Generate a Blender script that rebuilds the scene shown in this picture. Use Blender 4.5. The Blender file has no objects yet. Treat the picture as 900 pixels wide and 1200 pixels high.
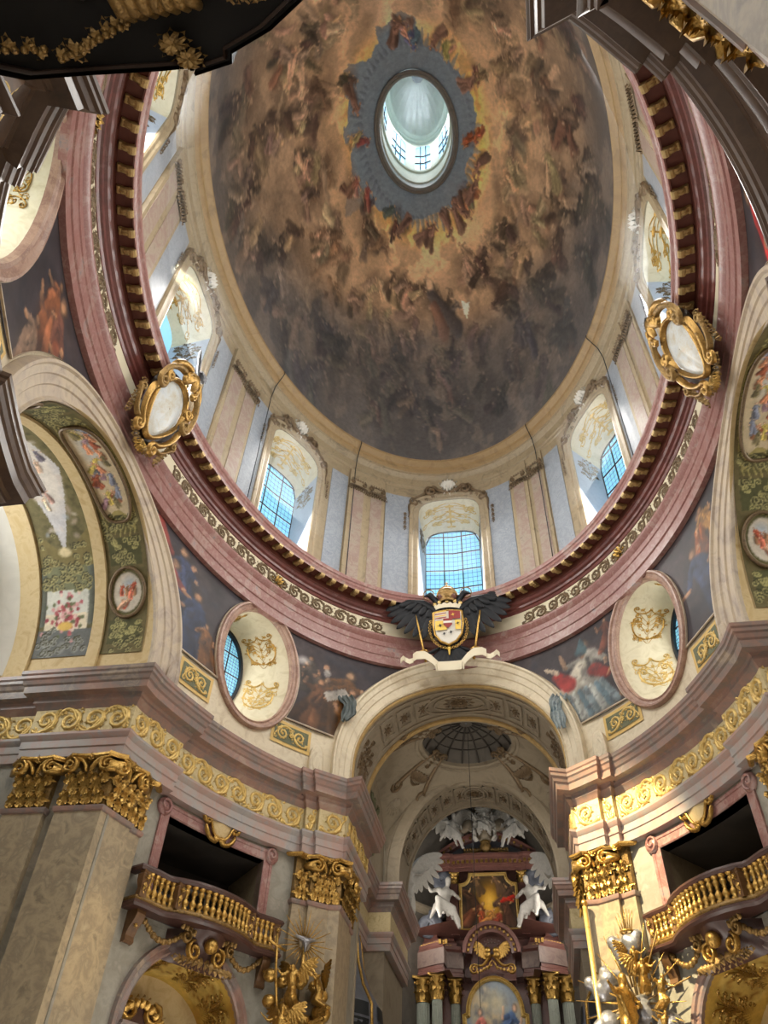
import bpy, bmesh, math, random
import numpy as np
from mathutils import Vector, Matrix
random.seed(7); RNG = np.random.default_rng(7)
C = bpy.context.scene.collection
scene = bpy.context.scene
PI = math.pi
R = math.radians
def sn(d): return math.sin(R(d))
def cs(d): return math.cos(R(d))

# ------------------------------------------------------------------ camera
cam_d = bpy.data.cameras.new('camera'); cam = bpy.data.objects.new('camera', cam_d); C.objects.link(cam)
cam_d.sensor_fit = 'VERTICAL'; cam_d.sensor_height = 24.0; cam_d.lens = 24.0 * 895.585 / 1200.0
cam_d.clip_start = 0.05; cam_d.clip_end = 400
_R = Vector((0.98618438, 0.16183667, 0.03534477)); _U = Vector((0.09189711, -0.71202372, 0.69611575)); _F = Vector((-0.13782337, 0.6832504, 0.717059))
cam.matrix_world = Matrix(((_R.x, _U.x, -_F.x, 1.777), (_R.y, _U.y, -_F.y, -11.866), (_R.z, _U.z, -_F.z, 1.6), (0, 0, 0, 1)))
scene.camera = cam

# ------------------------------------------------------------------ sky and daylight
world = bpy.data.worlds.new('sky'); scene.world = world; world.use_nodes = True
_bg = world.node_tree.nodes['Background']; _bg.inputs[0].default_value = (0.62, 0.82, 1.0, 1); _bg.inputs[1].default_value = 1.2
scene.view_settings.view_transform = 'Standard'; scene.view_settings.look = 'None'
scene.view_settings.exposure = 0.0; scene.view_settings.gamma = 1.0
scene.cycles.max_bounces = 6; scene.cycles.diffuse_bounces = 4; scene.cycles.glossy_bounces = 2
scene.cycles.transparent_max_bounces = 8; scene.cycles.transmission_bounces = 3
scene.cycles.use_denoising = True
scene.cycles.sample_clamp_indirect = 4.0; scene.cycles.caustics_reflective = False; scene.cycles.caustics_refractive = False

def area(name, loc, target, sx, sy, power, col=(1, 1, 1), spread=180):
    d = bpy.data.lights.new(name, 'AREA'); d.shape = 'RECTANGLE'; d.size = sx; d.size_y = sy; d.energy = power; d.color = col
    d.spread = R(spread)
    o = bpy.data.objects.new(name, d); C.objects.link(o); o.location = loc
    o.rotation_euler = (Vector(target) - Vector(loc)).to_track_quat('-Z', 'Y').to_euler(); return o
def spot(name, loc, target, power, angle, blend, col, size=.3):
    d = bpy.data.lights.new(name, 'SPOT'); d.energy = power; d.spot_size = R(angle); d.spot_blend = blend; d.color = col; d.shadow_soft_size = size
    o = bpy.data.objects.new(name, d); C.objects.link(o); o.location = loc
    o.rotation_euler = (Vector(target) - Vector(loc)).to_track_quat('-Z', 'Y').to_euler(); return o

def E(th, off):                     # plan of the oval: th from the altar axis, off = metres inside the 8 x 11.6 oval
    return ((8 - off) * sn(th), (11.6 - off) * cs(th))
def M(th, z, off):
    x, y = E(th, off); return (x, y, z)
def Nin(th):                        # unit inward normal
    v = Vector((sn(th) / 8.0, cs(th) / 11.6)); v.normalize(); return (-v.x, -v.y)
#@L
# daylight entering by the drum windows, the lantern and the side arms; unseen fills added for choir, west end and nave
for _th, _p in ((0, 430), (50.5, 560), (90, 640), (129.5, 580), (180, 560), (-129.5, 620), (-90, 660), (-50.5, 580)):
    _x, _y = E(_th, .43); _i, _j = E(_th, 4)
    area('daylight_drum_window', (_x, _y, 23.3), (_i, _j, 21.5), 2.0, 4.4, _p, (1, .96, .9))
area('daylight_lantern', (0, 0, 44.6), (0, 0, 30), 2.4, 3.6, 260, (.92, .97, 1))
area('lantern_beam', (0, .3, 45.0), (0.1, -6.2, 14), 1.1, 1.6, 22, (.85, .93, 1), 9)
for _sx, _sy in ((1, 1), (-1, 1), (1, -1), (-1, -1)):
    _x, _y = E(52.3, -1.42); _i, _j = E(49, 1)
    area('daylight_oval_window', (_sx * _x, _sy * _y, 15.9), (_sx * _i, _sy * _j, 15.2), .9, 1.6, 60, (1, .97, .92))
for _s in (-1, 1):
    area('daylight_side_arm', (_s * 12.9, 0, 14.6), (0, 0, 12.5), 2.8, 2.8, 210, (1, .97, .92))
    area('choir_fill', (_s * 3.5, 15.8, 13.7), (0, 16.5, 13), 2.2, 1.8, 110, (1, .93, .82))  # added fill in front of the closed lunettes, no window there
    area('apse_fill', (_s * 3.7, 22.4, 12.8), (0, 24.6, 13.2), 1.4, 3.0, 170, (1, .93, .84))  # added fill to brighten the altar; the apse has no window
area('west_fill', (0, -15.6, 13.6), (0, 6, 13.5), 5.5, 4.5, 240, (1, .96, .9))  # unseen fill added behind the camera; the west wall is closed
area('low_west_fill', (0, -15.8, 4), (0, 6, 9), 6, 6, 260, (1, .95, .88))  # second unseen fill, added low at the west end, no doorway built
for _x, _y in ((-2.5, 7), (2.5, 7), (-3.5, .5), (3.5, .5)):  # unseen low fills added to light the dome from below
    _d = bpy.data.lights.new('nave_fill', 'POINT'); _d.energy = 300; _d.color = (1, .94, .86); _d.shadow_soft_size = .5
    _o = bpy.data.objects.new('nave_fill', _d); C.objects.link(_o); _o.location = (_x, _y, 2.2)
# sunbeams slanting down from the drum windows
spot('sunbeam', (-7.2, -2.2, 23.6), (4.3, 9.6, 8.4), 88000, 17, .45, (1, .82, .48), .25)
spot('sunbeam', (7.2, 1.5, 23.6), (-7.2, 4.2, 6.6), 9000, 4.2, .6, (1, .78, .45), .15)

# ------------------------------------------------------------------ materials
def srgb(r, g, b):
    return tuple(((c / 255) / 12.92 if c / 255 <= .04045 else ((c / 255 + .055) / 1.055) ** 2.4) for c in (r, g, b)) + (1,)
MATS = {}
def mat(name, cols, scale=1.0, rough=.5, metal=0.0, bump=0.0, bscale=20, kind='noise', distort=1.0, detail=6, emit=None, spec=.5):
    """cols: list of sRGB stops run through a noise / vein pattern in world space"""
    m = bpy.data.materials.new(name); m.use_nodes = True; nt = m.node_tree; N = nt.nodes; L = nt.links
    b = N['Principled BSDF']; b.inputs['Roughness'].default_value = rough; b.inputs['Metallic'].default_value = metal
    b.inputs['Specular IOR Level'].default_value = spec
    geo = N.new('ShaderNodeNewGeometry')
    if len(cols) == 1:
        b.inputs['Base Color'].default_value = srgb(*cols[0])
    else:
        if kind == 'vein':
            n1 = N.new('ShaderNodeTexNoise'); n1.inputs['Scale'].default_value = scale * 1.1; n1.inputs['Detail'].default_value = detail
            n1.inputs['Distortion'].default_value = distort; L.new(geo.outputs['Position'], n1.inputs['Vector'])
            w = N.new('ShaderNodeTexNoise'); w.inputs['Scale'].default_value = scale * 3.2; w.inputs['Distortion'].default_value = distort * 1.6; w.inputs['Detail'].default_value = 7; w.inputs['Roughness'].default_value = .65
            L.new(geo.outputs['Position'], w.inputs['Vector'])
            mx = N.new('ShaderNodeMath'); mx.operation = 'MULTIPLY_ADD'; mx.inputs[1].default_value = .42; L.new(w.outputs['Fac'], mx.inputs[0])
            m2 = N.new('ShaderNodeMath'); m2.operation = 'MULTIPLY'; m2.inputs[1].default_value = .58; L.new(n1.outputs['Fac'], m2.inputs[0]); L.new(m2.outputs[0], mx.inputs[2])
            src = mx.outputs[0]
        else:
            n1 = N.new('ShaderNodeTexNoise'); n1.inputs['Scale'].default_value = scale; n1.inputs['Detail'].default_value = detail
            n1.inputs['Distortion'].default_value = distort; n1.inputs['Roughness'].default_value = .6; L.new(geo.outputs['Position'], n1.inputs['Vector']); src = n1.outputs['Fac']
        rp = N.new('ShaderNodeValToRGB'); el = rp.color_ramp.elements
        lo, hi = (.3, .7)
        for i, c in enumerate(cols):
            ps = lo + (hi - lo) * i / (len(cols) - 1)
            e = el[i] if i < 2 else el.new(ps)
            e.position = ps; e.color = srgb(*c)
        L.new(src, rp.inputs['Fac']); L.new(rp.outputs['Color'], b.inputs['Base Color'])
    if bump:
        nb = N.new('ShaderNodeTexNoise'); nb.inputs['Scale'].default_value = bscale; nb.inputs['Detail'].default_value = 4; L.new(geo.outputs['Position'], nb.inputs['Vector'])
        bp = N.new('ShaderNodeBump'); bp.inputs['Strength'].default_value = bump; bp.inputs['Distance'].default_value = .05; L.new(nb.outputs['Fac'], bp.inputs['Height']); L.new(bp.outputs['Normal'], b.inputs['Normal'])
    if emit:
        b.inputs['Emission Color'].default_value = srgb(*emit[0]); b.inputs['Emission Strength'].default_value = emit[1]
    MATS[name] = m; return m
def paintmat(name, rough=.6, bump=.15, grain=.25):
    """painted surface: colour attribute 'paint' with brushy grain over it"""
    m = bpy.data.materials.new(name); m.use_nodes = True; nt = m.node_tree; N = nt.nodes; L = nt.links
    b = N['Principled BSDF']; b.inputs['Roughness'].default_value = rough; b.inputs['Specular IOR Level'].default_value = .25
    a = N.new('ShaderNodeAttribute'); a.attribute_name = 'paint'
    geo = N.new('ShaderNodeNewGeometry')
    n = N.new('ShaderNodeTexNoise'); n.inputs['Scale'].default_value = 5; n.inputs['Detail'].default_value = 9; n.inputs['Roughness'].default_value = .7; L.new(geo.outputs['Position'], n.inputs['Vector'])
    mr = N.new('ShaderNodeMapRange'); mr.inputs[1].default_value = .25; mr.inputs[2].default_value = .75; mr.inputs[3].default_value = 1 - grain; mr.inputs[4].default_value = 1 + grain; L.new(n.outputs['Fac'], mr.inputs[0])
    mx = N.new('ShaderNodeVectorMath'); mx.operation = 'SCALE'; L.new(a.outputs['Color'], mx.inputs[0]); L.new(mr.outputs[0], mx.inputs['Scale'])
    L.new(mx.outputs[0], b.inputs['Base Color'])
    MATS[name] = m; return m

mat('pink_marble', [(118, 112, 114), (158, 122, 116), (140, 96, 91), (164, 134, 126), (120, 120, 126)], 1.3, .32, kind='vein', distort=.9)
mat('red_marble', [(86, 46, 42), (118, 66, 60), (98, 54, 50), (134, 96, 90)], 1.1, .32, kind='vein', distort=.8)
mat('rose_cornice', [(164, 146, 130), (150, 118, 106), (122, 112, 108), (172, 154, 134)], 1.0, .35, kind='vein', distort=.7)
mat('deep_red', [(84, 40, 30), (104, 54, 42), (92, 46, 36)], 1.5, .6)
mat('grey_pink_marble', [(134, 134, 140), (158, 152, 148), (168, 138, 128), (146, 148, 152)], .9, .35, kind='vein', distort=.7)
mat('white_marble', [(104, 114, 128), (156, 162, 170), (134, 142, 152), (182, 184, 184)], 1.5, .35, kind='vein', distort=3)
mat('rose_panel', [(150, 138, 124), (144, 120, 112), (158, 146, 130), (120, 104, 98)], 1.3, .4, kind='vein', distort=3)
mat('tan_stone', [(142, 126, 100), (156, 140, 112), (126, 112, 88)], 1.8, .5, distort=1.5)
mat('cream_stone', [(206, 192, 164), (220, 208, 182), (196, 180, 152)], 2.2, .55, bump=.1, bscale=40)
mat('grey_beige_stone', [(168, 152, 132), (188, 172, 148), (176, 160, 142), (150, 136, 122)], 1.6, .55, bump=.1, bscale=30)
mat('ochre_band', [(194, 168, 118), (206, 184, 138), (182, 154, 104)], 2.5, .6)
mat('beige_marble', [(126, 114, 94), (166, 150, 122), (140, 126, 104), (174, 160, 132)], 2.6, .4, distort=.5, detail=10, bump=.06, bscale=15)
mat('grey_wall', [(122, 120, 112), (152, 148, 136), (136, 132, 120), (162, 154, 142)], 1.8, .5, distort=.6, detail=9)
mat('plaster_white', [(206, 202, 192), (218, 214, 204)], 1.5, .7)
mat('cream_plaster', [(204, 194, 164), (216, 208, 182), (194, 184, 152)], 2, .65)
mat('gold', [(122, 90, 38), (196, 158, 86), (158, 120, 58)], 9, .3, .8, bump=.25, bscale=30)
mat('pale_gold', [(190, 158, 86), (214, 184, 114), (170, 136, 70)], 6, .4, .5, bump=.2, bscale=30)
mat('modillion_gold', [(150, 124, 76), (186, 160, 110), (168, 140, 90)], 8, .4, .4)
mat('gold_ground', [(188, 172, 126), (204, 188, 146), (174, 156, 112)], 5, .5, .25, bump=.3, bscale=60)
mat('antique_gold', [(92, 68, 34), (172, 136, 76), (134, 102, 54)], 8, .3, .8, bump=.2, bscale=30)
mat('old_gold', [(84, 64, 36), (146, 116, 66), (114, 88, 48)], 8, .4, .55, bump=.25, bscale=30)
mat('bronze_stucco', [(82, 68, 52), (122, 102, 76), (102, 84, 62)], 7, .45, .35)
mat('west_shade_marble', [(62, 48, 40), (92, 72, 58), (76, 58, 48), (104, 84, 70)], 1.0, .3, kind='vein', distort=.7)  # darker west-bay copy of the entablature marble, shade put into the colour
mat('west_wall', [(104, 96, 86), (122, 114, 102)], 1.4, .5)  # darker west-bay copy of the wall stone, shade put into its tone
mat('silver', [(132, 132, 136), (168, 168, 172)], 6, .35, .7, bump=.2, bscale=14)
mat('statue_white', [(178, 174, 166), (202, 198, 190)], 8, .55)
mat('dark_wood', [(36, 24, 18), (52, 36, 26), (44, 30, 22)], 5, .4)
mat('black_wood', [(9, 7, 6), (15, 12, 10)], 5, .5, spec=.3)
mat('brown_wood', [(88, 62, 38), (112, 80, 48)], 5, .45)
mat('black_feather', [(10, 11, 15), (20, 23, 29)], 9, .5, spec=.3)
mat('iron', [(36, 40, 44)], rough=.5, metal=.4)
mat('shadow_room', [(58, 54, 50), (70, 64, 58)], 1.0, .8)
mat('choir_grey', [(128, 116, 98), (150, 138, 118), (138, 126, 106)], 1.5, .65)
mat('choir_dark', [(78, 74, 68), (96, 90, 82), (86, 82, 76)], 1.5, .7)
mat('altar_red', [(86, 56, 50), (116, 78, 70), (98, 66, 60)], 1.6, .35, kind='vein')
mat('altar_frieze', [(96, 80, 74), (126, 108, 100), (110, 90, 84)], 3, .4)
mat('green_marble', [(130, 138, 128), (158, 164, 152), (144, 152, 140)], 2.5, .35, kind='vein')
mat('slate_blue', [(84, 88, 98), (104, 108, 118)], 3, .4)
mat('floor_stone', [(176, 168, 158), (200, 192, 182)], 1.2, .4)
mat('pane_glass', [(140, 200, 226)], rough=.25, emit=((136, 208, 238), .66))
mat('lantern_glass', [(150, 205, 230)], rough=.3, emit=((140, 206, 240), .8))
mat('lantern_white', [(196, 194, 176), (208, 206, 188)], 2, .6)
mat('ivory', [(224, 214, 186)], rough=.5)
mat('heraldic_red', [(140, 44, 40)], rough=.5)
mat('heraldic_yellow', [(222, 186, 84)], rough=.45, metal=.2)
mat('heraldic_white', [(222, 218, 206)], rough=.5)
mat('heraldic_black', [(28, 26, 28)], rough=.5)
paintmat('fresco'); paintmat('oil_paint', .45, .1, .15)

# ------------------------------------------------------------------ scene-tree helpers
def wloc(o):
    v = Vector((0, 0, 0))
    while o is not None: v += o.location; o = o.parent
    return v
def obj(name, vf, m, parent=None, smooth=True, local=False, paint=None):
    """verts (world space unless local) + faces -> ONE mesh object"""
    v, f = vf
    me = bpy.data.meshes.new(name)
    v = np.asarray(v, float).reshape(-1, 3)
    if not local and parent is not None: v = v - np.array(wloc(parent))
    me.from_pydata(v.tolist(), [], [tuple(q) for q in f])
    if smooth and len(me.polygons):
        me.polygons.foreach_set('use_smooth', [True] * len(me.polygons))
        if smooth == 'auto':
            try: me.set_sharp_from_angle(angle=R(24))
            except Exception: pass
    if isinstance(m, str): m = MATS[m]
    me.materials.append(m)
    if paint is not None:
        ca = me.color_attributes.new('paint', 'FLOAT_COLOR', 'POINT')
        a = np.ones((len(v), 4), np.float32); a[:, :3] = paint; ca.data.foreach_set('color', a.ravel())
    me.update()
    o = bpy.data.objects.new(name, me); C.objects.link(o)
    if parent is not None: o.parent = parent
    return o
def thing(name, label, cat, loc=(0, 0, 0), group=None, rotz=0):
    o = bpy.data.objects.new(name, None); C.objects.link(o); o.location = loc; o.empty_display_size = .2; o.rotation_euler = (0, 0, rotz)
    return tag(o, label, cat, group)
def tag(o, label, cat, group=None):
    o['label'] = label; o['category'] = cat
    if group: o['group'] = group
    return o
def struct(name, label=None):
    o = bpy.data.objects.new(name, None); C.objects.link(o); o['kind'] = 'structure'
    o['label'] = label or name; o['category'] = 'building'
    return o
def copy_tree(o, parent=None):
    c = o.copy(); C.objects.link(c); c.parent = parent
    for ch in list(o.children): copy_tree(ch, c)
    return c

class MB:
    def __init__(s): s.v = []; s.f = []
    def add(s, vf):
        k = len(s.v); v, f = vf; s.v += [tuple(p) for p in v]; s.f += [tuple(i + k for i in q) for q in f]; return s
    def vf(s): return s.v, s.f
def joinvf(*L):
    m = MB()
    for x in L: m.add(x)
    return m.vf()
def flip(vf): return vf[0], [tuple(reversed(q)) for q in vf[1]]
def mx(vf):  # mirror in x
    return [(-p[0], p[1], p[2]) for p in vf[0]], [tuple(reversed(q)) for q in vf[1]]
def side(vf, s): return vf if s > 0 else mx(vf)
def xf(vf, f): return [tuple(f(*p)) for p in vf[0]], vf[1]
def gridvf(rows, cu=False, cv=False):
    """rows: list of equal-length rows of points"""
    nu = len(rows); nv = len(rows[0]); v = [tuple(p) for r in rows for p in r]; f = []
    for i in range(nu if cu else nu - 1):
        a = i * nv; b = ((i + 1) % nu) * nv
        for j in range(nv if cv else nv - 1):
            k = (j + 1) % nv; f.append((a + j, b + j, b + k, a + k))
    return v, f
def boxvf(x0, x1, y0, y1, z0, z1):
    v = [(x, y, z) for x in (x0, x1) for y in (y0, y1) for z in (z0, z1)]
    return v, [(0, 1, 3, 2), (4, 6, 7, 5), (0, 4, 5, 1), (2, 3, 7, 6), (0, 2, 6, 4), (1, 5, 7, 3)]
def bevbox(x0, x1, y0, y1, z0, z1, b=.02):
    """box with a chamfered outline in xz (front view)"""
    pl = [(x0 + b, z0), (x1 - b, z0), (x1, z0 + b), (x1, z1 - b), (x1 - b, z1), (x0 + b, z1), (x0, z1 - b), (x0, z0 + b)]
    v = [(x, y, z) for y in (y0, y1) for x, z in pl]; n = 8
    return v, [tuple(range(n)), tuple(range(2 * n - 1, n - 1, -1))] + [(i, i + n, (i + 1) % n + n, (i + 1) % n) for i in range(n)]
def frames(path):
    P = [Vector(p) for p in path]; n = len(P); out = []; up = Vector((0.123, .217, .97))
    for i in range(n):
        t = (P[min(i + 1, n - 1)] - P[max(i - 1, 0)])
        if t.length < 1e-9: t = Vector((0, 0, 1))
        t.normalize()
        if i == 0:
            u = t.cross(up); 
            if u.length < 1e-3: u = t.cross(Vector((1, 0, 0)))
        else:
            u = out[-1][1] - t * out[-1][1].dot(t)
        u.normalize(); out.append((t, u, t.cross(u)))
    return out
def tubevf(path, rad, k=8, caps=True, closed=False, sq=1.0):
    fr = frames(path); n = len(path)
    if not hasattr(rad, '__len__'): rad = [rad] * n
    rows = [[tuple(Vector(path[i]) + (fr[i][1] * math.cos(2 * PI * j / k) + fr[i][2] * math.sin(2 * PI * j / k) * sq) * rad[i]) for j in range(k)] for i in range(n)]
    v, f = gridvf(rows, closed, True)
    if caps and not closed: f = f + [tuple(range(k)), tuple(range((n - 1) * k + k - 1, (n - 1) * k - 1, -1))]
    return v, f
def lathevf(prof, k=16, c=(0, 0, 0)):
    """prof: list of (r, z)"""
    rows = [[(c[0] + r * math.cos(2 * PI * j / k), c[1] + r * math.sin(2 * PI * j / k), c[2] + z) for j in range(k)] for r, z in prof]
    v, f = gridvf(rows, False, True)
    return v, f + [tuple(range(k - 1, -1, -1)), tuple(range((len(prof) - 1) * k, len(prof) * k))]
def spherevf(c, rx, ry=None, rz=None, k=10, m=7):
    ry = ry or rx; rz = rz or rx
    rows = []
    for i in range(m + 1):
        a = -PI / 2 + PI * i / m; a = max(-PI / 2 + .02, min(PI / 2 - .02, a))
        rows.append([(c[0] + rx * math.cos(a) * math.cos(2 * PI * j / k), c[1] + ry * math.cos(a) * math.sin(2 * PI * j / k), c[2] + rz * math.sin(a)) for j in range(k)])
    v, f = gridvf(rows, False, True)
    return v, f + [tuple(range(k - 1, -1, -1)), tuple(range(m * k, (m + 1) * k))]
def sweepvf(path, prof, closed=False):
    """plan polyline swept with a (off, z) profile; off measured to the LEFT of travel, mitred"""
    n = len(path); rows = []
    for i in range(n):
        P = Vector(path[i])
        a = Vector(path[(i - 1) % n]) if (closed or i > 0) else None; b = Vector(path[(i + 1) % n]) if (closed or i < n - 1) else None
        ns = []
        for s, e in ((a, P), (P, b)):
            if s is None or e is None: continue
            d = (e - s).normalized(); ns.append(Vector((-d.y, d.x)))
        if len(ns) == 2:
            q = 1 + ns[0].dot(ns[1]); v = (ns[0] + ns[1]) / max(q, .25)
        else: v = ns[0]
        rows.append([(P.x + o * v.x, P.y + o * v.y, z) for o, z in prof])
    return gridvf(rows, closed, False)
def oval(prof, t0=-180, t1=180, step=3):
    """sweep of (off, z) profile round the oval"""
    n = max(2, int(round((t1 - t0) / step))); full = (t1 - t0) >= 360
    rows = [[M(t0 + (t1 - t0) * i / n, z, o) for o, z in prof] for i in range(n if full else n + 1)]
    return gridvf(rows, full, False)
def panelvf(loops, mapf, du=None, dv=None):
    """planar outline (first loop) with holes, cut into strips and mapped onto a surface"""
    bm = bmesh.new()
    ed = []
    for lp in loops:
        vs = [bm.verts.new((p[0], p[1], 0)) for p in lp]
        ed += [bm.edges.new((vs[i], vs[(i + 1) % len(vs)])) for i in range(len(vs))]
    bmesh.ops.triangle_fill(bm, edges=ed, use_beauty=True, use_dissolve=False, normal=(0, 0, 1))
    for ax, d in ((0, du), (1, dv)):
        if not d: continue
        lo = min(p[ax] for p in loops[0]); hi = max(p[ax] for p in loops[0])
        no = (1, 0, 0) if ax == 0 else (0, 1, 0); k = lo + d
        while k < hi - 1e-6:
            co = (k, 0, 0) if ax == 0 else (0, k, 0)
            bmesh.ops.bisect_plane(bm, geom=bm.verts[:] + bm.edges[:] + bm.faces[:], plane_co=co, plane_no=no, dist=1e-6); k += d
    bm.verts.index_update()
    v = [tuple(mapf(p.co.x, p.co.y)) for p in bm.verts]; f = [tuple(q.index for q in fc.verts) for fc in bm.faces]
    bm.free(); return v, f
def loftvf(*loops, closed=True): return gridvf([list(l) for l in loops], False, closed)
def lerp(a, b, t): return tuple(x + (y - x) * t for x, y in zip(a, b))
def remesh(vf, voxel, smooth_it=2, ratio=None):
    """union of overlapping closed shapes -> one continuous surface"""
    me = bpy.data.meshes.new('tmp'); me.from_pydata([tuple(p) for p in vf[0]], [], [tuple(q) for q in vf[1]])
    o = bpy.data.objects.new('tmp', me); C.objects.link(o)
    m = o.modifiers.new('r', 'REMESH'); m.mode = 'VOXEL'; m.voxel_size = voxel
    if smooth_it: s = o.modifiers.new('s', 'SMOOTH'); s.iterations = smooth_it; s.factor = .5
    if ratio: d = o.modifiers.new('d', 'DECIMATE'); d.ratio = ratio
    dg = bpy.context.evaluated_depsgraph_get(); ev = o.evaluated_get(dg); m2 = ev.to_mesh()
    v = np.empty(len(m2.vertices) * 3); m2.vertices.foreach_get('co', v); f = [tuple(p.vertices) for p in m2.polygons]
    v = v.reshape(-1, 3).tolist(); ev.to_mesh_clear(); bpy.data.objects.remove(o); bpy.data.meshes.remove(me)
    return v, f
def capsvf(a, b, ra, rb, k=8):
    """tapered capsule"""
    A = Vector(a); B = Vector(b); d = (B - A); L = d.length
    if L < 1e-6: return spherevf(a, ra, k=k, m=6)
    d.normalize(); pts = []; rr = []
    for t in (-1, -.8, -.4, 0): pts.append(A + d * ra * t); rr.append(max(.02 * ra, ra * math.sqrt(max(0, 1 - t * t))))
    for t in (0, .4, .8, 1): pts.append(B + d * rb * t); rr.append(max(.02 * rb, rb * math.sqrt(max(0, 1 - t * t))))
    return tubevf([tuple(p) for p in pts], rr, k)

# ================================================================== SETTING
def my(vf): return [(p[0], -p[1], p[2]) for p in vf[0]], [tuple(reversed(q)) for q in vf[1]]
def quad(vf, sx, sy):
    if sx < 0: vf = mx(vf)
    if sy < 0: vf = my(vf)
    return vf
BAYS = (('southeast', 1, 1), ('northeast', -1, 1), ('northwest', -1, -1), ('southwest', 1, -1))
WALL = {}
for nm, sx, sy in BAYS:
    WALL[nm] = struct('wall_' + nm, 'curved %s wall of the oval nave' % nm)
BAYC, DEG = 50.2, .179               # centre angle of the balcony bay, metres per degree there
def bay(u, z, off=-.06): return M(BAYC + u / DEG, z, off)
NICHE_R, NICHE_Z = 1.66, 5.5
def arch_loop(r, z0, zc, n=24, rz=None):
    rz = rz or r
    return [(r * math.cos(PI * i / n), zc + rz * math.sin(PI * i / n)) for i in range(n + 1)] + [(-r, z0), (r, z0)]
DOOR = [(1.66, 7.56), (1.66, 9.9), (-1.66, 9.9), (-1.66, 7.56)]
for nm, sx, sy in BAYS:
    u0, u1 = ((25.2 if sy > 0 else 28.2) - BAYC) * DEG, (71.6 - BAYC) * DEG
    holes = [[(u, z) for u, z in DOOR], arch_loop(NICHE_R, .02, NICHE_Z)] if sy > 0 else []
    lw = panelvf([[(u0, 0), (u1, 0), (u1, 12.45), (u0, 12.45)]] + holes, lambda u, z: bay(u, z), .45)
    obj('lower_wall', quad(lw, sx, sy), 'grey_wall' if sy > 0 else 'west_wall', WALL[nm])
    # jambs of the side arches and of the altar arch
    jl = [boxvf(7.35, 12.6, 3.72, 4.2, 0, 12.45)]
    jl2 = [boxvf(3.5 if sy > 0 else 3.78, 4.6, 10.4, 13.4, 0, 12.45)]
    obj('side_arch_jamb', quad(joinvf(*jl), sx, sy), 'grey_wall', WALL[nm], smooth=False)
    obj('altar_arch_jamb', quad(joinvf(*jl2), sx, sy), 'grey_wall', WALL[nm], smooth=False)

# ---- arch curves on the upper wall, as (th, z)
UO = -.12
def th_x(x, off=UO): return math.degrees(math.asin(max(-1, min(1, x / (8 - off)))))
def th_y(y, off=UO): return math.degrees(math.acos(max(-1, min(1, y / (11.6 - off)))))
SP = 12.45
def earch(t, w=0.0):                 # t 0..1 foot (x>0) to crown; w 0 inner .. 1 outer edge of the archivolt
    hw = 3.4 + .6 * w; rise = 3.6 + 1.0 * w; zc = 13.45
    if t < .12: return th_x(hw), SP + (zc - SP) * t / .12
    a = PI / 2 * (t - .12) / .88
    return th_x(hw * math.cos(a)), zc + rise * math.sin(a)
def narch(t, w=0.0):
    hw = 3.92 + 1.05 * w; rise = 3.86 + .75 * w; zc = 13.1
    if t < .08: return th_y(hw), SP + (zc - SP) * t / .08
    a = PI / 2 * (t - .08) / .92
    return th_y(hw * math.cos(a)), zc + rise * math.sin(a)
TOPZ = 17.75
OVC = (48.6, 15.68)                  # oval window: centre (th, z)
def oval_loop(du, dz, n=40): return [(OVC[0] + du / .18 * math.cos(2 * PI * i / n), OVC[1] + dz * math.sin(2 * PI * i / n)) for i in range(n)]
NA = 26
up_out = [earch(1 - i / NA) for i in range(NA + 1)]            # crown of altar arch down to its foot
up_out += [(th, SP) for th in np.linspace(up_out[-1][0], narch(0)[0], 16)[1:-1]]
up_out += [narch(i / NA) for i in range(NA + 1)]
up_out += [(90, TOPZ), (0, TOPZ)]
uw = panelvf([up_out, oval_loop(1.42, 1.98)], lambda th, z: M(th, z, UO), 3)
for nm, sx, sy in BAYS:
    obj('upper_wall', quad(uw, sx, sy), 'cream_stone', WALL[nm])

# ---- archivolts: stepped stone bands round the four great arches
PRO = [(0, -.25), (0, .1), (.06, .13), (.1, .08), (.36, .09), (.4, .13), (.62, .14), (.66, .18), (.84, .2), (.9, .26), (.97, .26), (1, .18), (1.0, -.05)]
def archivolt(fn, sgn):
    rows = []
    N = 2 * 34
    for i in range(N + 1):
        t = i / N * 2; q = (t, 1) if t <= 1 else (2 - t, -1)
        row = []
        for w, h in PRO:
            th, z = fn(q[0], w)
            th = sgn(th, q[1]); row.append(M(th, z, UO + h))
        rows.append(row)
    return gridvf(rows)
A_E = archivolt(earch, lambda th, s: th * s)
A_S = archivolt(narch, lambda th, s: th if s > 0 else 180 - th)
ARCH = {}
def archthing(key, vf, label, m):
    ARCH[key] = struct('trim_%d' % (len(ARCH) + 1), label); ARCH[key]['category'] = 'arch'
    obj('archivolt', vf, m, ARCH[key], smooth='auto')
archthing('E', A_E, 'cream stone archivolt of the altar arch under the eagle crest', 'cream_stone')
archthing('S', flip(A_S), 'stepped stone archivolt of the right side arch', 'grey_beige_stone')
archthing('N', flip(mx(flip(A_S))), 'stepped stone archivolt of the left side arch', 'grey_beige_stone')
archthing('W', my(A_E), 'archivolt of the entrance arch behind the camera', 'cream_stone')

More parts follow.
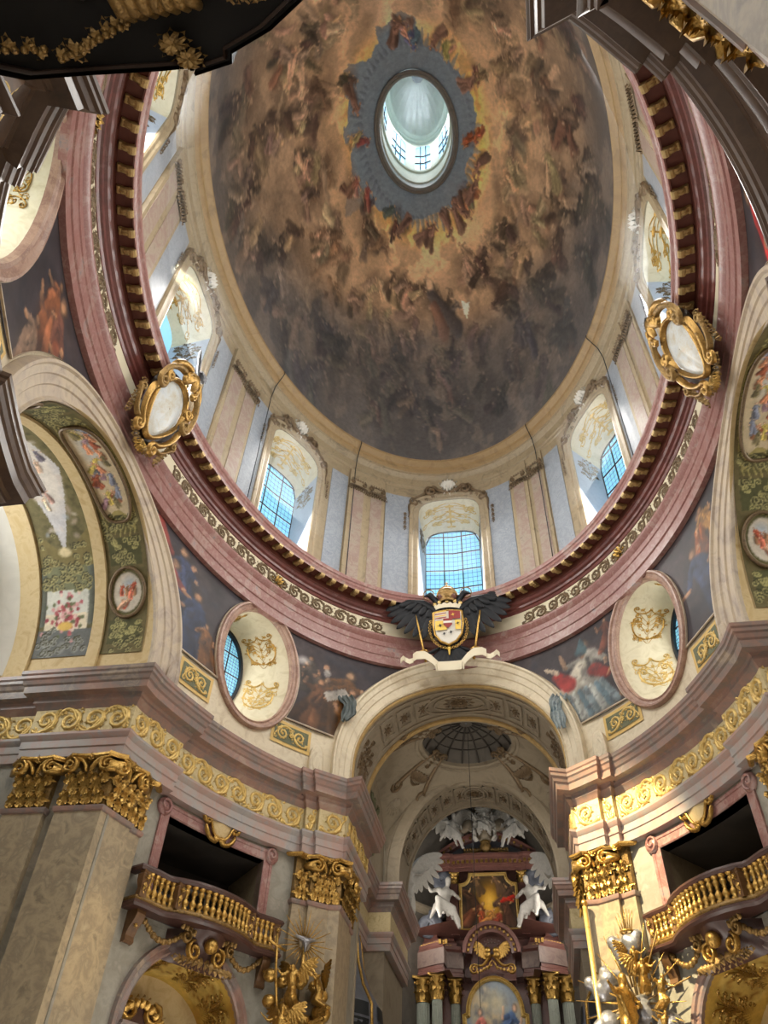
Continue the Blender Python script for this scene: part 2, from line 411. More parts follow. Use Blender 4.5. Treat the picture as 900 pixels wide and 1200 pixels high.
# ---- main entablature (plan path: travel with the nave on the left hand)
def ent_path(full=True):
    p = [(13.2, 3.65), (9.95, 3.65), (9.95, 3.45)]
    p += [(7.3, 3.45)]
    p += [E(th, .30) for th in np.linspace(71, 61.5, 6)] + [E(th, .14) for th in np.linspace(61.4, 34.6, 18)]
    p += [E(th, .30) for th in np.linspace(34.5, 32.1, 3)] + [E(th, .46) for th in np.linspace(32.0, 26.2, 5)]
    p += [(3.25, 9.97)]
    p += [(3.25, 13.25), (4.1, 13.25), (4.1, 18.1), (3.25, 18.1), (3.25, 22.6)] if full else [(3.25, 13.6)]
    return p
ARCHITRAVE = [(-.3, 10.28), (0.0, 10.3), (0.02, 10.3), (0.02, 10.52), (.05, 10.54), (.05, 10.72), (.09, 10.76), (.13, 10.84), (.13, 10.9), (0, 10.92)]
FRIEZE = [(0, 10.9), (0, 11.66)]
CORNICE = [(0, 11.6), (.03, 11.64), (.06, 11.7), (.12, 11.76), (.12, 11.84), (.16, 11.9), (.34, 11.93), (.36, 12.1), (.40, 12.14), (.43, 12.24), (.47, 12.28), (.47, 12.36), (.5, 12.4), (.5, 12.5), (-.95, 12.54)]
ENT = {}
for k, (nm, sx, sy) in enumerate(BAYS):
    t = struct('trim_%d' % (5 + k), 'main entablature over the %s bay: architrave, gilded frieze and cornice' % nm); ENT[nm] = t
    t['category'] = 'entablature'
    P = ent_path(sy > 0)
    obj('architrave', quad(sweepvf(P, ARCHITRAVE), sx, sy), 'grey_pink_marble' if sy > 0 else 'west_shade_marble', t, smooth='auto')
    obj('frieze', quad(sweepvf(P, FRIEZE), sx, sy), 'gold_ground' if sy > 0 else 'brown_wood', t, smooth='auto')  # west frieze goes brown to carry the painted shade of its bay
    obj('cornice', quad(sweepvf(P, CORNICE), sx, sy), 'rose_cornice' if sy > 0 else 'west_shade_marble', t, smooth='auto')

# ---- pilasters under it
def pil_paths(sy=1):
    nave_e = [E(35.0, -.1), E(34.9, .13), E(32.05, .13), E(32.0, .26), E(30, .26), E(28, .26), (3.33, 10.06), (3.33, 11.5), (3.4, 11.5), (3.4, 12.1), (3.6, 12.1)]
    side_n = [(8.55, 3.8), (8.55, 3.52), (7.42, 3.52), E(70.5, .2), E(68, .2), E(66.6, .2), E(66.5, .1), E(64.2, .1), E(64.1, -.1)]
    jamb_n = [(9.85, 3.8), (9.85, 3.55), (8.85, 3.55), (8.85, 3.8)]
    if sy < 0: nave_e = [E(35.0, -.1), E(34.9, -.03), E(32.05, -.03), E(32.0, .03), E(30, .03), E(28.5, .03), (3.64, 10.32), (3.64, 11.6), (3.7, 11.6), (3.7, 12.1), (3.85, 12.1)]
    return nave_e, side_n, jamb_n
PIL = {}
def wedge_cap(path, z0, z1): return sweepvf(path, [(-.02, z0), (0, z0), (0, z1), (-.02, z1)])
_lab = {('southeast', 0): 'sunlit beige marble pilaster on the right of the altar arch', ('northeast', 0): 'beige marble pilaster on the left of the altar arch',
        ('southeast', 1): 'marble corner pilaster of the right side arch', ('northeast', 1): 'broad corner pilaster at the left, its gold capital wrapping two faces',
        ('southeast', 2): 'inner jamb pilaster of the right side arch', ('northeast', 2): 'marble jamb pilaster at the far left edge with its own gold capital'}
for nm, sx, sy in BAYS:
    for i, pth in enumerate(pil_paths(sy)):
        lab = _lab.get((nm, i), '%s pilaster of the %s bay, behind the camera' % (('altar-arch', 'corner', 'jamb')[i], nm))
        rev = i == 1 or i == 2
        P = pth if rev else pth
        t = thing('pilaster', lab, 'pilaster', (*(np.mean(P, axis=0) * (sx, sy)), 0))
        PIL[nm, i] = t
        vf = sweepvf(P, [(0, 0), (0, 9.06)]); ring = sweepvf(P, [(0, 8.98), (.04, 9.0), (.06, 9.05), (.06, 9.1), (0, 9.12)])
        obj('shaft', quad(vf, sx, sy), 'beige_marble', t, smooth='auto')
        obj('astragal', quad(ring, sx, sy), 'rose_cornice', t, smooth='auto')
        core = sweepvf(P, [(0, 9.1), (0, 10.29)])
        obj('capital_core', quad(core, sx, sy), 'old_gold', t, smooth='auto')  # darker gold on the core paints the shade between the leaves

# ---- ring entablature under the drum
t = struct('trim_9', 'red marble ring entablature under the drum, with cream frieze and gilded modillions'); RINGT = t; t['category'] = 'entablature'
obj('architrave', oval([(-.12, 17.58), (.06, 17.6), (.06, 17.92), (.1, 17.95), (.1, 18.3), (.13, 18.33), (.13, 18.52), (.2, 18.6), (.24, 18.68), (.24, 18.76), (.12, 18.78)], step=2), 'pink_marble', t, smooth='auto')
obj('frieze', oval([(.13, 18.74), (.13, 19.42)], step=2), 'ivory', t)
obj('bed_moulding', oval([(.12, 19.4), (.16, 19.42), (.2, 19.5), (.26, 19.52), (.28, 19.6), (.36, 19.64), (.4, 19.72), (.44, 19.74)], step=2), 'red_marble', t, smooth='auto')
obj('soffit', oval([(.44, 19.74), (.46, 19.98), (.86, 20.0)], step=2), 'deep_red', t, smooth='auto')
obj('corona', oval([(.86, 20.01), (.86, 19.9), (.9, 19.88), (.92, 19.96), (.95, 20.0), (.95, 20.1), (.99, 20.14), (1.0, 20.2), (1.0, 20.28), (.3, 20.32)], step=2), 'pink_marble', t, smooth='auto')

# ---- drum wall with eight embrasured windows
DO = .45
WINS = [(0, 1.31), (50.5, 1.3), (90, 1.3), (129.5, 1.3), (180, 1.31), (-129.5, 1.3), (-90, 1.3), (-50.5, 1.3)]
def mpd(th): return math.hypot((8 - DO) * cs(th), (11.6 - DO) * sn(th)) * PI / 180
def win_loop(thc, hw, n=14):
    d = mpd(thc); zs, zr = 25.15, .98
    lp = [(thc + hw / d * math.copysign(abs(math.cos(PI * i / n)) ** .75, math.cos(PI * i / n)), zs + zr * math.sin(PI * i / n) ** .8) for i in range(n + 1)]
    return lp + [(thc - hw / d, 20.0), (thc + hw / d, 20.0)]
drum = struct('wall_drum', 'marble-lined drum wall between the ring cornice and the dome')
dl = panelvf([[(th, 19.9) for th in np.linspace(-25, 335, 37)] + [(th, 28.2) for th in np.linspace(335, -25, 37)]] + [win_loop(c if c > -25 else c + 360, h) for c, h in WINS], lambda th, z: M(th, z, DO), 2.5)
obj('drum_wall', dl, 'tan_stone', drum)
obj('drum_cornice', oval([(.45, 26.7), (.5, 26.74), (.5, 26.85), (.56, 26.9), (.56, 27.3), (.62, 27.36), (.7, 27.5), (.74, 27.52), (.74, 27.62)], step=2), 'tan_stone', drum, smooth='auto')
mat('dome_gold', [(132, 108, 74), (156, 130, 90), (142, 116, 80)], 1.5, .5)
obj('dome_rim', oval([(.74, 27.6), (.8, 27.66), (.88, 27.7), (.9, 27.82), (.98, 27.88), (1.04, 27.96), (1.1, 28.0), (1.1, 28.12), (1.0, 28.16), (1.0, 28.3)], step=2), 'dome_gold', drum, smooth='auto')

# ---- dome shell and the oculus
DZ, DH = 28.05, 11.2
DBX, DBY = 6.95, 10.5
RHO0 = .2366
def dome(phi_deg, rho):
    return (DBX * rho * sn(phi_deg), DBY * rho * cs(phi_deg), DZ + DH * math.sqrt(max(0, 1 - rho * rho)))
def ringe(prof, k=64):
    """(grow, z) profile swept round the oculus oval"""
    rows = [[((1.645 + g) * sn(360 * i / k), (2.42 + g) * cs(360 * i / k), z) for g, z in prof] for i in range(k)]
    return gridvf(rows, True, False)
ocu = struct('trim_10', 'moulded stone ring round the oculus at the top of the dome')
mat('oculus_stone', [(120, 116, 110), (140, 134, 126)], 2, .5)
obj('oculus_ring', ringe([(.28, 38.8), (.26, 38.72), (.2, 38.7), (.16, 38.76), (.1, 38.74), (.04, 38.76), (0, 38.82), (0, 39.3)]), 'oculus_stone', ocu, smooth='auto')
lan = struct('wall_lantern', 'pale lantern above the oculus with arched windows and a ribbed cap')
obj('lantern_base', ringe([(0, 39.25), (-.06, 39.32), (-.06, 39.5), (0, 39.52), (0, 40.6), (-.08, 40.66), (-.1, 40.8), (0.0, 40.86)]), 'lantern_white', lan, smooth='auto')
LW = [k * 45 for k in range(8)]
def lmap(th, z): return (1.64 * sn(th), 2.41 * cs(th), z)
ll = panelvf([[(th, 40.8) for th in np.linspace(-22.5, 337.5, 25)] + [(th, 46.2) for th in np.linspace(337.5, -22.5, 25)]] +
             [[(c + 14 * math.cos(PI * i / 10), 43.9 + .55 * math.sin(PI * i / 10)) for i in range(11)] + [(c - 14, 41.1), (c + 14, 41.1)] for c in LW], lmap, 5)
obj('lantern_wall', ll, 'lantern_white', lan)
for c_ in LW:
    wl_ = struct('window_%d' % (20 + c_ // 45), 'arched lantern window %d degrees round from the altar side' % c_); wl_['category'] = 'window'
    lm = lambda u, z, d=.06: ((1.64 + d) * sn(c_ + u), (2.41 + d) * cs(c_ + u), z)
    for a_, b_ in ((-14, -4.8), (-4.6, 4.6), (4.8, 14)):
        for z0_, z1_ in ((41.1, 42.0), (42.05, 42.95), (43.0, 44.4)): obj('pane', gridvf([[lm(a_, z0_), lm(b_, z0_)], [lm(a_, z1_), lm(b_, z1_)]]), 'lantern_glass', wl_, smooth=False)
    bb_ = MB()
    for u_ in (-4.7, 4.7): bb_.add(tubevf([lm(u_, 41.1, .03), lm(u_, 44.4, .03)], .03, 4))
    for z_ in (42.02, 42.98): bb_.add(tubevf([lm(-14, z_, .03), lm(0, z_, .03), lm(14, z_, .03)], .03, 4))
    obj('glazing_bars', bb_.vf(), 'iron', wl_)
obj('lantern_cornice', ringe([(0, 45.0), (-.08, 45.06), (-.1, 45.2), (-.2, 45.28), (-.24, 45.4), (-.1, 45.5)]), 'lantern_white', lan, smooth='auto')
NL = 48
rows = []
for i in range(NL):
    a = 360 * i / NL; g = 1 - .035 * (i % 2)
    rows.append([(1.5 * g * sn(a) * math.cos(q), 2.25 * g * cs(a) * math.cos(q), 45.4 + 3.2 * math.sin(q)) for q in np.linspace(0, 1.5, 10)])
obj('ribbed_cap', gridvf(rows, True), 'lantern_white', lan, smooth=False)
obj('cap_boss', spherevf((0, 0, 48.5), .35, .45, .2), 'slate_blue', lan)

# ---- floor and what closes the room behind the camera
fl = obj('floor', panelvf([[(16 * sn(a), 32 * cs(a) + 4) for a in range(0, 360, 6)]], lambda x, y: (x, y, 0)), 'floor_stone'); fl['kind'] = 'structure'; fl['label'] = 'stone floor of the church, below the frame'

# ================================================================== PAINT KIT (frescoes, panels, canvases: colour attributes on dense meshes)
class Canvas:
    def __init__(s, w, h, base=(120, 100, 80), seed=1):
        s.w, s.h = w, h; s.a = np.empty((h, w, 3)); s.a[:] = base; s.r = np.random.default_rng(seed)
    def noise(s, cells, octv=4, rough=.55):
        out = np.zeros((s.h, s.w)); amp = 1; tot = 0
        for k in range(octv):
            n = cells * 2 ** k; m = max(2, int(n * s.h / s.w)); g = s.r.random((m + 2, n + 2))
            yy = np.linspace(0, m, s.h); xx = np.linspace(0, n, s.w); yi = np.minimum(yy.astype(int), m); xi = np.minimum(xx.astype(int), n)
            fy = yy - yi; fx = xx - xi; fy = (fy * fy * (3 - 2 * fy))[:, None]; fx = (fx * fx * (3 - 2 * fx))[None]
            a = g[yi][:, xi]; b = g[yi][:, xi + 1]; c = g[yi + 1][:, xi]; d = g[yi + 1][:, xi + 1]
            out += amp * ((a * (1 - fx) + b * fx) * (1 - fy) + (c * (1 - fx) + d * fx) * fy); tot += amp; amp *= rough
        return out / tot
    def mix(s, mask, col): s.a += (np.array(col, float) - s.a) * np.clip(mask, 0, 1)[..., None]
    def cap(s, x0, y0, x1, y1, r0, r1, col, al=1.0, soft=.35, shade=.35):
        R_ = max(r0, r1) + 2
        X0 = int(max(0, min(x0, x1) - R_)); X1 = int(min(s.w, max(x0, x1) + R_ + 1)); Y0 = int(max(0, min(y0, y1) - R_)); Y1 = int(min(s.h, max(y0, y1) + R_ + 1))
        if X1 <= X0 or Y1 <= Y0: return
        yy, xx = np.mgrid[Y0:Y1, X0:X1]; dx, dy = x1 - x0, y1 - y0; L2 = dx * dx + dy * dy + 1e-9
        t = np.clip(((xx - x0) * dx + (yy - y0) * dy) / L2, 0, 1); px = xx - x0 - t * dx; py = yy - y0 - t * dy
        r = r0 + (r1 - r0) * t; d = np.hypot(px, py) / np.maximum(r, .3)
        m = np.clip((1.05 - d) / soft, 0, 1) * al
        lit = 1 + shade * np.clip((-px * .6 + py * .8) / np.maximum(r, .3), -1, 1)      # modelled as the painter did, from the upper left
        reg = s.a[Y0:Y1, X0:X1]; reg += (np.array(col, float)[None, None] * lit[..., None] - reg) * m[..., None]
    def ell(s, cx, cy, rx, ry, rot, col, al=1.0, soft=.4):
        R_ = max(rx, ry) + 1
        X0 = int(max(0, cx - R_)); X1 = int(min(s.w, cx + R_ + 1)); Y0 = int(max(0, cy - R_)); Y1 = int(min(s.h, cy + R_ + 1))
        if X1 <= X0 or Y1 <= Y0: return
        yy, xx = np.mgrid[Y0:Y1, X0:X1]; c, sn_ = math.cos(rot), math.sin(rot); u = ((xx - cx) * c + (yy - cy) * sn_) / rx; v = (-(xx - cx) * sn_ + (yy - cy) * c) / ry
        m = np.clip((1 - np.hypot(u, v)) / soft, 0, 1) * al; reg = s.a[Y0:Y1, X0:X1]; reg += (np.array(col, float)[None, None] - reg) * m[..., None]
    def poly(s, pts, col, al=1.0, jag=0):
        yy, xx = np.mgrid[0:s.h, 0:s.w]; ins = np.zeros((s.h, s.w), bool); n = len(pts)
        if jag: j = (s.noise(40, 3) - .5) * jag; xx = xx + j; yy = yy + (s.noise(40, 3) - .5) * jag
        for i in range(n):
            (x0, y0), (x1, y1) = pts[i], pts[(i + 1) % n]
            if y0 == y1: continue
            c = ((y0 > yy) != (y1 > yy)) & (xx < (x1 - x0) * (yy - y0) / (y1 - y0) + x0); ins ^= c
        s.mix(ins * al, col)
    def fig(s, cx, cy, sz, ang=0.0, robe=(120, 60, 50), skin=(176, 130, 96), dark=.55, al=.95):
        """one draped baroque figure: body, folds, head, two arms, legs; ang turns it"""
        r = s.r; ca, sa = math.cos(ang), math.sin(ang)
        def P(u, v): return cx + (u * ca - v * sa) * sz, cy + (u * sa + v * ca) * sz
        rb = np.array(robe, float); sk = np.array(skin, float)
        s.ell(*P(.05, -.25), .55 * sz, .95 * sz, ang, rb * .45, .6 * al, .6)
        lean = r.uniform(-.3, .3); knee = r.uniform(-.4, .4)
        for k in range(7):                                           # skirt folds
            u = r.uniform(-.28, .28); s.cap(*P(u * .6, .1), *P(u * 1.5 + knee, -.95 + r.uniform(-.1, .2)), .15 * sz, .2 * sz, rb * r.uniform(.6, 1.35), al * .85)
        s.cap(*P(lean, .55), *P(0, 0), .24 * sz, .27 * sz, rb * 1.1, al)
        for k in range(3): s.cap(*P(lean + r.uniform(-.2, .2), .5), *P(r.uniform(-.2, .2), .0), .05 * sz, .06 * sz, rb * r.uniform(.5, 1.5), al * .8)
        for sd in (-1, 1):                                           # arms
            e = (lean + sd * r.uniform(.3, .5), .35 + r.uniform(-.25, .3)); h = (e[0] + sd * r.uniform(-.2, .3), e[1] + r.uniform(-.2, .4))
            s.cap(*P(lean + sd * .18, .55), *P(*e), .11 * sz, .09 * sz, rb * .95, al); s.cap(*P(*e), *P(*h), .07 * sz, .05 * sz, sk * .95, al)
        hd = P(lean * 1.2 + r.uniform(-.08, .08), .88)
        s.ell(hd[0], hd[1], .16 * sz, .18 * sz, 0, sk * dark, al, .5); s.ell(hd[0] - .02 * sz, hd[1], .115 * sz, .13 * sz, 0, sk * 1.05, al, .5)
    def warp(s, amp, cells=30):
        """loosen every outline the way a brush would"""
        yy, xx = np.mgrid[0:s.h, 0:s.w]; dx = (s.noise(cells, 3) - .5) * 2 * amp; dy = (s.noise(cells, 3) - .5) * 2 * amp
        s.a = s.a[np.clip((yy + dy).astype(int), 0, s.h - 1), np.clip((xx + dx).astype(int), 0, s.w - 1)]; return s
    def glaze(s, k, cells=9, amt=.35):
        s.a *= (k * (1 + amt * (s.noise(cells, 5) - .5) * 2))[..., None]; return s
    def sample(s, u, v):
        """u, v in 0..1 -> linear colour"""
        x = np.clip(np.asarray(u) * (s.w - 1), 0, s.w - 1.001); y = np.clip(np.asarray(v) * (s.h - 1), 0, s.h - 1.001)
        xi = x.astype(int); yi = y.astype(int); fx = (x - xi)[:, None]; fy = (y - yi)[:, None]; a = s.a
        c = (a[yi, xi] * (1 - fx) + a[yi, xi + 1] * fx) * (1 - fy) + (a[yi + 1, xi] * (1 - fx) + a[yi + 1, xi + 1] * fx) * fy
        c = np.clip(c, 0, 255) / 255; return np.where(c <= .04045, c / 12.92, ((c + .055) / 1.055) ** 2.4)

# ================================================================== RELIEF KIT (scrolls and leaves laid on any surface mapf(u, v, h))
def spiral(cx, cy, r, a0, turns, d=1, n=18, rin=.12):
    return [(cx + r * ((1 - t) ** .85 * (1 - rin) + rin) * math.cos(a0 + d * 2 * PI * turns * t), cy + r * ((1 - t) ** .85 * (1 - rin) + rin) * math.sin(a0 + d * 2 * PI * turns * t)) for t in np.linspace(0, 1, n)]
def bez(p0, p1, p2, p3, n=10):
    out = []
    for t in np.linspace(0, 1, n):
        a = (1 - t) ** 3; b = 3 * t * (1 - t) ** 2; c = 3 * t * t * (1 - t); d = t ** 3
        out.append((a * p0[0] + b * p1[0] + c * p2[0] + d * p3[0], a * p0[1] + b * p1[1] + c * p2[1] + d * p3[1]))
    return out
def stroke_vf(pts, w0, w1, mapf, h, k=5):
    n = len(pts); rows = []
    prof = {5: ((-1, 0), (-.6, .75), (0, 1), (.6, .75), (1, 0)), 3: ((-1, 0), (0, 1), (1, 0))}[k]
    for i, p in enumerate(pts):
        a = pts[max(0, i - 1)]; b = pts[min(n - 1, i + 1)]; dx, dy = b[0] - a[0], b[1] - a[1]; l = math.hypot(dx, dy) or 1
        nx, ny = -dy / l, dx / l; t = i / max(1, n - 1); w = (w0 + (w1 - w0) * t)
        if i in (0, n - 1): w *= .5
        rows.append([mapf(p[0] + nx * w * q, p[1] + ny * w * q, h * hh * min(1, w / max(w0, w1)) ) for q, hh in prof])
    return flip(gridvf(rows))
def leaf_vf(x, y, ang, ln, wd, mapf, h, lobes=2):
    ca, sa = math.cos(ang), math.sin(ang)
    def P(u, v, hh): return mapf(x + u * ca - v * sa, y + u * sa + v * ca, hh)
    L = [(0, .1)]; 
    for i in range(lobes):
        t = (i + .6) / (lobes + .4); L += [(t, .5 * (1.1 - .5 * t)), (t + .05, .3 * (1 - .4 * t))]
    out = [(u * ln, v * wd) for u, v in L] + [(ln, 0)] + [(u * ln, -v * wd) for u, v in reversed(L)]
    v = [P(u, w, 0) for u, w in out]; k = len(v); v += [P(.03 * ln, 0, h * .5), P(.5 * ln, 0, h), P(.85 * ln, 0, h * .5)]
    f = []; n = len(out)
    for i in range(n - 1):
        um = (out[i][0] + out[i + 1][0]) / 2; c = k if um < .3 * ln else (k + 1 if um < .72 * ln else k + 2); f.append((i, c, i + 1))
    f += [(0, n - 1, k)] ; 
    m = n // 2
    f += [(k, k + 1, 1 if n > 1 else 0), (k + 1, k, n - 2)]
    return v, [q for q in f if len(set(q)) == 3]
def feather_vf(x, y, ang, ln, wd, mapf, h):
    """round-tipped feather with a raised shaft"""
    ca, sa = math.cos(ang), math.sin(ang); rows = []
    for t, w in ((0, .3), (.25, .46), (.55, .5), (.8, .42), (.93, .26), (1, .04)):
        rows.append([mapf(x + t * ln * ca - s * w * wd * sa, y + t * ln * sa + s * w * wd * ca, h * (1 if s == 0 else .3)) for s in (-1, 0, 1)])
    return gridvf(rows)
def rinceau(L, H, units, mapf, h, leafs=True, w=.07, flipv=1, seed=0):
    """running scroll: S-stem with a spiral, side tendrils and leaves in each unit"""
    rr = random.Random(seed); m = MB(); ul = L / units
    for i in range(units):
        s = flipv * (1 if i % 2 == 0 else -1); x0 = -L / 2 + i * ul; r = min(.44 * H, .47 * ul); xc = x0 + .5 * ul
        m.add(stroke_vf(bez((x0, -s * .3 * H), (x0 + .15 * ul, -s * .55 * H), (x0 + .5 * ul, -s * .5 * H), (x0 + .62 * ul, -s * .3 * H), 7) + [(x0 + ul, s * .3 * H)], w * H * 1.1, w * H, mapf, h))
        sp = spiral(xc, 0.02 * s * H, r, -s * 1.9, 1.5, s, 16); m.add(stroke_vf(sp, w * H * 1.2, w * H * .8, mapf, h))
        c = sp[-1]
        for q in range(5): m.add(leaf_vf(c[0], c[1], q * 2 * PI / 5, .15 * H, .12 * H, mapf, h, 1))
        for e in (-1, 1):                                            # small tendrils filling the corners
            t = spiral(xc + e * .42 * ul, s * .34 * H * e, .13 * H, rr.uniform(0, 6), 1.1, e, 9); m.add(stroke_vf(t, w * H * .7, w * H * .5, mapf, h * .8, 3))
        if leafs:
            for q in range(9):
                j = rr.randint(0, 12); p = sp[j]; a = math.atan2(p[1] - .02 * s * H, p[0] - xc) + rr.uniform(-.9, .9)
                m.add(leaf_vf(p[0], p[1], a, rr.uniform(.12, .2) * H, .13 * H, mapf, h * .9, 1))
            for q in (.08, .3, .8, .93): m.add(leaf_vf(x0 + q * ul, -s * .34 * H + rr.uniform(-.1, .1) * H, rr.uniform(0, 6.28), .2 * H, .15 * H, mapf, h * .8, 1))
    return m.vf()
def arabesque(W, H, mapf, h, w=.03, seed=0, k=3):
    """symmetrical stucco filigree: branching scrolls, sprigs and leaves in a W x H field"""
    rr = random.Random(seed); m = MB(); sc = min(W, H); n = max(5, int(7 * H / sc))
    spec = [(rr.uniform(.12, .42) * W, rr.uniform(.05, .1) * sc, rr.uniform(-.05, .12) * H, rr.uniform(0, 6.28)) for _ in range(n)]
    m.add(stroke_vf([(0, -.46 * H), (0, 0), (0, .46 * H)], w * sc * .4, w * sc * .4, mapf, h, k))
    for s in (-1, 1):
        for i in range(n):
            y = (-.42 + .8 * (i + .3) / n) * H; x, r, dy, a0 = spec[i]; x *= s
            sp = spiral(x, y + dy, r, PI / 2 - s * (PI / 2 + .6), 1.3, -s if i % 2 else s, 11); m.add(stroke_vf(sp, w * sc * .6, w * sc * .5, mapf, h, k))
            m.add(stroke_vf(bez((0, y - .12 * H), (x * .3, y - .16 * H), (x * .6, y + dy + .1 * H), sp[0], 7), w * sc * .35, w * sc * .6, mapf, h, k))
            for q in range(4): p = sp[rr.randint(0, 7)]; m.add(leaf_vf(p[0], p[1], (a0 + 1.7 * q) if s > 0 else PI - a0 - 1.7 * q, .09 * sc, .06 * sc, mapf, h, 1))
            m.add(leaf_vf(x * .5, y - .02 * H, .7 if s > 0 else PI - .7, .11 * sc, .07 * sc, mapf, h, 1))
    for i in range(5): m.add(leaf_vf(0, (-.42 + .2 * i) * H, PI / 2, .13 * sc, .12 * sc, mapf, h))
    return m.vf()
def rosette_vf(cx, cy, r, mapf, h, n=8):
    m = MB()
    for i in range(n): m.add(leaf_vf(cx, cy, 2 * PI * i / n, r, r * .6, mapf, h, 1))
    m.add((lambda P: (P, [(0, i + 1, (i + 1) % 8 + 1) for i in range(8)]))([mapf(cx, cy, h * 1.3)] + [mapf(cx + .25 * r * math.cos(2 * PI * i / 8), cy + .25 * r * math.sin(2 * PI * i / 8), h * .6) for i in range(8)]))
    return m.vf()
def wallmap(th0, z0, off, d=None):
    """(u metres along the wall, v up, h proud) -> world; u positive towards larger th"""
    dd = d or math.hypot((8 - off) * cs(th0), (11.6 - off) * sn(th0)) * PI / 180
    return lambda u, v, h=0: M(th0 + u / dd, z0 + v, off + h)
class PathMap:
    """arc length along a plan polyline, proud of it towards the left"""
    def __init__(s, path):
        s.p = [Vector(q) for q in path]; s.c = [0]
        for a, b in zip(s.p, s.p[1:]): s.c.append(s.c[-1] + (b - a).length)
    def at(s, u, z, h):
        i = 0
        while i < len(s.p) - 2 and u > s.c[i + 1]: i += 1
        a, b = s.p[i], s.p[i + 1]; d = (b - a).normalized(); q = a + d * (u - s.c[i]); return (q.x - d.y * h, q.y + d.x * h, z)

# ================================================================== OVAL WINDOWS
mat('oval_frame', [(158, 130, 116), (176, 146, 128), (146, 114, 102), (190, 164, 140)], 1.2, .4, kind='vein', distort=2)
def oval_pts(du, dz, off, c=OVC, n=48): return [M(c[0] + du / .18 * math.cos(2 * PI * i / n), c[1] + dz * math.sin(2 * PI * i / n), off) for i in range(n)]
GL_D = -1.55; GDEG = .204
GTH = OVC[0] + 3.7; GZ = OVC[1] + .2
def gl_pts(du, dz, off, n=48): return [M(GTH + du / GDEG * math.cos(2 * PI * i / n), GZ + dz * math.sin(2 * PI * i / n), off) for i in range(n)]
def window_bars(mapf, us, zs, z0, top, r, fine=3, bot=None):
    """iron bars + leading; mapf(u, z)->pt. returns (bars, leads)"""
    b = MB(); l = MB()
    for i, u in enumerate(us):
        b.add(tubevf([mapf(u, z) for z in np.linspace(bot(u) if bot else z0, top(u), 4)], r, 4))
        if i < len(us) - 1:
            for q in range(1, fine):
                uu = u + (us[i + 1] - u) * q / fine; l.add(tubevf([mapf(uu, bot(uu) if bot else z0), mapf(uu, top(uu))], r * .3, 3))
    return b, l
OVAL_LABEL = {'northeast': 'oval window left of the altar arch with leaded blue panes', 'southeast': 'oval window right of the altar arch, glass mostly hidden by its splay',
              'northwest': 'oval window at the far left edge behind the dark cornice', 'southwest': 'oval window of the southwest bay outside the frame'}
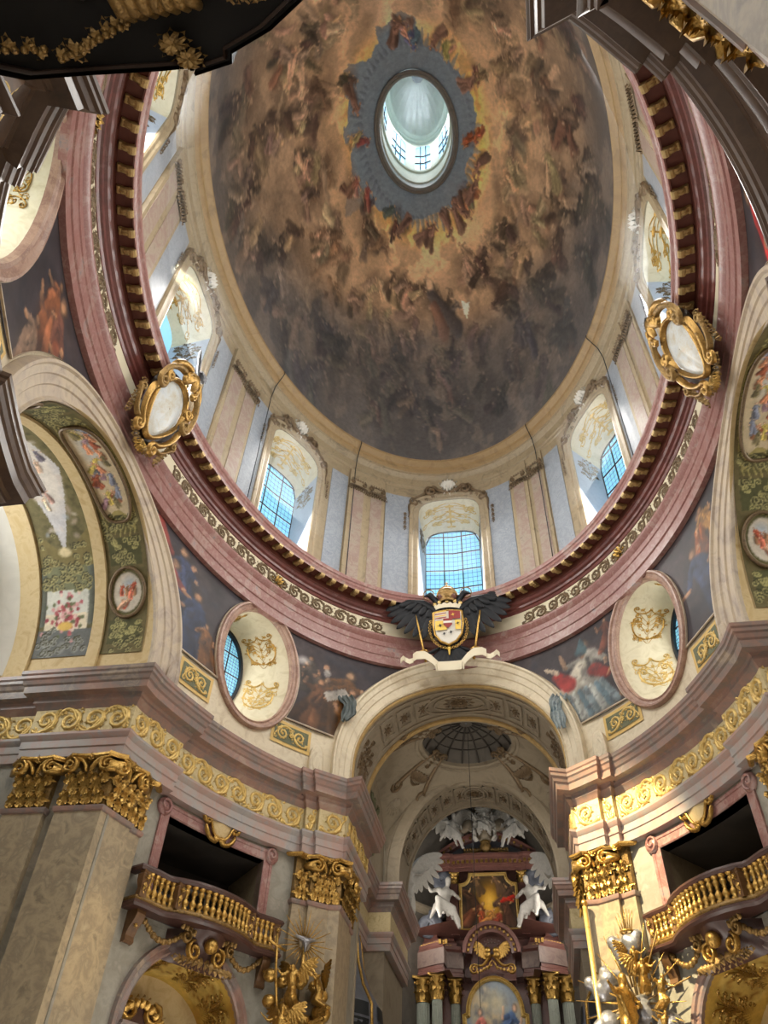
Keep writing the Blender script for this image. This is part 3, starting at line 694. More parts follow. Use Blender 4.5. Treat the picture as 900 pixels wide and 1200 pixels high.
for k, (nm, sx, sy) in enumerate(BAYS):
    w = struct('window_%d' % (k + 1), OVAL_LABEL[nm]); w['category'] = 'window'
    fr = loftvf(*[oval_pts(1.42 + .34 * a, 1.98 + .26 * a, UO + h) for a, h in ((0, -.1), (0, .06), (.15, .1), (.3, .07), (.55, .1), (.7, .16), (.9, .16), (1, .1), (1, 0))])
    obj('oval_frame', quad(fr, sx, sy), 'oval_frame', w, smooth='auto')
    a = oval_pts(1.42, 1.98, UO - .1); g = gl_pts(.98, 1.5, GL_D)
    sp = loftvf(a, [lerp(p, q, .12) for p, q in zip(a, g)], [lerp(p, q, .5) for p, q in zip(a, g)], g)
    spl = obj('splay', quad(sp, sx, sy), 'cream_plaster', w)
    obj('glass_frame', quad(loftvf(gl_pts(1.0, 1.52, GL_D + .02), gl_pts(1.0, 1.52, GL_D + .1), gl_pts(.9, 1.41, GL_D + .1), gl_pts(.9, 1.41, GL_D - .1)), sx, sy), 'iron', w, smooth='auto')
    # stucco scrolls laid on the far side and crown of the splay
    def spmap(u, v, h, a0=0.0):
        # u: radians round the oval from a0, v: 0 at the frame .. 1 at the glass
        A = np.array(M(OVC[0] + 1.42 / .18 * math.cos(a0 + u), OVC[1] + 1.98 * math.sin(a0 + u), UO - .1)); G = np.array(M(GTH + .98 / GDEG * math.cos(a0 + u), GZ + 1.5 * math.sin(a0 + u), GL_D))
        p = A + (G - A) * v; c = np.array(M(OVC[0], OVC[1], UO)) * (1 - v) + np.array(M(GTH, GZ, GL_D)) * v; d = c - p; d /= np.linalg.norm(d); return tuple(p + d * (h + .005))
    for a0, sd, m_ in ((PI * .78, 3, 'gold'), (PI * 1.12, 4, 'pale_gold'), (PI * .3, 6, 'gold')):
        mm = lambda u, v, h: spmap(-v / 1.6, .52 + u / 1.5, h, a0)   # v runs up the splay, u in towards the glass
        g2 = MB(); g2.add(arabesque(1.15, 1.25, mm, .025, .016, sd))
        for s in (-1, 1):
            g2.add(stroke_vf(bez((0, -.5), (s * .3, -.5), (s * .5, -.2), (s * .42, .12), 9) + spiral(s * .3, .14, .13, 0 if s > 0 else PI, 1.3, s, 12), .02, .016, mm, .05))
            g2.add(stroke_vf(bez((0, .55), (s * .12, .3), (s * .4, .34), (s * .5, .5), 8) + spiral(s * .42, .54, .08, 0 if s > 0 else PI, 1.2, s, 9), .018, .014, mm, .05))
        o_ = obj('stucco_scroll', quad(g2.vf(), sx, sy), m_, w); o_['kind'] = 'stuff'
    if sy > 0:
        gm = lambda u, z: M(GTH + u / GDEG, z, GL_D - .03)
        half = lambda u: 1.5 * math.sqrt(max(0, 1 - (u / .98) ** 2)); zc = GZ
        us = [-.98, -.33, .33, .98]; zz = [zc - 1.5, zc - .75, zc, zc + .75, zc + 1.5]
        for i in range(3):
            for j in range(4):
                def cl(u, z): h = half(u); return max(zc - h, min(zc + h, z))
                uu = np.linspace(us[i] + .02, us[i + 1] - .02, 5)
                lo = [(u, cl(u, zz[j] + .02)) for u in uu]; hi = [(u, cl(u, zz[j + 1] - .02)) for u in uu]
                if max(b[1] - a_[1] for a_, b in zip(lo, hi)) < .05: continue
                obj('pane', quad(gridvf([[gm(*p) for p in lo], [gm(*p) for p in hi]]), sx, sy), 'pane_glass', w)
        bars = MB(); leads = MB()
        for u in us[1:3]: bars.add(tubevf([M(GTH + u / GDEG, zc + q * half(u), GL_D) for q in (-1, 0, 1)], .022, 4))
        for z in zz[1:4]:
            hw = .98 * math.sqrt(max(0, 1 - ((z - zc) / 1.5) ** 2)); bars.add(tubevf([M(GTH + q * hw / GDEG, z, GL_D) for q in (-1, 0, 1)], .022, 4))
        for q in range(-8, 9):
            u = q * .115; leads.add(tubevf([M(GTH + u / GDEG, zc + e * half(u), GL_D - .01) for e in (-1, 1)], .006, 3))
        for q in range(-12, 13):
            z = zc + q * .12; hw = .98 * math.sqrt(max(0, 1 - ((z - zc) / 1.5) ** 2)); leads.add(tubevf([M(GTH + e * hw / GDEG, z, GL_D - .01) for e in (-1, 1)], .006, 3))
        obj('glazing_bars', quad(bars.vf(), sx, sy), 'iron', w); obj('leading', quad(leads.vf(), sx, sy), 'iron', w)
    else:
        obj('pane', quad((gl_pts(.98, 1.5, GL_D - .03), [tuple(range(48))]), sx, sy), 'pane_glass', w)

# ================================================================== DRUM WINDOWS
PD = -.85
WLAB = {0: 'drum window behind the eagle crest over the altar arch', 50.5: 'drum window on the right, half seen past its splay', -50.5: 'drum window on the left with blue leaded panes',
        90: 'drum window on the right beside the gilded cartouche', -90: 'drum window on the left above the gilded cartouche', -129.5: 'drum window at the upper left, only its splay in view', 129.5: 'drum window at the upper right behind the cornice', 180: 'drum window behind the camera'}
mat('pale_blue_marble', [(158, 168, 184), (178, 186, 198), (166, 174, 190)], 1.6, .45, kind='vein', distort=2)
for k, (thc, hw) in enumerate(WINS):
    w = struct('window_%d' % (k + 5), WLAB[thc]); w['category'] = 'window'
    d = mpd(thc); dp = math.hypot((8 - PD) * cs(thc), (11.6 - PD) * sn(thc)) * PI / 180
    lo = win_loop(thc, hw); s_p = .9
    # pane outline: narrower and lower
    li = [(thc + (t - thc) * d * s_p / dp, 20.2 + (z - 20.0) * (25.45 - 20.2) / (26.13 - 20.0) if z > 20.1 else 20.2) for t, z in lo]
    A = [M(t, z, DO) for t, z in lo]; B = [M(t, z, PD) for t, z in li]
    n = len(A); na = n - 2
    vault = flip(gridvf([[lerp(A[i], B[i], q) for q in (0, .25, .6, 1)] for i in range(na)]))
    obj('splay_vault', vault, 'cream_plaster', w)
    obj('splay_jamb', flip(gridvf([[A[na - 1], B[na - 1]], [A[na], B[na]]])), 'pale_blue_marble', w, smooth=False)
    obj('splay_jamb', flip(gridvf([[A[n - 1], B[n - 1]], [A[0], B[0]]])), 'pale_blue_marble', w, smooth=False)
    # moulded surround proud of the wall
    sur = []
    for g, h in ((0, -.02), (0, .05), (.06, .08), (.22, .06), (.28, .1), (.4, .1), (.42, -.02)):
        row = []
        for i, (t, z) in enumerate(lo):
            if i >= na: row.append(M(t + math.copysign(g / d, t - thc), z, DO + h))
            else:
                a = PI * i / (na - 1); row.append(M(t + g / d * math.cos(a) * 1.0, z + g * (math.sin(a) ** .5) * .9, DO + h))
        row = row[na:] [-1:] + row[:na] + row[na:na + 1]; sur.append(row)
    obj('surround', gridvf(sur), 'tan_stone', w, smooth='auto')
    # stucco on vault and jambs
    def vm(u, v, h, A=A, B=B, na=na):
        f = (.5 + u) * (na - 1); i = int(max(0, min(na - 2, f))); q = f - i; pa = np.array(A[i]) * (1 - q) + np.array(A[i + 1]) * q; pb = np.array(B[i]) * (1 - q) + np.array(B[i + 1]) * q
        p = pa + (pb - pa) * (.5 + v); return (p[0], p[1], p[2] - h - .004)
    obj('vault_stucco', arabesque(.86, .8, lambda u, v, h: vm(u, v, h), .025, .028, 11), 'gold' if abs(thc) > 60 else 'pale_gold', w)
    for ia, ib, nme in ((na - 1, na, 1), (0, n - 1, -1)):
        def jm(u, v, h, ia=ia, ib=ib):
            z = 24.3 + v; t0 = (z - 20.0) / (A[ia][2] - 20.0); pa = np.array(A[ib]) * (1 - t0) + np.array(A[ia]) * t0; t1 = (z - 20.2) / (B[ia][2] - 20.2); pb = np.array(B[ib]) * (1 - t1) + np.array(B[ia]) * t1
            p = pa + (pb - pa) * (.5 + u); cx = np.array(M(thc, z, (DO + PD) / 2)); q = cx - p; q[2] = 0; q /= np.linalg.norm(q); p = p + q * (h + .004); return tuple(p)
        obj('jamb_stucco', arabesque(.8, 1.3, jm, .02, .02, 17), 'bronze_stucco', w)
    # panes, bars, leads
    zt = lambda u: np.interp(u, [(t - thc) * dp for t, z in li[:na]][::-1], [z for t, z in li[:na]][::-1])
    hwp = hw * s_p; us = np.linspace(-hwp, hwp, 4); gm = lambda u, z, o=PD - .03: M(thc + u / dp, z, o)
    if abs(thc) < 60:
        zz = [20.2 + .98 * i for i in range(7)]
        for i in range(3):
            for j in range(6):
                uu = np.linspace(us[i] + .02, us[i + 1] - .02, 5); lo_ = zz[j] + .02; hi_ = zz[j + 1] - .02
                if zt(uu[2]) < lo_ + .1: continue
                obj('pane', gridvf([[gm(u, min(lo_, zt(u))) for u in uu], [gm(u, min(hi_, zt(u))) for u in uu]]), 'pane_glass', w)
        bars = MB(); leads = MB()
        for u in us: bars.add(tubevf([gm(u, 20.2, PD), gm(u, zt(u), PD)], .028, 4))
        for z in zz[1:]:
            if z < zt(0): bars.add(tubevf([gm(u, z, PD) for u in (-hwp, 0, hwp)], .028, 4))
        bars.add(tubevf([gm(u, zt(u), PD) for u in np.linspace(-hwp, hwp, 13)], .035, 4))
        for q in np.linspace(-hwp, hwp, 13): leads.add(tubevf([gm(q, 20.2, PD - .01), gm(q, zt(q), PD - .01)], .006, 3))
        for z in np.arange(20.45, 25.4, .245): leads.add(tubevf([gm(u, z, PD - .01) for u in (-hwp, 0, hwp)], .006, 3))
        obj('glazing_bars', bars.vf(), 'iron', w); obj('leading', leads.vf(), 'iron', w)
    else:
        obj('pane', (B, [tuple(range(n))]), 'pane_glass', w, smooth=False)
    # stucco crest over the window
    cm0 = wallmap(thc, 26.35, DO + .06, d); cm = lambda u, v, h=0, cm0=cm0: cm0(u * 1.08, v * 1.2 + .05, h * 1.3); g = MB()
    for s in (-1, 1):
        g.add(stroke_vf(spiral(s * .72, .18, .24, PI / 2, 1.5, -s, 16), .07, .05, cm, .12)); g.add(stroke_vf(bez((s * .72, .42), (s * .45, .5), (s * .5, .1), (0, .12)), .07, .09, cm, .12))
        g.add(stroke_vf(spiral(s * 1.38, -.42, .2, PI / 2, 1.3, -s, 14), .06, .04, cm, .1)); g.add(stroke_vf(bez((s * .95, .12), (s * 1.1, -.1), (s * 1.2, -.1), (s * 1.38, -.22)), .07, .06, cm, .1))
        g.add(stroke_vf(bez((s * 1.56, -.5), (s * 1.66, -.8), (s * 1.5, -1.0), (s * 1.62, -1.25)), .06, .03, cm, .08))
        for q in range(6): g.add(leaf_vf(s * (.2 + .26 * q), .16 - .12 * q, .8 + s * q * .4, .26, .18, cm, .1))
        for q in range(4): g.add(leaf_vf(s * 1.75, -1.0 - .22 * q, -PI / 2, .26, .16, cm, .05))
    cr = obj('crest_scroll', g.vf(), 'bronze_stucco', w)
    obj('crest_rosette', joinvf(rosette_vf(0, .34, .42, cm, .2, 9), *[leaf_vf(0, .36, PI / 2 + (q - 2) * .5, .5, .3, cm, .22) for q in range(5)]), 'plaster_white', w)

# ---- drum pilasters: paired rose panels in tan strips with stucco garlands, pale marble slabs beside the windows
for k, thc in enumerate((27, -27, 70.5, -70.5, 109.5, -109.5, 153, -153)):
    d = mpd(thc); w = thing('drum_pilaster', '', 'pilaster', M(thc, 20.3, DO))
    w['label'] = {27: 'paired rose-panelled drum pilaster right of the central window', -27: 'paired rose-panelled drum pilaster left of the central window', 70.5: 'paired drum pilaster between the two right-hand windows',
                  -70.5: 'paired drum pilaster between the two left-hand windows', -109.5: 'drum pilaster at the upper left between two splayed windows', 109.5: 'drum pilaster at the upper right above the cornice'}.get(thc, 'drum pilaster behind the camera, %s side' % ('right' if thc > 0 else 'left'))
    wm = wallmap(thc, 0, DO, d); H = .86 if abs(thc) in (27, 153) else .95
    def slab(u0, u1, z0, z1, h): return joinvf(gridvf([[wm(u, z, h) for z in (z0, z1)] for u in np.linspace(u0, u1, 4)]), gridvf([[wm(u0, z, q) for z in (z0, z1)] for q in (0, h)]), gridvf([[wm(u1, z, q) for z in (z0, z1)] for q in (h, 0)]))
    obj('shaft', joinvf(slab(-H, .02, 20.3, 26.75, .14), slab(.02, H, 20.3, 26.75, .08)), 'tan_stone', w, smooth='auto')
    obj('rose_panel', slab(-H + .16, -.16, 20.5, 25.5, .155), 'rose_panel', w, smooth='auto'); obj('rose_panel', slab(.2, H - .14, 20.5, 25.5, .095), 'rose_panel', w, smooth='auto')
    for u in (-H / 2, H / 2 + .05):
        cmm = lambda x, y, h, u=u: wm(u + x, 25.75 + y, .14 + h); g = MB()
        for s in (-1, 1): g.add(stroke_vf(spiral(s * .26, .22, .12, PI / 2, 1.3, -s, 12), .035, .03, cmm, .1))
        for q in range(9): g.add(leaf_vf(-.32 + .08 * q, .1 - .02 * abs(q - 4), -PI / 2 + (q - 4) * .12, .4, .16, cmm, .16))
        for q in range(6): g.add(leaf_vf(-.3 + .12 * q, .34, PI / 2, .14, .14, cmm, .08))
        obj('capital', g.vf(), 'bronze_stucco', w)
    for s in (-1, 1):
        # pale slab between pilaster and window surround
        near = min((abs(((c - thc + 180) % 360) - 180), c) for c, _ in WINS if (((c - thc + 180) % 360) - 180) * s > 0)[1]
        span = abs(((near - thc + 180) % 360) - 180) * d
        e = span - 1.75 if span > 2.9 else H + .5
        obj('pale_slab', slab(*sorted((s * (H + .06), s * max(H + .3, e))), 20.4, 26.2, .03), 'white_marble', w, smooth='auto')

for i_, th_ in enumerate((-31.5, 31.5, -62, 62)):
    o_ = obj('rod', tubevf([M(th_, 28.1, 1.12), M(th_, 27.95, 1.14), M(th_, 27.4, .72), M(th_, 26.8, .6), M(th_, 20.4, .61)], .018, 5), 'iron')
    tag(o_, ['thin dark rod down the drum just right of the left blue window', 'thin dark rod down the drum just left of the right blue window', 'thin dark rod on the drum left of the left blue window', 'thin dark rod on the drum right of the right blue window'][i_], 'rod')

# ================================================================== DOME FRESCO
SLATE= [(-0.136, -0.414), (0.007, -0.476), (0.087, -0.426), (0.108, -0.352), (0.223, -0.261), (0.32, -0.207), (0.382, -0.071), (0.395, 0.049), (0.32, 0.122), (0.288, 0.227), (0.188, 0.315), (-0.031, 0.366), (-0.23, 0.31), (-0.336, 0.253), (-0.494, 0.244), (-0.498, 0.173), (-0.436, 0.085), (-0.449, -0.063), (-0.385, -0.153), (-0.373, -0.308), (-0.296, -0.308), (-0.183, -0.338)]
DFIG= [(-0.633, 0.326, 0.0877, 'r'), (-0.712, 0.272, 0.0768, 'R'), (-0.421, 0.369, 0.0774, 'd'), (-0.401, 0.553, 0.0828, 'b'), (-0.226, 0.578, 0.0944, 'b'), (0.022, 0.725, 0.1072, 'B'), (-0.067, 0.646, 0.0769, 'b'), (0.237, 0.546, 0.0874, 'b'), (0.349, 0.568, 0.0938, 'd'), (-0.858, 0.45, 0.0774, 'N'), (-0.748, 0.567, 0.0763, 'N'), (-0.925, 0.263, 0.0675, 'N'), (-0.64, 0.667, 0.0843, 'd'), (-0.492, 0.747, 0.0749, 'b'), (-0.334, 0.841, 0.0731, 'g'), (-0.447, 0.856, 0.0706, 'g'), (-0.258, 0.925, 0.0712, 'd'), (-0.09, 0.967, 0.0616, 'g'), (0.122, 0.941, 0.0661, 'g'), (0.332, 0.889, 0.0755, 'd'), (0.487, 0.798, 0.0812, 'g'), (0.611, 0.685, 0.0854, 'N'), (0.734, 0.518, 0.0956, 'd'), (0.798, 0.357, 0.0893, 'R'), (0.87, 0.175, 0.0864, 'd'), (0.818, 0.081, 0.0964, 'b'), (0.778, -0.243, 0.0984, 'G'), (0.72, -0.259, 0.087, 'R'), (0.839, -0.087, 0.0921, 'd'), (0.891, -0.18, 0.0727, 'R'), (0.615, -0.322, 0.0822, 'b'), (0.606, 0.46, 0.089, 'b'), (0.475, 0.633, 0.0881, 'd'), (0.592, 0.147, 0.0915, 'b'), (-0.571, -0.47, 0.0778, 't'), (-0.501, -0.479, 0.0655, 'd'), (-0.678, -0.412, 0.0886, 'r'), (-0.626, -0.336, 0.0876, 't'), (-0.691, -0.223, 0.0807, 't'), (-0.756, -0.221, 0.0703, 'd'), (-0.842, -0.246, 0.071, 'd'), (-0.831, -0.389, 0.0717, 'R'), (-0.875, -0.41, 0.0618, 'd'), (-0.921, -0.241, 0.0653, 'b'), (-0.903, -0.121, 0.0701, 'd'), (-0.971, -0.119, 0.0648, 'R'), (-0.971, 0.025, 0.066, 'b'), (-0.938, 0.139, 0.0628, 'd'), (-0.725, 0.096, 0.0766, 'b'), (-0.724, -0.061, 0.0751, 't'), (-0.37, -0.272, 0.0736, 'd'), (-0.389, -0.028, 0.0687, 'r'), (-0.465, 0.13, 0.077, 'r'), (-0.395, 0.256, 0.0786, 'd'), (-0.205, 0.332, 0.081, 'd'), (0.283, 0.262, 0.0718, 'r'), (0.37, 0.033, 0.0698, 'r'), (0.409, -0.225, 0.0576, 'r'), (-0.004, -0.429, 0.0728, 'S'), (0.061, -0.373, 0.0659, 'S'), (0.259, -0.326, 0.0657, 't'), (-0.518, 0.559, 0.0787, 'b'), (-0.641, 0.492, 0.0604, 'r'), (-0.34, 0.699, 0.0785, 'b'), (-0.201, 0.768, 0.07, 't'), (0.276, 0.793, 0.0838, 'g'), (0.117, 0.85, 0.0736, 'g'), (0.018, 0.892, 0.0692, 'b'), (-0.784, 0.601, 0.0628, 'N'), (-0.879, 0.474, 0.0541, 'N'), (0.514, 0.389, 0.0933, 'd'), (0.699, 0.281, 0.0876, 'b'), (0.923, 0.288, 0.0752, 'd'), (0.951, -0.008, 0.0738, 'd'), (0.87, -0.406, 0.0666, 'd'), (0.806, -0.465, 0.0669, 'd'), (0.692, -0.46, 0.0674, 'b'), (0.53, -0.409, 0.0748, 't'), (-0.369, -0.525, 0.082, 't'), (-0.676, -0.571, 0.0608, 'b'), (0.673, 0.726, 0.0646, 'g'), (0.784, 0.596, 0.0696, 'N'), (0.973, 0.103, 0.0611, 'd')]
def az(x, y):                          # plan position -> picture plane, equal steps along the curve of the dome
    r = math.hypot(x, y); k = math.asin(min(1, r)) / (PI / 2) / max(r, 1e-6); return x * k, y * k
def paint_dome():
    W = 1300; c = Canvas(W, W, (150, 120, 86), 5); S = W / 2
    def px(X, Y): x, y = az(X, Y); return S + x * S, S + y * S
    yy, xx = np.mgrid[0:W, 0:W]; X = (xx - S) / S; Y = (yy - S) / S; q_ = np.hypot(X, Y); rho = np.sin(np.minimum(q_, 1) * PI / 2); X *= rho / np.maximum(q_, 1e-6); Y *= rho / np.maximum(q_, 1e-6)
    n1 = c.noise(7, 5); n2 = c.noise(16, 5); n3 = c.noise(5, 4); n4 = c.noise(30, 4)
    c.mix((n1 - .42) * 3, (122, 96, 72)); c.mix((n2 - .5) * 3, (174, 142, 100)); c.mix((n3 - .55) * 4, (124, 100, 84))
    g = np.clip(1 - np.abs(np.hypot(X, Y * .92) - .45) / .27, 0, 1) * np.clip(.3 + 1.1 * n3 + .15 * X, 0, 1); c.mix(g * 1.2, (214, 168, 98))
    c.mix(np.clip(1 - np.hypot((X + .02) / .5, (Y + .55) / .2), 0, 1) * 1.2, (200, 186, 158))  # pale haze west of the oculus, mixed into the fresco colour
    c.mix(np.clip(1 - np.hypot((X - .5) / .26, (Y + .08) / .4), 0, 1) * 1.3, (212, 162, 88)); c.mix(np.clip(1 - np.hypot((X + .53) / .2, (Y + .12) / .32), 0, 1) * 1.1, (198, 152, 88))
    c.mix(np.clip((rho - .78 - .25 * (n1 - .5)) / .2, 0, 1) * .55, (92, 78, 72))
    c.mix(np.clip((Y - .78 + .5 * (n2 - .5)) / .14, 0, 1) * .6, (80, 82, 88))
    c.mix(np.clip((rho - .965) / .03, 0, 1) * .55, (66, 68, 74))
    c.mix(np.clip(1 - np.hypot((X - .06) / .32, (Y - .8) / .11), 0, 1) * 1.4, (176, 138, 96))
    c.mix(np.clip((Y - .72) / .1, 0, 1) * np.clip((c.noise(9, 4) - .5) * 5, 0, .7), (112, 112, 114)); c.mix(np.clip((n4 - .5) * 4, 0, .3), (84, 66, 54)); c.mix(np.clip((c.noise(24, 4) - .56) * 6, 0, .4), (180, 146, 104))
    ST = dict(r=(116, 72, 50), R=(100, 60, 48), d=(70, 56, 48), b=(130, 104, 78), B=(64, 74, 90), N=(68, 74, 82), g=(96, 86, 76), t=(156, 124, 92), G=(72, 76, 66), S=(84, 92, 100))
    rr = random.Random(3)
    def put(x, y, s, k, soft=1.0, sub=3):
        ax, ay = az(x, y); dx, dy = -ax, -ay; l = math.hypot(dx, dy) or 1; ang = math.atan2(-dx / l, dy / l)
        q = px(x, y); S2 = s * S
        c.ell(q[0], q[1], S2 * 1.25, S2 * .8, ang + 1.57 * rr.random(), tuple(v * .7 for v in ST[k]), .55 * soft, .9)
        for j in range(sub):
            a = rr.uniform(0, 6.28); o = S2 * rr.uniform(.1, 1.0); kk = k if rr.random() < .6 else rr.choice('dbrgt')
            c.fig(q[0] + o * math.cos(a), q[1] + o * math.sin(a) * .8, S2 * rr.uniform(.62, .95), ang + rr.uniform(-1.3, 1.3), tuple(v * rr.uniform(.8, 1.2) for v in ST[kk]), (170, 136, 102), al=.66 * soft)
    for i in range(150):                                             # cloud banks
        a = rr.uniform(0, 6.28); r = math.sqrt(rr.uniform(.24, .99)); x, y = r * math.sin(a), r * math.cos(a); q = px(x, y)
        c.ell(*q, rr.uniform(.06, .15) * S, rr.uniform(.03, .07) * S, -a + rr.uniform(-.5, .5), rr.choice([(104, 80, 62), (166, 132, 94), (92, 76, 66), (150, 118, 86)]) if y < .78 else rr.choice([(104, 104, 106), (66, 70, 78), (88, 86, 88)]), .5, .8)
    for i in range(95):
        a = rr.uniform(0, 6.28); r = math.sqrt(rr.uniform(.3, .96)); x, y = r * math.sin(a), r * math.cos(a)
        put(x, y, rr.uniform(.05, .08), rr.choice('dbbrgtd') if y < .75 else rr.choice('gdNg'), .62, 3)
    c.warp(7, 60)
    def sp(x, y): return px(x * 1.03, y * 1.03)
    c.poly([sp(x, y) for x, y in SLATE], (98, 110, 120), .96, 34)  # slate cloud, its paint lifted towards a bluish haze
    c.mix(np.clip(1 - np.abs(np.hypot(X, Y) - .3) / .14, 0, 1) * np.clip((n2 - .5) * 3, 0, .5), (104, 108, 112))
    for i in range(70):
        a = 2 * PI * i / 70; p0 = px(.36 * math.sin(a), .36 * math.cos(a)); r1 = .37 + .06 * rr.random(); p1 = px(r1 * math.sin(a), r1 * math.cos(a)); c.cap(*p0, *p1, 7, 2, (90, 98, 106), .6)
    for x, y, s, k in DFIG:
        r = math.hypot(x, y); put(x, y, s * .8 * math.sqrt(math.asin(min(1, r)) / r / (PI / 2) / math.sqrt(max(.03, 1 - r * r)) * 2 / PI), k, 1.0, 4)
    for k in range(12):
        a = rr.uniform(0, 6.28); q = px(.41 * math.sin(a), .42 * math.cos(a)); c.fig(*q, .045 * S, rr.uniform(0, 6.28), (102, 76, 64), (156, 114, 86), al=.9)
    q = px(-.655, .5); c.cap(q[0] - 6, q[1] - 42, q[0] - 26, q[1] + 40, 9, 9, (140, 98, 66), .9); c.cap(q[0] - 60, q[1] - 64, q[0] + 50, q[1] - 76, 7, 7, (134, 96, 66), .9)
    q = px(.022, .72); c.cap(q[0] - 22, q[1] - 40, q[0] + 56, q[1] + 30, 14, 24, (52, 62, 86), .9); c.cap(q[0] - 16, q[1] - 18, q[0] + 10, q[1] + 34, 14, 22, (130, 64, 50), .85); c.ell(q[0] - 24, q[1] - 58, 12, 14, 0, (196, 152, 112), .9)
    q = px(.208, .702); c.poly([(q[0] - 13, q[1] - 17), (q[0] + 15, q[1] - 13), (q[0] + 2, q[1] + 20)], (250, 226, 156), .95)
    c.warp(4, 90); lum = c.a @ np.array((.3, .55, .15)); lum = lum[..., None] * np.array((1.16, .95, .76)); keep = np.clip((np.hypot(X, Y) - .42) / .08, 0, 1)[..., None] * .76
    c.a += (lum - c.a) * keep; c.a *= (1.42 - .36 * np.clip((rho - .72) / .25, 0, 1))[..., None]; c.mix(np.clip((rho - .86 + .25 * np.maximum(0, Y) - .1 * n1) / .12, 0, 1) * .42, (80, 90, 104)); c.a = np.clip(c.a + 4, 0, 255); return c  # bluish rim: cloud paint with some haze mixed in
DC = paint_dome()
phis = np.linspace(0, 360, 481)[:-1]; rhos = np.sin(np.linspace(math.asin(RHO0 + .02), PI / 2 * .9999, 230))
DV = []; U = []; Vv = []
for ph in phis:
    for r in rhos: DV.append(dome(ph, r)); e = math.asin(r) / PI; U.append(.5 + e * sn(ph)); Vv.append(.5 + e * cs(ph))
nr = len(rhos); DF = [(i * nr + j, i * nr + j + 1, ((i + 1) % 480) * nr + j + 1, ((i + 1) % 480) * nr + j) for i in range(480) for j in range(nr - 1)]
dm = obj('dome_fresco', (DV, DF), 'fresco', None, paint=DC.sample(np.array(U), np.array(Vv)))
tag(dm, 'huge brown and gold painted dome fresco of figures on clouds round the oculus', 'fresco')
del DV, DF, DC

# ================================================================== PENDENTIVE FRESCOES
mat('gilt_edge', [(196, 152, 74), (214, 172, 96)], 3, .45, .3)
mat('panel_ochre', [(206, 170, 96), (216, 184, 112)], 3, .55)
mat('panel_green', [(88, 92, 66), (108, 110, 80)], 5, .6)
def th_on(fn, z, w=1.0):
    ts = np.linspace(0, 1, 200); zz = [fn(t, w)[1] for t in ts]; return fn(float(np.interp(z, zz, ts)), w)[0]
OVO = (1.42 + .33, 1.98 + .25)
def ov_th(z, sgn):
    q = (z - OVC[1]) / OVO[1]; return OVC[0] + sgn * OVO[0] / .18 * math.sqrt(max(0, 1 - q * q))
ZB, ZT = 14.32, 17.68
def pend_poly(sd):
    zz = np.linspace(ZB, ZT - .12, 26)
    if sd > 0:   # between the oval and the altar arch (smaller th)
        return [(th_on(earch, min(z, 17.9)) + .5, z) for z in zz] + [(float(t), ZT) for t in np.linspace(th_on(earch, ZT) + .8, ov_th(ZT, -1), 8)] + [(ov_th(z, -1), z) for z in zz[::-1]]
    return [(ov_th(z, 1), z) for z in zz] + [(float(t), ZT) for t in np.linspace(ov_th(ZT, 1), th_on(narch, 17.6) - .6, 8)] + [(th_on(narch, min(z, 17.66)) - .5, z) for z in zz[::-1]]
PEND = {('northeast', 1): 'dark pendentive fresco of a white-bearded man in brown and gold with an open book', ('southeast', 1): 'dark pendentive fresco of a mitred bishop in red cape and white robe',
        ('northeast', -1): 'dark pendentive fresco of two men in blue and red beside the left side arch', ('southeast', -1): 'dark pendentive fresco of clustered figures beside the right side arch',
        ('northwest', -1): 'dark pendentive fresco at the far left above the side arch, figure bending down', ('southwest', -1): 'narrow strip of fresco with a red robe at the far right edge',
        ('northwest', 1): 'pendentive fresco behind the camera on the left', ('southwest', 1): 'pendentive fresco behind the camera on the right'}
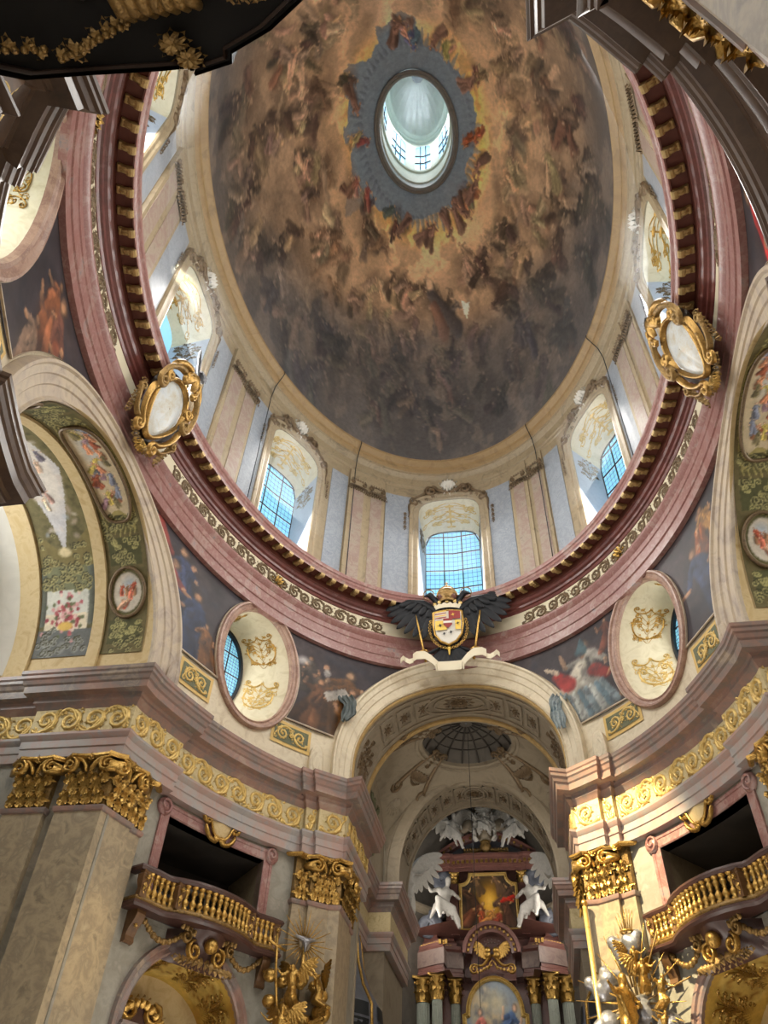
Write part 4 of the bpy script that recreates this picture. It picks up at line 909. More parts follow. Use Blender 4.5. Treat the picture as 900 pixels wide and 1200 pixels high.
for (nm, sd), lab in PEND.items():
    sx, sy = [(a, b) for n_, a, b in BAYS if n_ == nm][0]
    pl = pend_poly(sd); t0 = min(p[0] for p in pl); t1 = max(p[0] for p in pl)
    bmv = panelvf([pl], lambda th, z: (th, z, 0), .33, .06)
    tz = np.array(bmv[0]); v = [M(a, b, UO + .03) for a, b in tz[:, :2]]
    c = Canvas(420, 330, (58, 50, 54), 11 + len(nm) * 3 + sd + sx); n = c.noise(5, 5); c.mix((n - .4) * 2.2, (82, 66, 64)); c.mix((c.noise(8, 4) - .55) * 3, (48, 48, 58))
    # canvas x runs left to right AS SEEN from the nave
    vis = (lambda th: (th - t0) / (t1 - t0)) if sx * sy > 0 else (lambda th: 1 - (th - t0) / (t1 - t0))
    def f(u, v_, s, *a, **k): c.fig(u * 420, v_ * 330, s * 330, PI + k.pop('ang', 0), *a, **k) if False else c.fig(u * 420, v_ * 330, s * 330, k.pop('ang', 0), *a, **k)
    if (nm, sd) == ('northeast', 1):
        for q in range(4): f(.2 + .1 * q, .6 - .05 * q, .2, (74, 64, 56), ang=.4 * q)
        f(.42, .42, .4, (112, 76, 44), (188, 150, 116), ang=-.35); f(.5, .3, .3, (132, 88, 44), ang=-.2); f(.3, .3, .28, (92, 62, 42))
        c.ell(.36 * 420, .74 * 330, 13, 15, 0, (196, 150, 118)); c.ell(.37 * 420, .68 * 330, 13, 19, 0, (206, 200, 190), .9); c.poly([(150, 150), (215, 190), (230, 160), (165, 120)], (206, 200, 190), .9); c.ell(75, 235, 40, 20, .5, (206, 202, 198), .8, .8)
    elif (nm, sd) == ('southeast', 1):
        f(.62, .42, .42, (150, 146, 136), (176, 140, 110), ang=.12); c.cap(250, 190, 190, 110, 26, 40, (196, 188, 170), .9); c.cap(205, 150, 175, 195, 28, 20, (164, 44, 40), .95); c.cap(290, 160, 330, 120, 22, 16, (150, 50, 44), .9)
        for q in range(7): c.cap(200 + 18 * q, 110, 215 + 22 * q, 20, 9, 12, ((124, 140, 146), (168, 172, 166), (96, 120, 132))[q % 3], .9)
        c.ell(262, 232, 13, 16, 0, (150, 112, 88)); c.cap(262, 250, 264, 292, 24, 4, (70, 96, 104), .95); c.cap(175, 210, 140, 240, 9, 6, (206, 186, 160), .9)
        f(.85, .78, .16, (96, 54, 40)); f(.9, .3, .2, (120, 80, 40))
    elif (nm, sd) == ('northeast', -1):
        f(.5, .55, .38, (52, 62, 92), (178, 136, 104), ang=.1); f(.3, .36, .4, (128, 52, 44), ang=-.1); f(.62, .3, .34, (44, 54, 82)); f(.75, .22, .2, (110, 72, 40)); c.ell(230, 272, 11, 13, 0, (186, 140, 108)); c.cap(150, 250, 100, 300, 16, 20, (150, 60, 50), .9)
    elif (nm, sd) == ('southeast', -1):
        f(.42, .6, .3, (150, 84, 44)); f(.55, .7, .22, (168, 120, 60)); f(.4, .36, .34, (50, 60, 88)); f(.62, .32, .32, (52, 56, 80)); f(.5, .18, .22, (140, 132, 126)); c.cap(330, 330, 250, 60, 8, 10, (40, 40, 48), .9)
    elif nm == 'southwest':
        f(.5, .5, .4, (170, 44, 44)); f(.35, .3, .35, (160, 50, 44)); f(.6, .25, .3, (70, 74, 52))
    else:
        f(.5, .5, .42, (104, 66, 54)); f(.6, .3, .4, (66, 92, 72)); f(.4, .68, .24, (150, 92, 62)); f(.42, .22, .26, (140, 112, 92)); f(.7, .24, .2, (120, 90, 70)); c.ell(240, 200, 20, 24, 0, (150, 84, 60), .9)
    c.warp(3, 26); c.warp(2, 70); c.glaze(.88, 12, .4); c.mix(np.clip((c.noise(18, 4) - .6) * 5, 0, .35), (52, 46, 50))
    uu = np.array([vis(a) for a in tz[:, 0]]); vv = (tz[:, 1] - ZB) / (ZT - ZB)
    o = obj('pendentive_fresco', quad((v, bmv[1]), sx, sy), 'oil_paint', None, paint=c.sample(uu, vv)); tag(o, lab, 'fresco', None)
    edge = pl + pl[:1]
    obj('gilt_border', quad(gridvf([[M(a, b, UO + .03), M(a, b, UO + .08), M(t0 + (t1 - t0) * .5 + (a - (t0 + t1) / 2) * .975, 15.9 + (b - 15.9) * .975, UO + .08), M(t0 + (t1 - t0) * .5 + (a - (t0 + t1) / 2) * .972, 15.9 + (b - 15.9) * .972, UO + .03)] for a, b in edge]), sx, sy), 'grey_beige_stone', o, smooth='auto')
    # small gilt and green scroll panel below it
    zc0, zc1 = 13.42, 14.22
    if sd > 0: e0, e1 = 34.4, 43.2
    else: e0, e1 = 57.0, 64.4
    p = thing('scroll_panel', '', 'panel', quad(([M((e0 + e1) / 2, 13.4, UO)], []), sx, sy)[0][0])
    p['label'] = {('northeast', 1): 'ochre panel of green and gold scrolls right of the left oval window', ('southeast', 1): 'ochre panel of green and gold scrolls left of the right oval window',
                  ('northeast', -1): 'ochre panel of gold scrolls squeezed between left oval window and side arch', ('southeast', -1): 'ochre panel of gold scrolls between right oval window and side arch'}.get((nm, sd), 'scroll panel of the %s bay, %s' % (nm, 'altar side' if sd > 0 else 'side-arch side'))
    fr = panelvf([[(e0, zc0), (e1, zc0), (e1, zc1), (e0, zc1)]], lambda th, z: M(th, z, UO + .03), 1.5); obj('ground', quad(fr, sx, sy), 'panel_ochre', p)
    k = .11; inn = [(e0 + k / .18, zc0 + k), (e1 - k / .18, zc0 + k), (e1 - k / .18, zc1 - k), (e0 + k / .18, zc1 - k)]
    obj('field', quad(panelvf([inn], lambda th, z: M(th, z, UO + .045), 1.5), sx, sy), 'panel_green', p)
    wm_ = wallmap((e0 + e1) / 2, (zc0 + zc1) / 2, UO + .045); o_ = obj('scroll', quad(joinvf(rinceau((e1 - e0) * .18 - .3, .52, 2, wm_, .035, True, .07, 1, 5), rosette_vf(0, 0, .16, wm_, .05, 7)), sx, sy), 'pale_gold', p); o_['kind'] = 'stuff'

# drapery in stucco spilling from two of the frescoes over the altar arch
def drape(pts, m, lab, w=.26):
    """a folded cloth: pleated strip that narrows and curls at its end"""
    rows = []; n = 14; P = [Vector(p) for p in pts]
    for i in range(n):
        t = i / (n - 1) * (len(P) - 1); k = min(int(t), len(P) - 2); c = P[k].lerp(P[k + 1], t - k); row = []
        for j in range(13):
            u = (j / 12 - .5) * 2; ww = w * (1 - .35 * i / n + .15 * math.sin(i * .9)); f = .06 * math.sin(j * 1.9 + i * .25) + .03 * math.sin(j * 3.7 - i * .6)
            row.append((c.x + u * ww, c.y - .1 - f, c.z - .05 * abs(u) + .04 * math.sin(j * 1.3)))
        rows.append(row)
    v, f = gridvf(rows); k = len(v); v = v + [(x, y + .05, z) for x, y, z in v]; f = f + [tuple(reversed([i + k for i in q])) for q in f]
    o = obj('stucco_drapery', (v, f), m); tag(o, lab, 'drapery'); return o
mat('drape_grey', [(74, 84, 84), (104, 112, 110)], 3, .5); mat('drape_teal', [(84, 106, 116), (150, 160, 160), (70, 90, 104)], 4, .5); mat('drape_red', [(120, 52, 48), (150, 70, 62)], 4, .5)
drape([M(-27.5, 15.9, -.0), M(-26.4, 15.6, .12), M(-26.6, 15.15, .2), M(-27.6, 14.85, .2)], 'drape_grey', 'grey-green stucco drapery hanging over the left shoulder of the altar arch')
drape([M(25.5, 15.6, -.0), M(24.6, 15.2, .15), M(24.9, 14.7, .2), M(25.4, 14.3, .2)], 'drape_teal', 'teal and white stucco drapery spilling over the right shoulder of the altar arch')

# ================================================================== SIDE ARCHES (barrels, paintings, window walls)
def barrel(x_of, phi, hw=3.92, rise=3.86, zc=13.1):
    return (x_of, hw * cs(phi), zc + rise * sn(phi))
def front_x(y): return 8.10 * math.sqrt(1 - (y / 11.72) ** 2)
def strip(x0, x1, dr=0.0, phis=None, nx=2):
    rows = []
    for ph in (phis if phis is not None else np.linspace(0, 180, 49)):
        hw, rs = 3.92 - dr, 3.86 - dr; y = hw * cs(ph); a = front_x(y) if x0 is None else x0
        rows.append([(a + (x1 - a) * i / nx, y, 13.1 + rs * sn(ph)) for i in range(nx + 1)])
    return rows
def full(rows): 
    lo = [[(p[0], p[1], 12.4) for p in rows[0]]]; hi = [[(p[0], p[1], 12.4) for p in rows[-1]]]
    return gridvf(lo + rows + hi)
for s, nm in ((1, 'S'), (-1, 'N')):
    t = ARCH[nm]
    obj('ochre_edge', side(full(strip(None, 7.86)), s), 'ochre_band', t)
    obj('soffit', side(full(strip(7.8, 12.2, -.01)), s), 'ochre_band', t)
    rib = lambda x0, x1: joinvf(full(strip(x0, x1, .09)), full([[(x0, p[0][1], p[0][2]), (x0, q[0][1], q[0][2])] for p, q in zip(strip(x0, x0, 0), strip(x0, x0, .09))]), full([[(x1, q[0][1], q[0][2]), (x1, p[0][1], p[0][2])] for p, q in zip(strip(x1, x1, 0), strip(x1, x1, .09))]))
    obj('rib_band', side(rib(9.12, 9.46), s), 'ochre_band', t, smooth='auto')
    obj('rib_band', side(rib(11.15, 11.75), s), 'ochre_band', t, smooth='auto')
    # painted vault panels
    for j, (x0, x1) in enumerate(((7.9, 9.1), (9.5, 11.12))):
        c = Canvas(1100, 110 + 40 * j, (112, 104, 70), 21 + j); n = c.noise(60, 3); c.mix((n - .5) * 3, (84, 80, 52)); Wc, Hc = c.w, c.h
        def X(ph): return ph / 180 * Wc
        mid = Hc / 2
        def rect(p0, p1, col, a=1, m=4): c.poly([(X(p0), m), (X(p1), m), (X(p1), Hc - m), (X(p0), Hc - m)], col, a)
        if j == 0:
            c.poly([(X(8), 0), (X(172), 0), (X(172), Hc), (X(8), Hc)], (98, 84, 56), .35)
            for a, b in ((11, 21.5), (44.5, 56), (124, 135.5), (158.5, 169)):
                rect(a, b, (84, 84, 54), 1, 12); r_ = c.r
                for q in range(22):
                    u = r_.uniform(X(a) + 4, X(b) - 4); w_ = r_.uniform(18, Hc - 18); sp_ = spiral(u, w_, r_.uniform(5, 10), r_.uniform(0, 6), 1.2, 1, 8)
                    for p_, q_ in zip(sp_, sp_[1:]): c.cap(*p_, *q_, 1.7, 1.7, (176, 168, 112), .8)
            for ph in (33, 147):
                c.ell(X(ph), mid, 66, 50, 0, (126, 118, 74), 1, .12); c.ell(X(ph), mid, 59, 44, 0, (84, 80, 50), 1, .1); c.ell(X(ph), mid, 54, 40, 0, (206, 196, 180), 1, .1)
                c.ell(X(ph) + 20, mid - 6, 26, 26, 0, (176, 186, 196), .9, .8)
                for q in range(9): c.fig(X(ph) + c.r.uniform(-30, 22), mid + c.r.uniform(-24, 24), 15, -1.57 + c.r.uniform(-.5, .5), [(170, 84, 62), (214, 170, 140), (150, 110, 80), (206, 120, 96)][q % 4], (226, 186, 156))
            blob = lambda k, kx=1.0: [(X(88) + 160 * k * kx * math.copysign(abs(math.cos(a)) ** .6, math.cos(a)) * (1 - .1 * math.cos(6 * a)), mid + 50 * k * math.copysign(abs(math.sin(a)) ** .6, math.sin(a)) * (1 + .06 * math.cos(5 * a))) for a in np.linspace(0, 2 * PI, 60)[:-1]]
            c.poly([(X(58), 12), (X(122), 12), (X(122), Hc - 12), (X(58), Hc - 12)], (96, 90, 56)); c.poly(blob(1.06), (150, 138, 86)); c.poly(blob(1.0), (84, 78, 46)); c.poly(blob(.94), (160, 146, 92)); c.poly(blob(.86), (198, 180, 148)); c.ell(X(98), mid, 90, 34, 0, (200, 200, 200), .9, .8)
            for e in (-1, 1):
                for k in range(7): c.cap(X(88) + e * 170, 16 + k * 13, X(88) + e * (186 + 6 * (k % 2)), 22 + k * 13, 3, 2, (156, 146, 92), .9)
            for q in range(26): c.fig(X(90) + c.r.uniform(-120, 120), mid + c.r.uniform(-26, 26), 20, -1.57 + c.r.uniform(-.6, .6), [(206, 140, 104), (120, 124, 140), (150, 84, 62), (196, 176, 96), (120, 110, 80), (150, 120, 130)][q % 6], (232, 190, 156))
        else:
            for mir in (0, 1):
                q = (lambda ph: X(ph)) if not mir else (lambda ph: X(180 - ph))
                c.poly([(q(0), 0), (q(19), 0), (q(19), Hc), (q(0), Hc)], (104, 106, 104)); 
                for i in range(3): c.ell(q(11), mid + (i - 1) * 40, 20, 14, 0, (140, 142, 138), .8, .3)
                c.poly([(q(19), 16), (q(36), 16), (q(36), Hc - 16), (q(19), Hc - 16)], (222, 210, 184)); c.poly([(q(26), 16), (q(36), 16), (q(36), Hc - 16), (q(26), Hc - 16)], (196, 204, 204), .6)
                for i in range(130): c.ell(q(25) + c.r.normal(0, 24), mid + c.r.normal(0, 22), 7, 6, 0, [(176, 84, 90), (206, 150, 150), (150, 60, 70), (226, 200, 190), (96, 104, 70)][i % 5], .9)
                c.ell(q(20.5), mid, 14, 24, 0, (212, 176, 92), 1, .3)
                c.poly([(q(36), 0), (q(46), 0), (q(46), Hc), (q(36), Hc)], (120, 122, 92)); c.ell(q(41), mid, 12, 12, 0, (170, 170, 120), 1, .4)
                for e in (8, Hc - 8): c.cap(q(22), e, q(52), e, 9, 11, (96, 100, 92), .9)
                c.poly([(q(46), 0), (q(62), 0), (q(50), mid), (q(62), Hc), (q(46), Hc)], (124, 112, 70))
                c.poly([(q(52), mid), (q(90), 12), (q(90), Hc - 12)], (196, 194, 196)); c.ell(q(52), mid, 16, 22, 0, (214, 198, 156), 1, .4)
                for i in range(24): c.ell(q(58 + 30 * c.r.random()), mid + c.r.uniform(-50, 50), c.r.uniform(8, 22), c.r.uniform(6, 12), c.r.uniform(0, 3), [(170, 178, 190), (206, 196, 184), (186, 168, 156)][i % 3], .6, .7)
            c.ell(X(90), mid, 150, 60, 0, (214, 206, 196), .95, .4)
            for i in range(16): c.fig(X(90) + c.r.uniform(-110, 110), mid + c.r.uniform(-36, 36), 20, -1.57 + c.r.uniform(-.5, .5), [(206, 186, 160), (150, 120, 110), (176, 150, 130), (110, 104, 116)][i % 4], (226, 190, 160))
        curls = ((6, 22), (43, 60), (60, 66), (112, 120), (120, 137), (158, 174)) if j == 0 else ((8, 19), (36, 50), (36, 50), (44, 62), (118, 136), (130, 144), (161, 172))
        for a, b in curls:                                           # painted strapwork: light curl with its shadow
            for q_ in range(16 if j == 0 else 26):
                u = X(c.r.uniform(a, b)); w_ = c.r.uniform(10, Hc - 10)
                if j == 1 and abs(w_ - mid) < 26 and 46 < u / Wc * 180 < 134: continue
                sp_ = spiral(u, w_, c.r.uniform(6, 13), c.r.uniform(0, 6), 1.15, c.r.choice([-1, 1]), 9)
                for dxy, col, rw in ((2.2, (62, 60, 40), 2.4), (0, (164, 156, 106) if j == 0 or 30 < u / Wc * 180 < 150 else (146, 148, 142), 1.9)):
                    for p_, r_2 in zip(sp_, sp_[1:]): c.cap(p_[0] + dxy, p_[1] + dxy, r_2[0] + dxy, r_2[1] + dxy, rw, rw, col, .75)
        c.warp(2, 300); ph = np.linspace(7, 173, 420); rows = strip(x0, x1, .02, ph, 44); v, f = gridvf(rows)
        uu = np.repeat(ph / 180, 45); vv = np.tile(np.linspace(0, 1, 45), len(ph))
        o = obj('vault_painting', side((v, f), s), 'fresco', None, paint=c.sample(uu, vv))
        tag(o, {(1, 0): 'painted vault strip of medallions inside the right side arch', (1, 1): 'deeper painted vault strip of the right side arch, out of view', (-1, 0): 'painted vault strip with round medallion and large oval scene in the left side arch', (-1, 1): 'painted vault strip with flower vase and angels, deep in the left side arch'}[s, j], 'fresco')
        if j == 0:
            for pc, hl, hh in ((33, 10.5, .52), (147, 10.5, .52), (88, 25, .5)):
                e_ = 1 if hl < 20 else .62
                pts = [barrel((x0 + x1) / 2 + hh * math.copysign(abs(math.sin(a)) ** e_, math.sin(a)), pc + hl * math.copysign(abs(math.cos(a)) ** e_, math.cos(a)), 3.86, 3.8) for a in np.linspace(0, 2 * PI, 49)]
                obj('medallion_frame', side(tubevf(pts, .05, 6, False), s), 'bronze_stucco', o)
    # window wall closing the side arm
    ww = struct('wall_north_arm' if s < 0 else 'wall_south_arm', 'white end wall of the %s side arm with its window' % ('left' if s < 0 else 'right'))
    lp = [(y, 12.3) for y in (3.9, -3.9)] + [(-3.9 * cs(a), 13.1 + 3.85 * sn(a)) for a in np.linspace(0, 180, 25)]
    hole = [(1.5, 12.9), (1.5, 15.2)] + [(1.5 * cs(a), 15.2 + .8 * sn(a)) for a in np.linspace(15, 165, 9)] + [(-1.5, 15.2), (-1.5, 12.9)]
    obj('end_wall', side(panelvf([lp, hole], lambda y, z: (13.1, y, z), 1), s), 'plaster_white', ww, smooth=False)
    obj('lower_end_wall', side(boxvf(13.1, 13.3, -3.9, 3.9, 0, 12.4), s), 'grey_wall', ww, smooth=False)
    obj('recess_vault', side(gridvf([[(x, 3.9 * cs(a), 13.1 + 3.85 * sn(a)) for x in (11.7, 13.15)] for a in np.linspace(0, 180, 33)]), s), 'plaster_white', ww)
    wn = struct('window_%d' % (13 if s < 0 else 14), 'tall side-arm window %s' % ('left' if s < 0 else 'right')); wn['category'] = 'window'
    obj('sill', side(boxvf(12.7, 13.6, -1.7, 1.7, 12.7, 12.9), s), 'plaster_white', wn, smooth=False)
    obj('window_frame', side(joinvf(boxvf(13.5, 13.6, -1.5, -1.4, 12.9, 15.9), boxvf(13.5, 13.6, 1.4, 1.5, 12.9, 15.9), boxvf(13.5, 13.6, -.05, .05, 12.9, 16)), s), 'iron', wn, smooth=False)
    for a, b in ((-1.4, -.05), (.05, 1.4)): obj('pane', side(([(13.55, a, 12.9), (13.55, b, 12.9), (13.55, b, 15.9), (13.55, a, 15.9)], [(0, 1, 2, 3)]), s), 'pane_glass', wn, smooth=False)

# stone scroll consoles at the feet of the arches
for nm, sx, sy in BAYS:
    for k, (th_, w_) in enumerate(((33.0, .5), (65.8, .5))):
        wm_ = wallmap(th_, 12.55, UO); pl_ = [(w_ * .5 * math.copysign(abs(math.cos(a)) ** .7, math.cos(a)), .62 + .62 * math.sin(a) * (1 if math.sin(a) > 0 else 1)) for a in np.linspace(0, 2 * PI, 29)[:-1]]
        t = ARCH['E' if k == 0 and sy > 0 else ('W' if k == 0 else ('S' if sx > 0 else 'N'))]
        c_ = obj('foot_console', quad(flip(loftvf([wm_(u, v, 0) for u, v in pl_], [wm_(u, v, .2) for u, v in pl_], [wm_(u * .8, .62 + (v - .62) * .86, .24) for u, v in pl_], [wm_(0, .62, .24)] * len(pl_))), sx, sy), 'cream_stone' if k == 0 else 'grey_beige_stone', t, smooth='auto')
        obj('console_scroll', quad(stroke_vf(spiral(0, .62, .2, PI / 2, .8, 1 if k else -1, 14, .5), .06, .05, lambda u, v, h: wm_(u * .8, .62 + (v - .62) * 1.7, .22 + h), .05), sx, sy), 'cream_stone' if k == 0 else 'grey_beige_stone', c_)

# ================================================================== CHOIR BEHIND THE ALTAR ARCH
ch = struct('wall_choir', 'choir walls and vault behind the altar arch'); 
for s in (1, -1):
    obj('choir_wall', side(joinvf(boxvf(4.35, 4.7, 13.2, 18.2, 0, 12.45), boxvf(3.45, 4.7, 18.15, 22.6, 0, 12.45), boxvf(3.45, 4.36, 13.3, 13.4, 0, 12.45)), s), 'choir_grey', ch, smooth=False)
# soffit of the altar arch with coffers
def af(t):  # t 0..1 right foot -> left foot, front curve on the nave wall
    q = earch(t * 2, 0) if t <= .5 else earch(2 - 2 * t, 0); th = q[0] if t <= .5 else -q[0]; return np.array(M(th, q[1], UO))
def ab(t):
    k = t * 2 if t <= .5 else 2 - 2 * t; s = 1 if t <= .5 else -1
    if k < .12: return np.array((s * 3.45, 13.3, SP + (13.3 - SP) * k / .12))
    a = PI / 2 * (k - .12) / .88; return np.array((s * 3.45 * math.cos(a), 13.3, 13.3 + 3.3 * math.sin(a)))
def am(t, v, h):
    p = af(t) * (1 - v) + ab(t) * v; n = np.array((-p[0], 0, 12.8 - p[2])); n /= np.linalg.norm(n); return tuple(p + n * h)
AE = ARCH['E']
TS = np.linspace(0, 1, 65)
obj('soffit', gridvf([[am(t, v, 0) for v in (0, .5, 1)] for t in TS]), 'choir_grey', AE)
def aband(v0, v1, h, t0=0, t1=1, n=60): return gridvf([[am(t, v0, 0), am(t, v0, h), am(t, v1, h), am(t, v1, 0)] for t in np.linspace(t0, t1, n)])
mat('soffit_gold', [(176, 146, 92), (198, 168, 112)], 4, .5, .2)
obj('gilt_edge', aband(.0, .05, .07), 'soffit_gold', AE, smooth='auto'); obj('gilt_edge', aband(.93, 1.0, .09), 'soffit_gold', AE, smooth='auto')
obj('inner_fillet', joinvf(aband(.14, .2, .05), aband(.8, .86, .05)), 'choir_grey', AE, smooth='auto')
for i in range(60):
    pass
def coffer(mf, t0, t1, v0, v1, h, parent, m='choir_grey'):
    fr = MB(); 
    for a, b, c_, d_ in ((t0, t1, v0, v0 + .08), (t0, t1, v1 - .08, v1), (t0, t0 + (t1 - t0) * .13, v0, v1), (t1 - (t1 - t0) * .13, t1, v0, v1)):
        fr.add(gridvf([[mf(t, c_, 0), mf(t, c_, h), mf(t, d_, h), mf(t, d_, 0)] for t in np.linspace(a, b, 4)]))
    obj('coffer', fr.vf(), m, parent, smooth='auto')
    tm, vm_ = (t0 + t1) / 2, (v0 + v1) / 2; g = lambda u, v, h_: mf(tm + u * (t1 - t0) * .33, vm_ + v * (v1 - v0) * .3, h_)
    obj('rosette', rosette_vf(0, 0, 1, g, .07, 8), 'bronze_stucco', parent)
for s in (-1, 1):
    for k in range(3):
        c0 = .5 + s * (.085 + .062 * k); coffer(am, *sorted((c0, c0 + s * .05)), .26, .74, .05, AE)
    sc = lambda u, v, h, s=s: am(.5 + s * (.36 + u / 14), .5 + v / 2.6, h)
    obj('scroll_relief', joinvf(arabesque(2.6, 1.5, sc, .07, .03, 8), rosette_vf(.4, 0, .5, sc, .08)), 'bronze_stucco', AE)
oc = lambda u, v, h: am(.5 + u / 11.0, .5 + v / 2.6, h)
obj('oval_frame', joinvf(*[tubevf([oc(r * 1.15 * math.cos(a), r * .72 * math.sin(a), .03) for a in np.linspace(0, 2 * PI, 41)], .04, 6, False) for r in (1, .72)]), 'choir_grey', AE)
obj('rosette', joinvf(rosette_vf(0, 0, .55, oc, .1, 12), rosette_vf(0, 0, .3, oc, .16, 8)), 'bronze_stucco', AE)

# sail vault with its painted coffered saucer
VC = (0, 15.8, 12.4); VR = 4.9
def sail(x, y): return (x, y, VC[2] + math.sqrt(max(.01, VR * VR - x * x - (y - VC[1]) ** 2)))
vault = struct('ceiling_choir', 'sail vault of the choir with a dark coffered saucer dome painted and moulded at its centre'); vault['label'] = 'choir sail vault with ribs, brackets and a dark coffered saucer'
ringp = [(1.75 * cs(a), VC[1] + 1.75 * sn(a)) for a in range(0, 360, 10)]
obj('sail_vault', panelvf([[(-3.68, 13.22), (3.68, 13.22), (3.68, 18.38), (-3.68, 18.38)], ringp], sail, .3, .3), 'choir_grey', vault)
obj('side_lunette', joinvf(*[panelvf([[(13.25, 12.4), (18.35, 12.4)] + [(y_, sail(3.62, y_)[2] + .04) for y_ in np.linspace(18.35, 13.25, 21)]], lambda y, z, s=s: (s * 3.62, y, z), .5) for s in (1, -1)]), 'choir_grey', vault, smooth=False)
zr = sail(1.75, VC[1])[2]
obj('saucer_ring', (lambda rows: gridvf(rows, True))([[((1.75 + g) * cs(a), VC[1] + (1.75 + g) * sn(a), zr + h) for g, h in ((.3, -.1), (.28, -.16), (.18, -.16), (.16, -.08), (.06, -.1), (0, -.06), (0, .1))] for a in range(0, 360, 6)]), 'choir_grey', vault, smooth='auto')
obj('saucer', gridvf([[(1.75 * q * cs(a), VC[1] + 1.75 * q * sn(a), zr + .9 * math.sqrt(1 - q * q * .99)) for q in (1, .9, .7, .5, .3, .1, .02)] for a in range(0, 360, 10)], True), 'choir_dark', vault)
rb = MB()
for k in range(16): a = 22.5 * k + 11; rb.add(tubevf([(1.72 * q * cs(a), VC[1] + 1.72 * q * sn(a), zr - .02 + .9 * math.sqrt(1 - q * q * .99)) for q in (1, .85, .6, .35, .15)], .035, 5))
for q in (.82, .6, .36): rb.add(tubevf([(1.72 * q * cs(a), VC[1] + 1.72 * q * sn(a), zr - .02 + .9 * math.sqrt(1 - q * q * .99)) for a in range(0, 361, 15)], .03, 5, False))
obj('saucer_ribs', rb.vf(), 'shadow_room', vault)
def sm(x0, y0, ang, off=.02):
    ca, sa = math.cos(ang), math.sin(ang)
    def f(u, v, h):
        x, y = x0 + u * ca - v * sa, y0 + u * sa + v * ca; p = np.array(sail(x, y)); n = np.array(VC) - p; n /= np.linalg.norm(n); return tuple(p + n * (h + off))
    return f
for sx in (-1, 1):
    for sy in (-1, 1):
        a = math.atan2(sy * 1.0, sx * 1.35); x0, y0 = 2.55 * math.cos(a), VC[1] + 2.55 * math.sin(a); f = sm(x0, y0, a - PI / 2)
        g = MB()
        for s in (-1, 1):
            g.add(stroke_vf(bez((s * .75, .55), (s * .5, .1), (s * .42, -.4), (s * .25, -1.0), 9), .09, .06, f, .12)); g.add(stroke_vf(spiral(s * .7, .62, .24, 0 if s > 0 else PI, 1.4, s, 14), .06, .04, f, .12))
            g.add(stroke_vf(spiral(s * .22, -1.05, .18, 0 if s > 0 else PI, 1.3, -s, 12), .05, .04, f, .1))
        for q in range(7): g.add(leaf_vf((q - 3) * .16, -.1, PI / 2 + (q - 3) * .18, .6, .2, f, .14))
        for q in range(4): g.add(leaf_vf(0, -.3 - .2 * q, -PI / 2, .3, .3, f, .1))
        obj('bracket_relief', g.vf(), 'bronze_stucco', vault)
        f2 = sm(sx * 3.0, VC[1] + sy * 1.9, a - PI / 2); obj('shell_relief', joinvf(*[leaf_vf(0, 0, PI / 2 + (q - 3) * .3, .5, .16, f2, .1) for q in range(7)]), 'choir_grey', vault)
for s in (-1, 1):
    lf = lambda u, v, h, s=s: (s * (3.6 - h), 15.8 + u, 13.9 + v)
    obj('green_relief', joinvf(arabesque(1.6, 2.2, lf, .08, .03, 4), *[leaf_vf(0, -.9, PI / 2 + (q - 3) * .35, .55, .2, lf, .1) for q in range(7)]), 'panel_green', vault)
# second arch: coffered barrel before the apse
B_Y0, B_Y1 = 18.25, 20.6
def bm_(t, v, h):
    a = PI * t; hw, rs, zc = 3.05 - h, 3.7 - h, 13.0; y = B_Y0 + (B_Y1 - B_Y0) * v; return (hw * math.cos(a), y, zc + rs * math.sin(a))
a2 = struct('trim_11', 'coffered second arch of the choir in front of the high altar'); a2['category'] = 'arch'
TT = np.linspace(-.03, 1.03, 55)
obj('soffit', gridvf([[bm_(t, v, 0) for v in (0, .5, 1)] for t in TT]), 'choir_grey', a2)
obj('face', gridvf([[bm_(t, 0, 0), bm_(t, -.02, -.1), bm_(t, -.02, -.4), bm_(t, .0, -.44), bm_(t, .0, -.5)] for t in TT]), 'choir_grey', a2, smooth='auto')
obj('spandrel', panelvf([[(3.62, 12.4)] + [(3.3 * math.cos(PI * t), 13.0 + 3.95 * math.sin(PI * t)) for t in np.linspace(0, 1, 31)] + [(-3.62, 12.4), (-3.62, 17.6), (3.62, 17.6)]], lambda x, z: (x, 18.36, z)), 'choir_grey', a2, smooth=False)
for v0, v1 in ((0, .06), (.94, 1)): obj('edge_fillet', gridvf([[bm_(t, v0, 0), bm_(t, v0, .07), bm_(t, v1, .07), bm_(t, v1, 0)] for t in TT]), 'choir_grey', a2, smooth='auto')
for k in range(13):
    t0 = .09 + .064 * k
    if k == 6: continue
    coffer(bm_, t0, t0 + .052, .2, .8, .05, a2)
oc2 = lambda u, v, h: bm_(.5 + u / 10.5, .5 + v / 2.4, h)
obj('oval_frame', joinvf(*[tubevf([oc2(r * .62 * math.cos(a), r * .62 * math.sin(a), .03) for a in np.linspace(0, 2 * PI, 31)], .04, 6, False) for r in (1, .7)]), 'choir_grey', a2)
obj('rosette', rosette_vf(0, 0, .4, oc2, .1, 10), 'bronze_stucco', a2)
